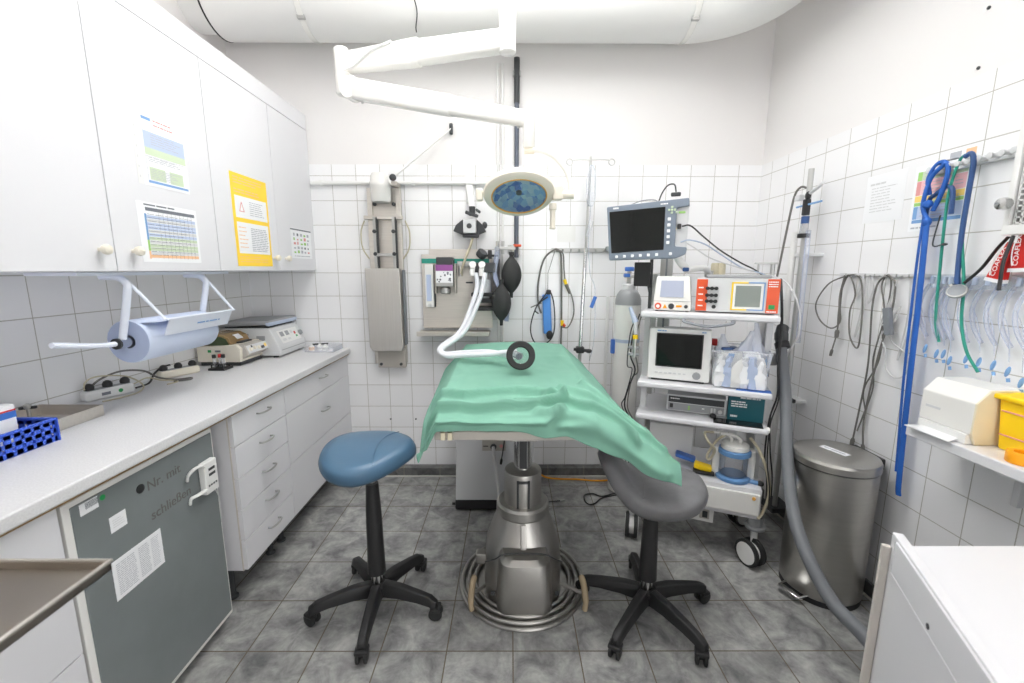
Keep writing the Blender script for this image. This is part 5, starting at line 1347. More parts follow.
tcable('white loop of cable hanging to the right of the trolley', [(.58, .40, 1.40), (.66, .36, 1.36), (.71, .30, 1.25), (.72, .28, 1.12), (.69, .30, 1.02), (.66, .34, .98)], .004, 'cable_lt')

# black box on a post at the left rear corner
bb_ = on_trolley('black_adapter_box', 'small black box on the left rear post of the trolley beside the gas cylinder', 'box', (.0, .18, 1.34))
TB().box2((-.062, .16, 1.338), (.022, .20, 1.462), .004).put('case', M['black'], bb_)
TB().box2((.014, .175, 1.15), (.030, .195, 1.50), .002).put('post', M['dark_grey'], bb_)
ps_ = on_trolley('mounting_post', 'tall aluminium post rising behind the small touch screen unit', 'post', (.075, .40, 1.2))
TB().box2((.05, .385, .90), (.115, .42, 1.52), .003).put('profile', M['dull_metal'], ps_)
TB().box2((.078, .383, .90), (.088, .386, 1.515)).put('groove', M['grey'], ps_)

# small touch screen unit
su = on_trolley('surgical_unit', 'small white unit with a lilac touch screen on the top shelf of the trolley', 'medical device', (.135, .05, 1.222))
b = TB(); b.prism([(.052, .045, 1.226), (.228, .045, 1.226), (.226, .045, 1.268), (.214, .06, 1.392), (.060, .06, 1.392), (.052, .045, 1.268)], (0, .18, 0), .008); b.put('housing', M['white_gloss'], su)
nn = Vector((0, -1, .12))
b = TB(); b.prism([(.082, .0455, 1.292), (.190, .0455, 1.292), (.187, .0535, 1.372), (.085, .0535, 1.372)], (0, .004, 0)); b.put('display', M['screen_blue'], su)
b = TB(); b.box((.137, .0475, 1.272), (.172, .004, .002)); b.put('front_seam', M['mid_grey'], su)
for x, r_, mm in ((.076, .016, 'orange'), (.137, .014, 'dark_grey'), (.204, .009, 'dark_grey')):
    TB().lathe([(r_, 0), (r_ * .85, .010), (r_ * .5, .011)], (x, .044, 1.248), (0, -1, 0), 20).put('socket', M[mm], su)
TB().lathe([(.009, 0), (.008, .003)], (.076, .034, 1.248), (0, -1, 0), 16).put('socket_core', M['ink_white'], su)
b = TB(); b.prism([(.098, .0435, 1.238), (.118, .0435, 1.238), (.108, .0435, 1.258)], (0, .003, 0)); b.put('warning_triangle', M['amber'], su)
TB().box((.172, .0445, 1.249), (.026, .003, .010), .001).put('yellow_label', M['amber'], su)
for x in (.07, .21):
    for y in (.07, .2): TB().cyl((x, y, 1.222), (x, y, 1.228), .008, 10).put('foot', M['black'], su)

# wide electrosurgery generator with orange ends
eg = on_trolley('electrosurgery_generator', 'wide white generator with orange end panels on the top shelf of the trolley', 'medical device', (.415, .05, 1.222))
TB().box2((.245, .05, 1.228), (.588, .34, 1.385), .005).put('housing', M['light_grey'], eg)
TB().box2((.246, .046, 1.232), (.293, .052, 1.380), .001).put('orange_panel', M['orange'], eg)
TB().box2((.538, .046, 1.230), (.587, .052, 1.383), .001).put('orange_panel', M['orange'], eg)
TB().box2((.285, .06, 1.385), (.555, .32, 1.400), .006).put('lid', M['mid_grey'], eg)
for zz in (1.338, 1.306, 1.278):
    b = TB()
    for x in (.293, .312, .331): b.cyl((x, .052, zz), (x, .040, zz), .0085, 14)
    b.box((.312, .043, zz), (.05, .008, .010), .003); b.put('socket_row', M['black'], eg)
TB().lathe([(.009, 0), (.009, .006)], (.325, .050, 1.252), (0, -1, 0), 16).put('lower_socket', M['black'], eg)
b = TB(); b.box2((.402, .0475, 1.245), (.524, .0505, 1.362), .001); b.put('screen_surround', M['white_gloss'], eg)
b = TB(); b.box2((.395, .0465, 1.240), (.401, .0505, 1.368)); b.box2((.395, .0465, 1.362), (.462, .0505, 1.368)); b.box2((.395, .0465, 1.240), (.462, .0505, 1.245))
b.m(1); b.box2((.525, .0465, 1.240), (.530, .0505, 1.368)); b.box2((.462, .0465, 1.363), (.530, .0505, 1.368)); b.box2((.462, .0465, 1.240), (.530, .0505, 1.245)); b.put('coloured_frame', [M['yellow'], M['p_blue2']], eg)
TB().box2((.412, .0455, 1.256), (.514, .0485, 1.352), .001).put('display', M['screen_grey'], eg)
TB().box2((.548, .043, 1.248), (.573, .047, 1.268), .002).put('green_switch', M['green_led'], eg)
b = TB(); lines(b, Vector((.542, .046, 1.345)), Vector((1, 0, 0)), ZA, 0, .04, 0, .03, 3, .45, .0003, .1); lines(b, Vector((.542, .046, 1.233)), Vector((1, 0, 0)), ZA, 0, .04, 0, .008, 1, .6, .0003)
for zz in (1.335, 1.304, 1.276, 1.25): lines(b, Vector((.255, .046, zz)), Vector((1, 0, 0)), ZA, 0, .022, 0, .012, 1, .5, .0003)
b.put('lettering', M['ink_white'], eg)
for x, h, w in ((.33, .06, .022), (.36, .065, .02)):
    tg = on_trolley('beige_canister', 'slim beige canister standing behind the generator, ' + ('left one' if x < .34 else 'right one'), 'canister', (x, .39, 1.222))
    TB().lathe([(w, 1.222), (w, 1.452), (w * .8, 1.46)], (x, .395, 0), (0, 0, 1), 20).put('body', M['cable_beige'], tg)
rk = on_trolley('rear_handle', 'grey metal bracket handle at the right rear of the trolley top', 'handle', (.58, .42, 1.222))
b = TB(); b.cyl((.60, .42, 1.21), (.60, .42, 1.455), .011, 14); b.box((.57, .42, 1.458), (.11, .03, .010), .003); b.cyl((.535, .42, 1.40), (.535, .42, 1.455), .005, 10); b.put('bracket', M['dull_metal'], rk)

# white monitor on the second shelf
wmn = on_trolley('vital_signs_monitor', 'white boxy monitor with a dark green-black screen on the second shelf', 'monitor', (.19, .08, .868))
b = TB(); b.prism([(.040, .055, .878), (.332, .055, .878), (.330, .06, 1.137), (.042, .06, 1.137)], (0, .05, 0), .008)
b.prism([(.07, .10, .885), (.30, .10, .885), (.28, .10, 1.12), (.09, .10, 1.12)], (0, .20, 0), .012); b.put('housing', M['white_plastic'], wmn)
TB().box2((.078, .052, .944), (.294, .058, 1.114), .002).put('bezel', M['black'], wmn)
TB().box2((.084, .0505, .950), (.288, .0545, 1.108), .001).put('screen', M['screen'], wmn)
TB().lathe([(.019, 0), (.017, .008), (.0, .009)], (.273, .056, .908), (0, -1, 0), 24).put('dial', M['mid_grey'], wmn)
b = TB()
for k in range(7): b.box((.085 + k * .022, .0545, .912), (.014, .003, .008), .001)
b.put('key', M['light_grey'], wmn)
b = TB(); lines(b, Vector((.08, .0575, 1.120)), Vector((1, 0, 0)), ZA, 0, .07, 0, .009, 1, .6, .0003); lines(b, Vector((.285, .0575, 1.120)), Vector((1, 0, 0)), ZA, 0, .03, 0, .009, 1, .6, .0003); b.put('lettering', M['p_blue2'], wmn)
TB().box2((.06, .07, .868), (.31, .28, .879), .003).put('base', M['black'], wmn)

# clear tub full of packaged supplies
cb2 = on_trolley('clear_tub', 'clear plastic tub on the second shelf, overflowing with packed supplies', 'tub', (.455, .06, .868))
lo = [(.352, .04), (.560, .04), (.560, .27), (.352, .27)]; hi = [(.335, .025), (.582, .025), (.582, .29), (.335, .29)]
b = TB(); b.loft([[(x, y, .871) for x, y in lo], [(x, y, 1.040) for x, y in hi], [(x, y, 1.046) for x, y in hi]], cap=False)
b.loft([[(x, y, .871) for x, y in lo], [(x, y, .8735) for x, y in lo]]); b.put('tub', M['tub'], cb2, smooth=False)
b = TB(); b.tube([(x, y, 1.045) for x, y in hi], .004, 8, closed=True); b.put('rim', M['tub'], cb2)
TB().box((.43, .045, 1.020), (.05, .003, .03)).put('blue_handle_label', M['p_blue2'], cb2)
rn = random.Random(21)
def crumple(label, x, y, z, w, d, h, m, group, lean=0.0, name='supply_packet', cat='packet', seg=12):
    t = on_trolley(name, label, cat, (x, y, z), group)
    b = TB(); rings = []
    for k in range(7):
        q = k / 6; ring = []
        ww = w * (.85 + .3 * math.sin(q * 3)) * (1 - .35 * q ** 3)
        for i in range(seg):
            a = 2 * PI * i / seg; j = 1 + rn.uniform(-.20, .20)
            ring.append((x + lean * q * h + math.copysign(abs(math.cos(a)) ** .6, math.cos(a)) * ww * j, y + math.copysign(abs(math.sin(a)) ** .6, math.sin(a)) * d * j, z + q * h + rn.uniform(-.004, .004) * (0 < k < 6)))
        rings.append(ring)
    b.loft(rings); b.put('film', M[m], t, angle=25); return t
for k in range(16):
    row = k // 6; x = .372 + (k % 6) * .035 + (.012 if row == 1 else 0); y = .062 + row * .075
    mm = ['paper', 'p_blue', 'white_plastic', 'paper', 'p_blue', 'paper', 'paper', 'white_plastic', 'p_blue', 'paper', 'paper', 'p_blue2', 'white_plastic', 'paper', 'p_blue', 'paper'][k]
    crumple('crumpled white or pale blue packet pressed into the clear tub', x, y, .8755, .026, .036, rn.uniform(.14, .18), mm, 'packets in the clear tub', rn.uniform(-.10, .10))
for k, (x, y, w, d, h, mm, lab) in enumerate(((.415, .105, .060, .045, .165, 'white_plastic', 'large crumpled white bundle on the left of the clear tub'), (.495, .115, .062, .050, .17, 'paper', 'large crumpled white bundle on the right of the clear tub'), (.455, .20, .085, .045, .16, 'bag', 'large crumpled film bundle at the back of the clear tub'))):
    crumple(lab, x, y, .8757, w, d, h, mm, None, 0, 'supply_bundle', 'bundle', 22)
def film_bag(label, x, y, z, w, h, lean):
    t = on_trolley('plastic_bag', label, 'bag', (x, y, z))
    b = TB(); rings = []
    rn2 = random.Random(label)
    for k in range(9):
        q = k / 8; ww = w * (1 - .75 * q ** 1.6) * (.8 + .2 * math.sin(q * 6)); ring = []
        for i in range(14):
            a = 2 * PI * i / 14; j = 1 + rn2.uniform(-.22, .22)
            ring.append((x + lean * q * h + math.cos(a) * ww * j, y + math.sin(a) * ww * .5 * j, z + q * h))
        rings.append(ring)
    b.loft(rings); b.put('film', M['bag'], t, angle=25)
    b = TB(); b.box((x + lean * h * .2, y, z + h * .25), (w * .9, .012, h * .4), .004, Matrix.Rotation(lean, 4, 'Y')); b.put('contents', M['p_blue'], t)
film_bag('crumpled clear bag at the left of the tub', .385, .12, 1.0, .045, .115, -.05)
film_bag('crumpled clear bag leaning up from the middle of the tub', .455, .09, .99, .05, .15, .30)
film_bag('tall clear bag at the right of the tub', .525, .10, .99, .045, .19, -.05)
film_bag('pointed clear bag at the right rim of the tub', .560, .15, .99, .03, .17, .10)
pp = on_trolley('blue_packet', 'dark blue packet lying in the top of the clear tub', 'packet', (.40, .1, 1.03))
TB().box((.41, .13, 1.045), (.08, .06, .018), .005, .3).put('packet', M['navy'], pp)
rp = on_trolley('red_packet', 'small dark red packet beside the white monitor', 'packet', (.34, .2, 1.0))
TB().box((.345, .24, 1.055), (.035, .03, .035), .005).put('packet', M['red'], rp)
bs = on_trolley('blue_sheet', 'dark blue sheet under the clear tub at the shelf edge', 'sheet', (.53, .03, .868))
TB().prism([(.445, .012, .8688), (.592, .012, .8688), (.592, .06, .8688), (.46, .06, .8688)], (0, 0, .0018)).put('sheet', M['blue_plastic'], bs)

# third shelf
dv = on_trolley('light_source', 'flat grey electronic unit with a dark front strip on the third shelf', 'medical device', (.28, .1, .7))
TB().box2((.142, .10, .706), (.418, .35, .792), .004).put('housing', M['light_grey'], dv)
TB().box2((.150, .0975, .752), (.410, .1005, .784), .001).put('dark_strip', M['dark_grey'], dv)
TB().box2((.150, .0980, .712), (.410, .1005, .748), .001).put('front_panel', M['mid_grey'], dv)
TB().box2((.158, .095, .722), (.174, .099, .744), .002).put('power_switch', M['black'], dv)
b = TB()
for zz in (.736, .724): b.lathe([(.005, 0), (.005, .002)], (.25, .0975, zz), (0, -1, 0), 12)
b.put('green_key', M['p_green2'], dv)
for x in (.355, .368): TB().box((x, .095, .730), (.009, .008, .024), .002).put('socket', M['light_grey'], dv)
TB().lathe([(.010, 0), (.010, .004), (.006, .005)], (.393, .098, .726), (0, -1, 0), 18).put('round_socket', M['light_grey'], dv)
b = TB(); lines(b, Vector((.16, .0975, .768)), Vector((1, 0, 0)), ZA, 0, .05, 0, .008, 1, .6, .0003); lines(b, Vector((.31, .0978, .728)), Vector((1, 0, 0)), ZA, 0, .02, 0, .01, 1, .6, .0003); b.put('lettering', M['ink_white'], dv)
for x in (.17, .39): TB().cyl((x, .13, .7), (x, .13, .708), .008, 10).put('foot', M['black'], dv)
TB().ell((.362, .07, .712), (.016, .016, .012)).put('black_knob', M['black'], dv)
gb = on_trolley('teal_carton', 'dark teal carton with white lettering standing on the third shelf', 'box', (.5, .09, .7))
TB().box2((.425, .075, .7005), (.578, .135, .836), .002).put('box', M['teal_box'], gb)
b = TB(); lines(b, Vector((.475, .0745, .812)), Vector((1, 0, 0)), ZA, 0, .085, 0, .012, 1, .75, .0003, 0); lines(b, Vector((.437, .0745, .768)), Vector((1, 0, 0)), ZA, 0, .07, 0, .034, 3, .55, .0003); lines(b, Vector((.437, .0745, .718)), Vector((1, 0, 0)), ZA, 0, .03, 0, .012, 1, .8, .0003, 0); b.put('white_lettering', M['ink_white'], gb)
tbk = on_trolley('dark_folder', 'flat dark glossy folder lying in front of the teal carton', 'folder', (.46, .03, .7))
TB().box2((.362, .000, .7006), (.572, .070, .706), .001).put('cover', M['screen'], tbk)
TB().cyl((.58, .02, .692), (.60, .02, .692), .014, 16).put('white_end_cap', M['white_gloss'], tl)

# suction jar on the drawer case
sj = on_trolley('suction_jar', 'clear suction jar with blue rings and white lid on the drawer case', 'jar', (.475, .09, .4))
jx, jy = .472, .085
TB().lathe([(.072, .400), (.078, .404), (.078, .418), (.070, .422)], (jx, jy, 0), (0, 0, 1), 36).put('blue_base_ring', M['blue_ring'], sj)
b = TB(); b.tube([(jx + .06, jy - .02, .408), (jx + .11, jy - .03, .408)], .011, 10); b.put('ring_tab', M['blue_ring'], sj)
TB().ell((jx + .118, jy - .03, .408), (.016, .014, .014)).put('tab_knob', M['black'], sj)
TB().lathe([(.058, .405), (.060, .410), (.062, .535)], (jx, jy, 0), (0, 0, 1), 36, cap=False).put('jar', M['jar'], sj)
TB().lathe([(.0, .420), (.056, .420), (.056, .428), (.0, .428)], (jx, jy, 0), (0, 0, 1), 30, cap=False).put('jar_floor', M['blue_ring'], sj)
TB().lathe([(.068, .528), (.074, .532), (.074, .552), (.066, .556)], (jx, jy, 0), (0, 0, 1), 36).put('blue_top_ring', M['blue_ring'], sj)
TB().lathe([(.060, .555), (.064, .560), (.062, .580), (.048, .590), (.0, .592)], (jx, jy, 0), (0, 0, 1), 36).put('lid', M['white_gloss'], sj)
for x in (jx - .080, jx + .078): TB().box((x, jy + .02, .478), (.036, .06, .155), .012).put('side_guard', M['white_gloss'], sj)
for dx, dy in ((-.02, -.01), (.018, -.015)): TB().tube(catmull([(jx + dx, jy + dy, .588), (jx + dx, jy + dy, .61), (jx + dx - .03, jy + dy, .628), (jx + dx - .09, jy + dy - .015, .632)], 6), .0075, 10).put('spout', M['white_gloss'], sj)
tcable('beige suction tubing looped in front of the lower shelf', [(.37, .06, .632), (.33, .03, .635), (.35, .0, .60), (.38, .015, .56), (.36, .03, .50), (.35, .04, .52), (.39, .05, .60), (.44, .07, .635)], .006, 'cable_beige', name='tubing', cat='tube')
tcable('beige tubing hanging down to the right of the suction jar', [(.53, .06, .63), (.57, .03, .58), (.61, .02, .48), (.625, .02, .38), (.61, .02, .29), (.585, -.02, .265)], .007, 'cable_beige', name='tubing', cat='tube')
yb_ = on_trolley('yellow_tool_handle', 'yellow and black tool handle lying on the drawer case', 'tool', (.34, .1, .43))
b = TB(); b.box((.335, .09, .432), (.085, .05, .03), .008, Matrix.Rotation(math.radians(10), 4, 'Y')); b.put('yellow_grip', M['yellow'], yb_)
TB().box((.34, .075, .412), (.10, .05, .016), .005).put('black_base', M['black'], yb_)
bl_ = on_trolley('blue_wrap', 'blue flat wrap lying behind the yellow tool handle', 'wrap', (.26, .15, .42))
TB().box((.25, .13, .455), (.10, .06, .022), .008, Matrix.Rotation(math.radians(12), 4, 'Y')).put('wrap', M['blue_plastic'], bl_)
gx = on_trolley('white_carton', 'plain pale carton under the third shelf behind the cloth corner', 'box', (.2, .2, .4))
TB().box2((.06, .18, .4005), (.28, .36, .60), .003).put('box', M['white_plastic'], gx)

# leads hanging at both sides of the trolley
for i, (x0, dz, mm, r_) in enumerate(((-.035, 0, 'black', .004), (-.02, .05, 'cable_grey', .0035), (-.05, -.05, 'black', .003))):
    tcable(('black lead hanging down the left side of the trolley', 'grey lead hanging down the left side of the trolley', 'thin black lead hanging beside the gas cylinder')[i], [(x0 + .02, .10, 1.20 + dz * .3), (x0 - .005, .08, 1.10), (x0 - .015, .09, .98 + dz), (x0 + .01, .10, .90), (x0 - .02, .11, .80 + dz), (x0 - .035, .10, .70), (x0, .12, .60), (x0 - .01, .14, .45), (x0 + .0, .15, .30)], r_, mm)
sy = on_trolley('connector_cluster', 'pale connector cluster hanging on the left side of the trolley', 'connector', (-.03, .08, 1.1))
b = TB(); b.tube([(-.06, .06, 1.235), (-.028, .05, 1.16)], [.008, .016], 12); b.put('pale_blue_funnel', M['cable_blue'], sy)
b = TB(); b.cyl((-.028, .05, 1.16), (-.025, .05, 1.10), .010, 12); b.m(1); b.cyl((-.026, .05, 1.095), (-.025, .05, 1.075), .013, 12); b.m(2); b.cyl((-.026, .05, 1.075), (-.025, .05, .98), .010, 12); b.put('connector', [M['light_grey'], M['yellow'], M['dull_metal']], sy)
for zz in (1.03, .995): TB().box((-.03, .052, zz), (.055, .02, .015), .004).put('clip', M['mid_grey'], sy)
for i, (x0, y0_, x1_, r_) in enumerate(((.612, .10, .60, .0042), (.625, .16, .63, .0032), (.605, .02, .60, .003))):
    tcable(('thick black cable running down the right side of the trolley', 'black cable behind the grey vacuum hose', 'thin black lead at the right front edge of the trolley')[i], [(x0 + .01, y0_ + .2, 1.38), (x0 + .012, y0_ + .08, 1.20), (x0 + .005, y0_, 1.0), (x0 + .015, y0_ - .01, .85), (x0 - .005, y0_, .72), (x1_, y0_ - .02, .55), (x1_ + .02, y0_ - .02, .42), (x1_ + .03, y0_, .30)], r_, 'black')
# ------------------------------------------------------------------ right wall
WX = XR - .007
LY = Vector((0, -1, 0))          # reading direction on the right wall
vp_ = thing('gas_pipe_stand', 'tall steel and clear pipes with a valve head behind the steel bin', 'pipe', (1.5, 2.26, 0))
MB().cyl((1.505, 2.245, .10), (1.495, 2.235, 1.92), .013, 16).build('steel_pipe', M['dull_metal'], vp_)
MB().cyl((1.505, 2.32, .10), (1.495, 2.31, 1.62), .016, 16).build('white_pipe', M['white_plastic'], vp_)
MB().cyl((1.495, 2.19, 1.05), (1.495, 2.205, 1.62), .011, 14).build('clear_pipe', M['tube'], vp_)
for zz in (.72, 1.5): MB().box((1.545, 2.27, zz), (.10, .11, .018), .004).build('wall_bracket', M['light_grey'], vp_)
MB().box((1.49, 2.215, .735), (.05, .07, .022), .006).build('black_clamp', M['black'], vp_)
MB().box((1.53, 2.28, .085), (.12, .14, .03), .005).build('foot_plate', M['dark_grey'], vp_)
b = MB(); b.box((1.49, 2.235, 1.735), (.028, .03, .08), .006); b.ell((1.488, 2.228, 1.79), (.013, .015, .022)); b.build('valve_body', M['black'], vp_)
MB().cyl((1.488, 2.23, 1.655), (1.488, 2.23, 1.690), .018, 20).build('blue_collar', M['navy'], vp_)
b = MB(); b.cyl((1.488, 2.23, 1.605), (1.488, 2.23, 1.655), .020, 20, .017); b.build('clear_cup', M['tub'], vp_)
b = MB(); b.cyl((1.488, 2.23, 1.585), (1.488, 2.23, 1.605), .027, 20); b.build('black_ring', M['black'], vp_)
b = MB(); b.cyl((1.49, 2.31, 1.745), (1.49, 2.13, 1.75), .005, 8); b.build('teal_crossbar', M['p_blue2'], vp_)
b = MB(); b.box((1.49, 2.30, 1.79), (.03, .05, .03), .006); b.tube([(1.49, 2.22, 1.80), (1.488, 2.16, 1.82), (1.488, 2.13, 1.835)], .008, 10); b.build('side_tap', M['light_grey'], vp_)
cable('long dark lead running from the pipe valve down to the trolley', [(1.485, 2.24, 1.83), (1.48, 2.28, 1.84), (1.475, 2.315, 1.80), (1.465, 2.33, 1.65), (1.45, 2.34, 1.45), (1.43, 2.34, 1.25), (1.41, 2.30, 1.05), (1.40, 2.26, .85)], .0055, 'cable_grey')

# papers taped to the right wall
t, o, r, u = wall_paper('notice', 'white notice with faint grey lines taped to the right wall tiles', 'notice', 1.80, 1.995, 1.63, 1.83, WX, -1)
b = MB(); lines(b, o, r, u, .03, .17, .04, .15, 9, .3, .0012, .35); lines(b, o, r, u, .02, .12, .155, .168, 1, .6, .0012); b.build('print', M['light_grey'], t)
t, o, r, u = wall_paper('poster', 'colour-banded chart on the right wall behind the hanging blue leash', 'poster', 1.55, 1.762, 1.575, 1.82, WX, -1)
b = MB(); w, h = .212, .245
for k, (a, c, m0, m1) in enumerate(((.19, .225, 5, 0), (.135, .19, 2, 1), (.11, .135, 3, 3), (.095, .11, 5, 5), (.045, .095, 6, 4), (.03, .045, 6, 6))):
    b.m(m1); sheet(b, o, r, u, .03, w - .012, a, c - .002, .0002, .0012); b.m(m0); sheet(b, o, r, u, .012, .03, a, c - .002, .0002, .0012)
b.m(7); lines(b, o, r, u, .04, w - .02, .05, .22, 14, .2, .0016, .3); lines(b, o, r, u, .012, .15, .006, .018, 1, .5, .0014)
b.build('print', [M['p_green'], M['p_pink'], M['p_red'], M['p_yel'], M['p_blue'], M['p_green2'], M['p_blue2'], M['ink']], t, smooth=False)
t, o, r, u = wall_paper('picture_strip', 'narrow picture strip above the hooks on the right wall', 'picture', 1.535, 1.65, 1.815, 1.845, WX, -1)
b = MB(); sheet(b, o, r, u, .015, .055, .004, .026, .0002, .0012); b.m(1); sheet(b, o, r, u, .07, .105, .003, .027, .0002, .0012); b.build('print', [M['ink'], M['p_orange']], t, smooth=False)

# hook rail
hr = thing('coat_hook_rail', 'short pale hook rail high on the right wall holding the leash and the stethoscope', 'hook rail', (WX, 1.5, 1.79))
MB().box2((WX - .012, 1.335, 1.775), (WX, 1.68, 1.803), .003).build('rail', M['light_grey'], hr)
for k in range(10):
    y = 1.36 + k * .034
    MB().lathe([(.007, 0), (.006, .022), (.010, .026), (.010, .032), (.0, .034)], (WX - .012, y, 1.79), (-1, 0, 0), 14).build('peg', M['light_grey'], hr)
HX = WX - .036
# blue leash
ls = thing('leash', 'bright blue dog leash looped over the hook rail and hanging down the right wall', 'leash', (HX, 1.63, 1.8))
b = MB(); b.tube(catmull([(HX, 1.655, 1.70), (HX - .006, 1.662, 1.755), (HX - .006, 1.640, 1.80), (HX - .006, 1.610, 1.805), (HX - .006, 1.592, 1.77), (HX - .004, 1.605, 1.70), (HX, 1.632, 1.64)], 8), .0078, 12); b.build('loop', M['rope'], ls)
b = MB(); b.tube(catmull([(HX - .01, 1.60, 1.80), (HX - .012, 1.645, 1.76), (HX - .014, 1.66, 1.68), (HX - .012, 1.655, 1.64), (HX - .012, 1.635, 1.61)], 8), .0072, 12); b.build('doubled_strap', M['rope'], ls)
b = MB(); b.ell((HX - .010, 1.645, 1.665), (.015, .016, .015)); b.ell((HX - .010, 1.638, 1.60), (.014, .015, .018)); b.build('knot', M['rope'], ls)
b = MB(); b.tube(catmull([(HX - .012, 1.636, 1.60), (HX - .012, 1.618, 1.30), (HX - .010, 1.604, .95), (HX - .006, 1.588, .60), (HX - .004, 1.582, .535)], 10), .0115, 12, flat=.55); b.build('wide_strap', M['rope'], ls)
b = MB(); b.tube(catmull([(HX - .004, 1.66, 1.64), (HX - .002, 1.662, 1.50), (HX, 1.655, 1.25), (HX, 1.642, 1.0), (HX + .002, 1.622, .72), (HX + .004, 1.617, .62)], 10), .0055, 10, flat=.6); b.build('narrow_strap', M['rope'], ls)
# teal cord over the rail
tc_ = thing('tether', 'thin teal cord draped over the hook rail behind the leash', 'cord', (HX, 1.55, 1.8))
b = MB(); b.tube(catmull([(HX + .006, 1.535, 1.165), (HX + .005, 1.56, 1.25), (HX + .004, 1.575, 1.45), (HX + .002, 1.585, 1.65), (HX, 1.58, 1.72), (HX - .004, 1.56, 1.795), (HX - .008, 1.535, 1.812), (HX - .008, 1.515, 1.80), (HX - .008, 1.51, 1.74), (HX - .012, 1.50, 1.55), (HX - .014, 1.465, 1.38), (HX - .03, 1.435, 1.25), (HX - .045, 1.39, 1.16), (HX - .05, 1.34, 1.10)], 10), .0046, 10); b.build('cord', M['teal'], tc_)
# stethoscope
sts = thing('stethoscope', 'navy stethoscope with a round metal chestpiece hanging on the right wall', 'stethoscope', (HX, 1.48, 1.8))
b = MB(); b.tube(catmull([(HX - .012, 1.535, 1.805), (HX - .012, 1.515, 1.81), (HX - .012, 1.503, 1.775), (HX - .012, 1.503, 1.68), (HX - .014, 1.500, 1.55), (HX - .018, 1.488, 1.42), (HX - .022, 1.478, 1.375)], 10), .0078, 12); b.build('tubing', M['navy'], sts)
b = MB(); b.tube(catmull([(HX + .016, 1.675, 1.60), (HX + .012, 1.665, 1.68), (HX + .010, 1.64, 1.70), (HX + .006, 1.60, 1.72), (HX, 1.57, 1.70), (HX, 1.562, 1.62)], 8), .0075, 12); b.build('rear_tubing', M['navy'], sts)
b = MB(); b.tube(catmull([(HX, 1.60, 1.62), (HX - .002, 1.61, 1.53), (HX - .004, 1.60, 1.51), (HX - .006, 1.57, 1.515)], 8), .0024, 8); b.ell((HX - .008, 1.56, 1.515), (.005, .012, .005)); b.build('ear_tube', M['dark_grey'], sts)
cpz = Vector((HX - .035, 1.462, 1.352)); cax = Vector((-.72, -.35, .60)).normalized()
b = MB(); b.lathe([(.016, -.012), (.024, -.007), (.027, -.002), (.027, .005), (.024, .007)], cpz, cax, 32); cpo = b.build('chestpiece', M['dull_metal'], sts)
b = MB(); b.lathe([(.023, .0071), (.016, .0085), (.0, .0088)], cpz, cax, 32, cap=False); b.build('diaphragm', M['grey'], cpo)
b = MB(); b.cyl(cpz, cpz + Vector((.008, .03, .02)), .008, 12); b.build('stem', M['chrome'], cpo)
bsx = thing('black_strap', 'black strap slanting from the wire panel to the stethoscope', 'strap', (1.52, 1.38, 1.45))
b = MB(); b.tube(catmull([(1.535, 1.350, 1.525), (1.545, 1.385, 1.49), (1.545, 1.42, 1.43), (1.53, 1.452, 1.38)], 8), .0055, 10, flat=.6); b.build('strap', M['black'], bsx)

# panel heater with a wire grid at the picture edge
hp = thing('wire_grid_panel', 'white framed wire grid panel with a round knob at the right edge', 'panel', (1.5, 1.13, 1.53))
px0, px1, py0, py1, pz0, pz1 = 1.515, 1.555, .88, 1.358, 1.53, 2.02
b = MB()
b.box2((px0, py0, pz0), (px1, py1, pz0 + .03), .004); b.box2((px0, py0, pz1 - .03), (px1, py1, pz1), .004)
b.box2((px0 + .001, py1 - .018, pz0 + .028), (px1 - .001, py1 - .001, pz1 - .028), .002); b.box2((px0 + .001, py0 + .001, pz0 + .028), (px1 - .001, py0 + .03, pz1 - .028), .002); b.build('frame', M['white_plastic'], hp)
MB().box2((px1 - .008, py0 + .02, pz0 + .02), (px1 - .002, py1 - .02, pz1 - .02)).build('back_sheet', M['mid_grey'], hp)
b = MB(); n = 0
y = py0 + .04
while y < py1 - .018: b.box((px0 + .010, y, (pz0 + pz1) / 2), (.004, .005, pz1 - pz0 - .05)); y += .0165
z = pz0 + .035
while z < pz1 - .03: b.box((px0 + .010, (py0 + py1) / 2, z), (.004, py1 - py0 - .05, .005)); z += .0165
b.build('wire_grid', M['white_plastic'], hp, smooth=False)
MB().lathe([(.006, 0), (.006, .012), (.017, .014), (.019, .022), (.017, .036), (.0, .037)], (px0 - .002, 1.338, 1.622), (-1, 0, 0), 24).build('knob', M['chrome'], hp)
for zz in (1.62, 1.95): MB().box2((px1, 1.25, zz), (WX, 1.29, zz + .03)).build('wall_bracket', M['light_grey'], hp)
cable('short black strap hanging below the wire panel over the red packs', [(1.532, 1.335, 1.527), (1.515, 1.333, 1.45), (1.51, 1.328, 1.39), (1.508, 1.325, 1.362)], .005, 'black', name='black_strap', cat='strap')
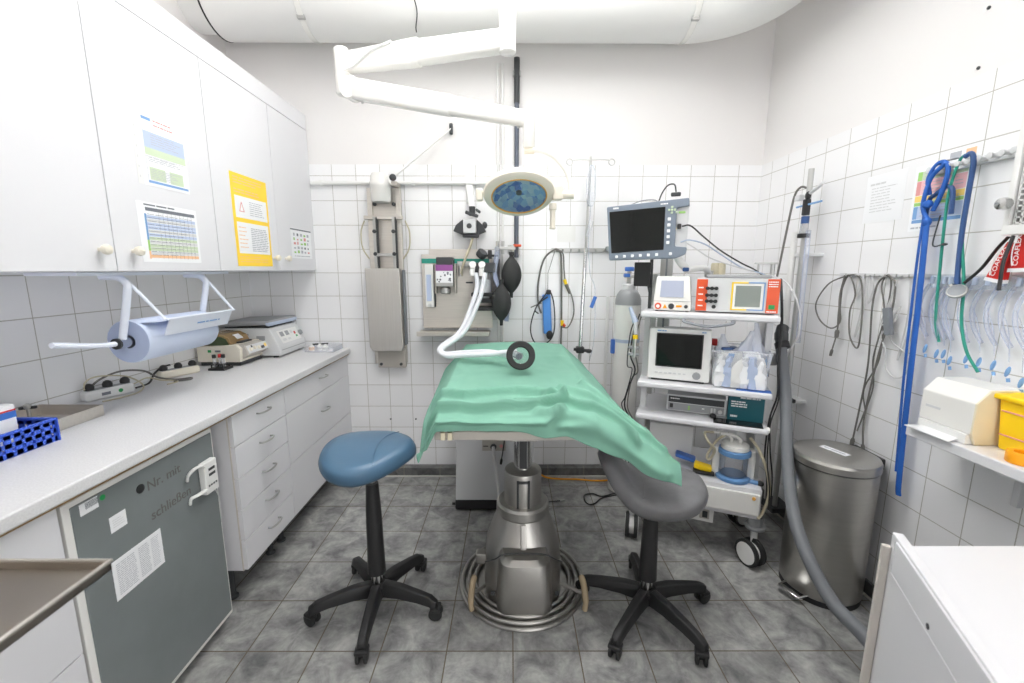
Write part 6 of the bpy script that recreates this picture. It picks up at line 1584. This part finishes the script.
# two red bandage packs hanging under the panel
def red_pack(label, y, z, rot, txt):
    t = thing('bandage_pack', label, 'pack', (1.545, y, z), 0)
    Rx = Matrix.Rotation(rot, 4, 'X')
    b = MB(); b.loft([[Vector((1.545, y, z)) + (Rx @ Vector((sx * d, sy * w, zz))) for sx, sy in ((-1, -1), (1, -1), (1, 1), (-1, 1))] for zz, w, d in ((.058, .010, .004), (.02, .014, .008), (-.045, .020, .013), (-.055, .021, .013))])
    b.build('red_sleeve', M['red'], t)
    b = MB(); b.loft([[Vector((1.545, y, z)) + (Rx @ Vector((sx * d, sy * w, zz))) for sx, sy in ((-1, -1), (1, -1), (1, 1), (-1, 1))] for zz, w, d in ((-.055, .023, .014), (-.066, .024, .014))]); b.build('white_end', M['paper'], t)
    f = Vector((1.545, y, z)) + Rx @ Vector((-.0135, .003, -.002))
    text('lettering', txt, t, f + Vector((-.002, 0, 0)), Rx @ Vector((0, 0, 1)), Rx @ Vector((.12, 1, 0)), .021, M['ink_white'])
    b = MB(); b.tube(catmull([f + (Rx @ Vector((-.002 + .006 * 0, .008 + .005 * math.sin(k / 8 * PI), -.045 + .075 * k / 8))) for k in range(9)], 3), .0016, 6); b.build('white_swoosh', M['ink_white'], t)
    MB().cyl(Vector((1.545, y, z)) + Rx @ Vector((0, 0, .056)), (1.545, y - .01, 1.535), .003, 6).build('hanger', M['dull_metal'], t)
red_pack('red and white bandage pack tilted to the left under the wire panel', 1.358, 1.452, math.radians(12), 'COAFLEX')
red_pack('red and white bandage pack hanging upright at the right picture edge', 1.312, 1.485, math.radians(-2), 'COAFLEX')
wh = thing('wall_hook', 'small wire hook under the corner of the wire panel', 'hook', (1.56, 1.30, 1.51))
MB().tube(catmull([(WX, 1.312, 1.52), (1.55, 1.312, 1.515), (1.54, 1.312, 1.49), (1.55, 1.325, 1.488)], 6), .0022, 6).build('wire', M['dull_metal'], wh)

# long low rail with clips, cables and clear tubes
lr = thing('tube_rail', 'thin clear rail along the right wall tiles carrying cables and breathing tubes', 'rail', (WX, 1.7, 1.40))
MB().box2((WX - .010, .60, 1.395), (WX, 2.08, 1.41), .002).build('rail', M['light_grey'], lr)
MB().box2((WX - .03, .60, 1.36), (WX - .024, 1.60, 1.405), .001).build('clear_lip', M['clear'], lr)
for y in (2.01, 1.955, 1.90, 1.85, 1.80, 1.745, 1.69):
    MB().tube(catmull([(WX - .008, y, 1.40), (WX - .03, y, 1.396), (WX - .034, y, 1.408)], 5), .003, 8).build('hook', M['dull_metal'], lr)
CX = WX - .022
A_ = [(2.01, 1.401), (2.123, 1.356), (2.19, 1.257), (2.162, 1.178), (2.074, 1.143), (2.016, 1.18), (2.035, 1.255), (2.029, 1.368), (1.993, 1.401), (1.938, 1.384), (1.904, 1.279), (1.888, 1.123), (1.908, 1.074), (1.952, 1.127), (1.965, 1.237), (1.955, 1.316), (2.00, 1.40), (2.03, 1.33), (2.04, 1.22), (2.03, 1.13), (2.043, 1.04)]
cable('dark grey cable coiled in two loops on the first hook of the right wall rail', [(CX - .003 * (i % 3), y, z) for i, (y, z) in enumerate(A_)], .0034, 'cable_grey', ends=[(1, .03, .007, 'cable_grey')])
cable('dark grey lead with a plug hanging beside the coiled cable', [(CX - .012, 2.015, 1.40), (CX - .012, 2.03, 1.30), (CX - .01, 2.02, 1.20), (CX - .01, 2.02, 1.14)], .0034, 'cable_grey', ends=[(1, .035, .010, 'cable_grey')])
B1_ = [(1.857, .66), (1.847, .782), (1.834, .962), (1.836, 1.07), (1.853, 1.261), (1.844, 1.361), (1.806, 1.399), (1.77, 1.385), (1.755, 1.352), (1.756, 1.245), (1.786, 1.079), (1.809, .851), (1.812, .739), (1.80, .655)]
cable('long grey cable hanging in one narrow loop on the right wall', [(CX, y, z) for y, z in B1_], .0036, 'cable_grey', ends=[(0, .04, .009, 'cable_grey'), (1, .03, .008, 'cable_grey')])
B2_ = [(1.82, .80), (1.845, .90), (1.79, 1.05), (1.80, 1.25), (1.83, 1.36), (1.806, 1.405), (1.785, 1.36), (1.79, 1.24), (1.82, 1.05), (1.80, .92), (1.83, .78), (1.85, .70)]
cable('second grey cable crossing behind the long narrow loop', [(CX + .008, y, z) for y, z in B2_], .003, 'cable_grey')
cb_c = cable('tangled white charger cord with a grey box on the right wall rail', [(CX, y, z) for y, z in ((1.745, 1.40), (1.77, 1.30), (1.80, 1.20), (1.76, 1.215), (1.72, 1.28), (1.735, 1.22), (1.79, 1.15), (1.76, 1.10), (1.745, 1.02), (1.70, .99), (1.66, 1.005), (1.645, 1.05), (1.67, 1.10), (1.73, 1.13), (1.76, 1.18), (1.72, 1.17))], .003, 'cable_lt')
MB().box((CX - .015, 1.748, 1.215), (.022, .030, .115), .005, Matrix.Rotation(math.radians(-14), 4, 'X')).build('adapter', M['grey'], cb_c)
for i, (y, L) in enumerate(((1.96, .10), (1.93, .28), (1.88, .12), (1.70, .34))):
    cable(('short white lead on the right wall rail, nearest the pipe stand', 'long white lead behind the coiled dark cable', 'short white lead between the two dark cables', 'long white lead next to the grey charger box')[i], [(CX + .006, y, 1.40), (CX + .006, y - .012, 1.40 - L * .5), (CX + .006, y + .004, 1.40 - L), (CX + .006, y - .025, 1.40 - L * .6), (CX + .006, y - .03, 1.395)], .003, 'cable_lt')
# clear breathing tubes with blue pilot balloons
tubes = [(1.60, 1.23, .165, 1.133), (1.555, 1.25, .165, 1.122), (1.53, 1.25, .165, 1.126), (1.505, 1.25, .165, 1.107), (1.452, 1.25, .165, 1.125), (1.411, 1.25, .16, 1.122), (1.368, 1.25, .16, 1.121), (1.325, 1.25, .16, 1.11), (1.285, 1.25, .16, 1.085)]
names = ('nearest the blue leash', 'second from the blue leash', 'third from the blue leash', 'fourth from the blue leash', 'hanging behind the stethoscope disc', 'just right of the stethoscope disc', 'between the disc and the dispenser end', 'under the left bandage pack', 'nearest the right picture edge')
for (y, zc, hl, zb), nm in zip(tubes, names):
    t = thing('breathing_tube', 'curved clear breathing tube with a blue pilot balloon, ' + nm, 'breathing tube', (CX, y, zc + hl), 0, 'breathing tubes on the right wall rail')
    pts = []
    for k in range(13):
        q = k / 12; pts.append((CX - .004, y + .040 * (1 - (2 * q - 1) ** 2) - .012 * q, 1.385 - q * hl * 1.25))
    MB().tube(pts, .006, 10).build('tube', M['tube'], t)
    MB().cyl((CX - .004, y, 1.375), (CX - .004, y - .002, 1.400), .008, 12).build('connector', M['cable_blue'], t)
    b = MB(); b.tube(catmull([pts[5], (CX - .012, y - .005, 1.23), (CX - .012, y - .02, zb + .03)], 6), .0014, 6); b.build('pilot_line', M['tube'], t)
    b = MB(); b.ell((CX - .012, y - .022, zb), (.004, .0066, .018), Matrix.Rotation(.22, 4, 'X'), 14, 8); b.cyl((CX - .012, y - .026, zb - .02), (CX - .012, y - .029, zb - .032), .0045, 8); b.build('pilot_balloon', M['p_blue2'], t)

# wall shelf with dispenser, sharps container and tape
sh = thing('wall_shelf', 'white wall shelf on the right side in the foreground', 'shelf', (1.48, .9, .87))
MB().box2((1.400, .30, .848), (WX, 1.44, .884), .005, 3).build('board', M['white'], sh)
for y in (.45, 1.22): MB().box2((1.56, y - .01, .70), (WX, y + .01, .848), .002).build('bracket', M['light_grey'], sh)
SZ = .884
ds = thing('paper_towel_dispenser', 'white and cream paper towel dispenser standing on the wall shelf', 'dispenser', (1.5, 1.27, SZ))
dy0, dy1 = 1.255, 1.425
prof_d = [(1.428, SZ + .035), (1.428, SZ + .135), (1.468, SZ + .178), (1.575, SZ + .178), (1.588, SZ + .15), (1.588, SZ + .0), (1.446, SZ + .0), (1.446, SZ + .03)]
b = MB(); b.prism([(x, dy0 + .004, z) for x, z in prof_d], (0, dy1 - dy0, 0), .004); b.build('front_cover', M['white_gloss'], ds)
b = MB(); b.prism([(x * .985 + .0225, dy0, z * .985 + .0145) for x, z in prof_d[:-2]] + [(1.446, dy0, SZ + .0)], (0, .010, 0), .003); b.build('end_panel', M['cream'], ds)
MB().box2((1.422, dy0 + .01, SZ + .001), (1.45, dy1, SZ + .034), .003).build('outlet_lip', M['white_plastic'], ds)
MB().box((1.4275, 1.385, SZ + .085), (.001, .05, .008)).build('lettering', M['light_grey'], ds)
b = MB(); b.loft([[(1.445, 1.285, SZ + .022), (1.418, 1.285, SZ + .012), (1.385, 1.28, SZ + .006)], [(1.445, 1.41, SZ + .022), (1.418, 1.412, SZ + .012), (1.378, 1.425, SZ + .007)]], closed_ring=False)
tw = b.build('paper_towel', M['paper']); tag(tw, 'white paper towel pulled out of the dispenser over the shelf edge', 'paper towel')
sm = tw.modifiers.new('thickness', 'SOLIDIFY'); sm.thickness = .003
sp_ = thing('sharps_container', 'yellow sharps container with a flat lid on the wall shelf', 'container', (1.48, 1.07, SZ))
cx0, cx1, cy0, cy1 = 1.487, 1.588, 1.09, 1.25
def cring(z, d): return [(cx0 + d, cy0 + d, z), (cx1 - d, cy0 + d, z), (cx1 - d, cy1 - d, z), (cx0 + d, cy1 - d, z)]
b = MB(); b.loft([cring(SZ, .010), cring(SZ + .155, 0)]); bmesh.ops.bevel(b.bm, geom=list(b.bm.edges), offset=.007, segments=3, profile=.5, affect='EDGES'); b.build('body', M['yellow'], sp_)
MB().box2((cx0 - .012, cy0 - .012, SZ + .155), (cx1 + .004, cy1 + .012, SZ + .170), .005, 3).build('lid_rim', M['yellow'], sp_)
b = MB(); b.loft([cring(SZ + .169, .002), cring(SZ + .180, .022)]); b.build('lid', M['yellow'], sp_)
for zz in (SZ + .122, SZ + .048):
    k = (SZ + .155 - zz) * .0645 - .002
    b = MB(); b.tube([(cx0 + k, cy1 - .012, zz), (cx0 + k, cy0 + .006, zz), (cx0 + .006 + k, cy0 + k, zz), (cx1 - .01, cy0 + k, zz)], .0022, 6); b.build('red_line', M['p_red'], sp_)
k = (.155 - .082) * .0645 - .0005
MB().box((cx0 + k, 1.145, SZ + .082), (.002, .026, .026), 0, Matrix.Rotation(PI / 4, 4, 'X')).build('hazard_diamond', M['paper'], sp_)
MB().box((1.54, cy0 + k, SZ + .082), (.026, .002, .026), 0, Matrix.Rotation(PI / 4, 4, 'Y')).build('hazard_diamond', M['paper'], sp_)
MB().box((cx0 + k - .001, 1.125, SZ + .108), (.002, .02, .012)).build('blue_label', M['p_blue2'], sp_)
tp = thing('tape_roll', 'orange tape roll at the front edge of the wall shelf', 'tape', (1.447, 1.13, SZ))
b = MB(); b.lathe([(.018, 0), (.030, 0), (.032, .003), (.032, .03), (.030, .033), (.018, .033), (.018, 0)], (1.447, 1.135, SZ + .0005), (0, 0, 1), 36, cap=False); b.build('roll', M['amber'], tp)

# steel pedal bin
bn = thing('pedal_bin', 'tall brushed steel pedal bin by the right wall', 'bin', (1.42, 1.74, 0))
bxx, byy, br_ = 1.408, 1.742, .156
def dring(z, r):
    out = []
    for k in range(48):
        a = 2 * PI * k / 48; x = bxx + math.cos(a) * r; out.append((min(x, 1.560), byy + math.sin(a) * r, z))
    return out
MB().loft([dring(.022, br_ * .97), dring(.03, br_), dring(.60, br_)]).build('body', M['steel_bin'], bn)
MB().loft([dring(0, br_ * .985), dring(.024, br_ * .985)]).build('base_ring', M['black'], bn)
MB().loft([dring(.602, br_ * .985), dring(.606, br_ * .985)]).build('lid_gap', M['dark_grey'], bn)
MB().loft([dring(.606, br_ * 1.02), dring(.632, br_ * 1.02), dring(.642, br_ * .99), dring(.650, br_ * .88), dring(.653, br_ * .3)]).build('lid', M['steel_bin'], bn, angle=25)
b = MB(); b.box((1.562, byy + .02, .615), (.03, .16, .05), .006); b.build('hinge', M['black'], bn)
b = MB(); b.box((1.40, 1.74, .6545), (.035, .11, .0012), 0, Matrix.Rotation(math.radians(20), 4, 'Z')); b.m(1); b.box((1.40, 1.74, .6553), (.010, .085, .0006), 0, Matrix.Rotation(math.radians(20), 4, 'Z')); b.build('lid_label', [M['paper'], M['ink']], bn)
pd = Vector((-.93, -.36, 0)).normalized(); pnn = Vector((-pd.y, pd.x, 0)); pc = Vector((bxx, byy, .03))
b = MB(); b.tube([pc + pd * .12 + pnn * .05, pc + pd * .20 + pnn * .045, pc + pd * .20 - pnn * .045, pc + pd * .12 - pnn * .05], .006, 10); b.box(pc + pd * .195, (.03, .09, .008), .003, math.atan2(pd.y, pd.x)); b.build('pedal', M['chrome'], bn)

# thick grey vacuum hose
vh = thing('vacuum_hose', 'thick grey corrugated hose hanging from the trolley side and curving over the floor', 'hose', (1.31, 2.0, 1.05))
hose(MB(), [(1.312, 2.04, 1.06), (1.312, 2.02, 1.0), (1.295, 1.94, .84), (1.255, 1.845, .69), (1.215, 1.74, .53), (1.178, 1.63, .42), (1.160, 1.54, .352), (1.160, 1.45, .285), (1.170, 1.36, .232), (1.190, 1.26, .21), (1.23, 1.14, .16), (1.30, 1.05, .09), (1.42, 1.0, .035), (1.53, .99, .028)], .0245, .009, .022, 16).build('hose', M['hose_grey'], vh)
b = MB(); b.tube(catmull([(1.315, 2.04, 1.045), (1.317, 2.05, 1.09), (1.327, 2.07, 1.12), (1.345, 2.09, 1.15)], 6), [.026, .03, .027, .02], 16); b.build('end_cuff', M['dark_grey'], vh)
MB().tube([(1.317, 2.03, 1.05), (1.316, 2.045, 1.075)], .032, 18).build('collar', M['black'], vh)
b = MB(); b.box((1.285, 2.06, .99), (.05, .03, .06), .008); b.cyl((1.24, 2.05, 1.0), (1.30, 2.05, 1.0), .012, 12); b.build('wall_clip', M['mid_grey'], vh)

# white cabinet in the right foreground: raised side board, recessed side panel
fc = thing('white_cabinet', 'plain white cabinet in the right foreground', 'cabinet', (1.2, .5, 0))
side = [(.925, .925), (.665, .360)]
sd = (Vector((side[1][0], side[1][1], 0)) - Vector((side[0][0], side[0][1], 0))).normalized(); sn = Vector((sd.y, -sd.x, 0))
if sn.x > 0: sn = -sn
b = MB(); b.prism([(.935, .915, 0), (1.55, .915, 0), (1.55, .30, 0), (.655, .30, 0)], (0, 0, .782), .004); b.build('body', M['white'], fc)
A0 = Vector((.925, .925, 0)); A1_ = A0 + sd * .68
def slab(name, s0, s1, z0, z1, n0, n1, m, bev=.004):
    p = [A0 + sd * s0 + sn * n0, A0 + sd * s1 + sn * n0, A0 + sd * s1 + sn * n1, A0 + sd * s0 + sn * n1]
    MB().prism([q + Vector((0, 0, z0)) for q in p], (0, 0, z1 - z0), bev).build(name, M[m], fc)
slab('side_board', -.004, .68, .0, .806, .012, -.010, 'white')
slab('side_rail_top', .03, .68, .72, .80, .016, .012, 'white')
slab('hinge_edge', -.004, .010, .0, .772, .030, .012, 'white_edge')
q = A0 + sd * .22 + sn * .0125 + Vector((0, 0, .735))
MB().lathe([(.006, 0), (.006, .001)], q + sn * .0035, sn, 14).build('screw_hole', M['dark_grey'], fc)

# two screws left in the upper right wall
for y, z, lab in ((1.592, 2.290, 'upper'), (1.593, 2.106, 'lower')):
    pg = thing('wall_screw', lab + ' bare screw with a pale plug in the upper right wall', 'screw', (XR, y, z))
    MB().lathe([(.0055, 0), (.0055, .004), (.0, .006)], (XR, y, z), (-1, 0, 0), 12).build('head', M['dark_grey'], pg)
    MB().lathe([(.011, 0), (.011, .001)], (XR, y + .010, z + .004), (-1, 0, 0), 14).build('plug', M['white_plastic'], pg)
# ------------------------------------------------------------------ light, camera, colour
def area(name, loc, size, power, rot=(0, 0, 0), col=(1, 1, 1)):
    l = bpy.data.lights.new(name, 'AREA'); l.shape = 'RECTANGLE'; l.size, l.size_y = size; l.energy = power; l.color = col
    o = bpy.data.objects.new(name, l); COL.objects.link(o); o.location = loc; o.rotation_euler = rot; return o
for i, x in enumerate((-.36, .36)):
    area('tube_light_down', (x, 1.55, ZL - .004), (.22, 1.2), 14)
    area('ceiling_bounce_light', (x, 1.55, ZL + .056), (.22, 1.2), 33, (PI, 0, 0))  # upward fill added to bounce light off the ceiling
# unseen high fill light added at the wall behind the viewer
area('high_fill_light', (0, YF + .04, 2.72), (3.1, .9), 20, (math.radians(72), 0, 0), (1, 1, 1))
# unseen low fill light added behind the viewer to brighten the drawer fronts
area('low_fill_light', (.95, YF + .04, 1.15), (1.0, 1.9), 36, (PI / 2, 0, 0), (1, 1, 1))
w = bpy.data.worlds.new('room_world'); sc.world = w; w.use_nodes = True
w.node_tree.nodes['Background'].inputs['Color'].default_value = (.9, .93, 1, 1)
w.node_tree.nodes['Background'].inputs['Strength'].default_value = .3

cam = bpy.data.cameras.new('camera'); co = bpy.data.objects.new('camera', cam); COL.objects.link(co)
F_PX = 427.7
cam.sensor_fit = 'HORIZONTAL'; cam.sensor_width = 36; cam.lens = F_PX / 1024 * 36
cam.clip_start = .02; cam.clip_end = 60
R = Matrix.Rotation(-.0031, 4, 'Z') @ Matrix.Rotation(PI / 2 - .1669, 4, 'X') @ Matrix.Rotation(.0016, 4, 'Z')
co.matrix_world = Matrix.Translation((0, 0, 1.424)) @ R
cam.dof.use_dof = True; cam.dof.focus_distance = 2.0; cam.dof.aperture_fstop = 2.8
sc.camera = co
vs = sc.view_settings
sc.display_settings.display_device = 'sRGB'
vs.view_transform = 'Standard'; vs.look = 'None'; vs.exposure = -0.47; vs.gamma = 1.0; vs.use_curve_mapping = False
sc.cycles.use_denoising = True
sc.cycles.max_bounces = 16; sc.cycles.diffuse_bounces = 12; sc.cycles.glossy_bounces = 4
sc.cycles.transparent_max_bounces = 16; sc.cycles.caustics_reflective = False; sc.cycles.caustics_refractive = False
sc.cycles.sample_clamp_indirect = 8.0
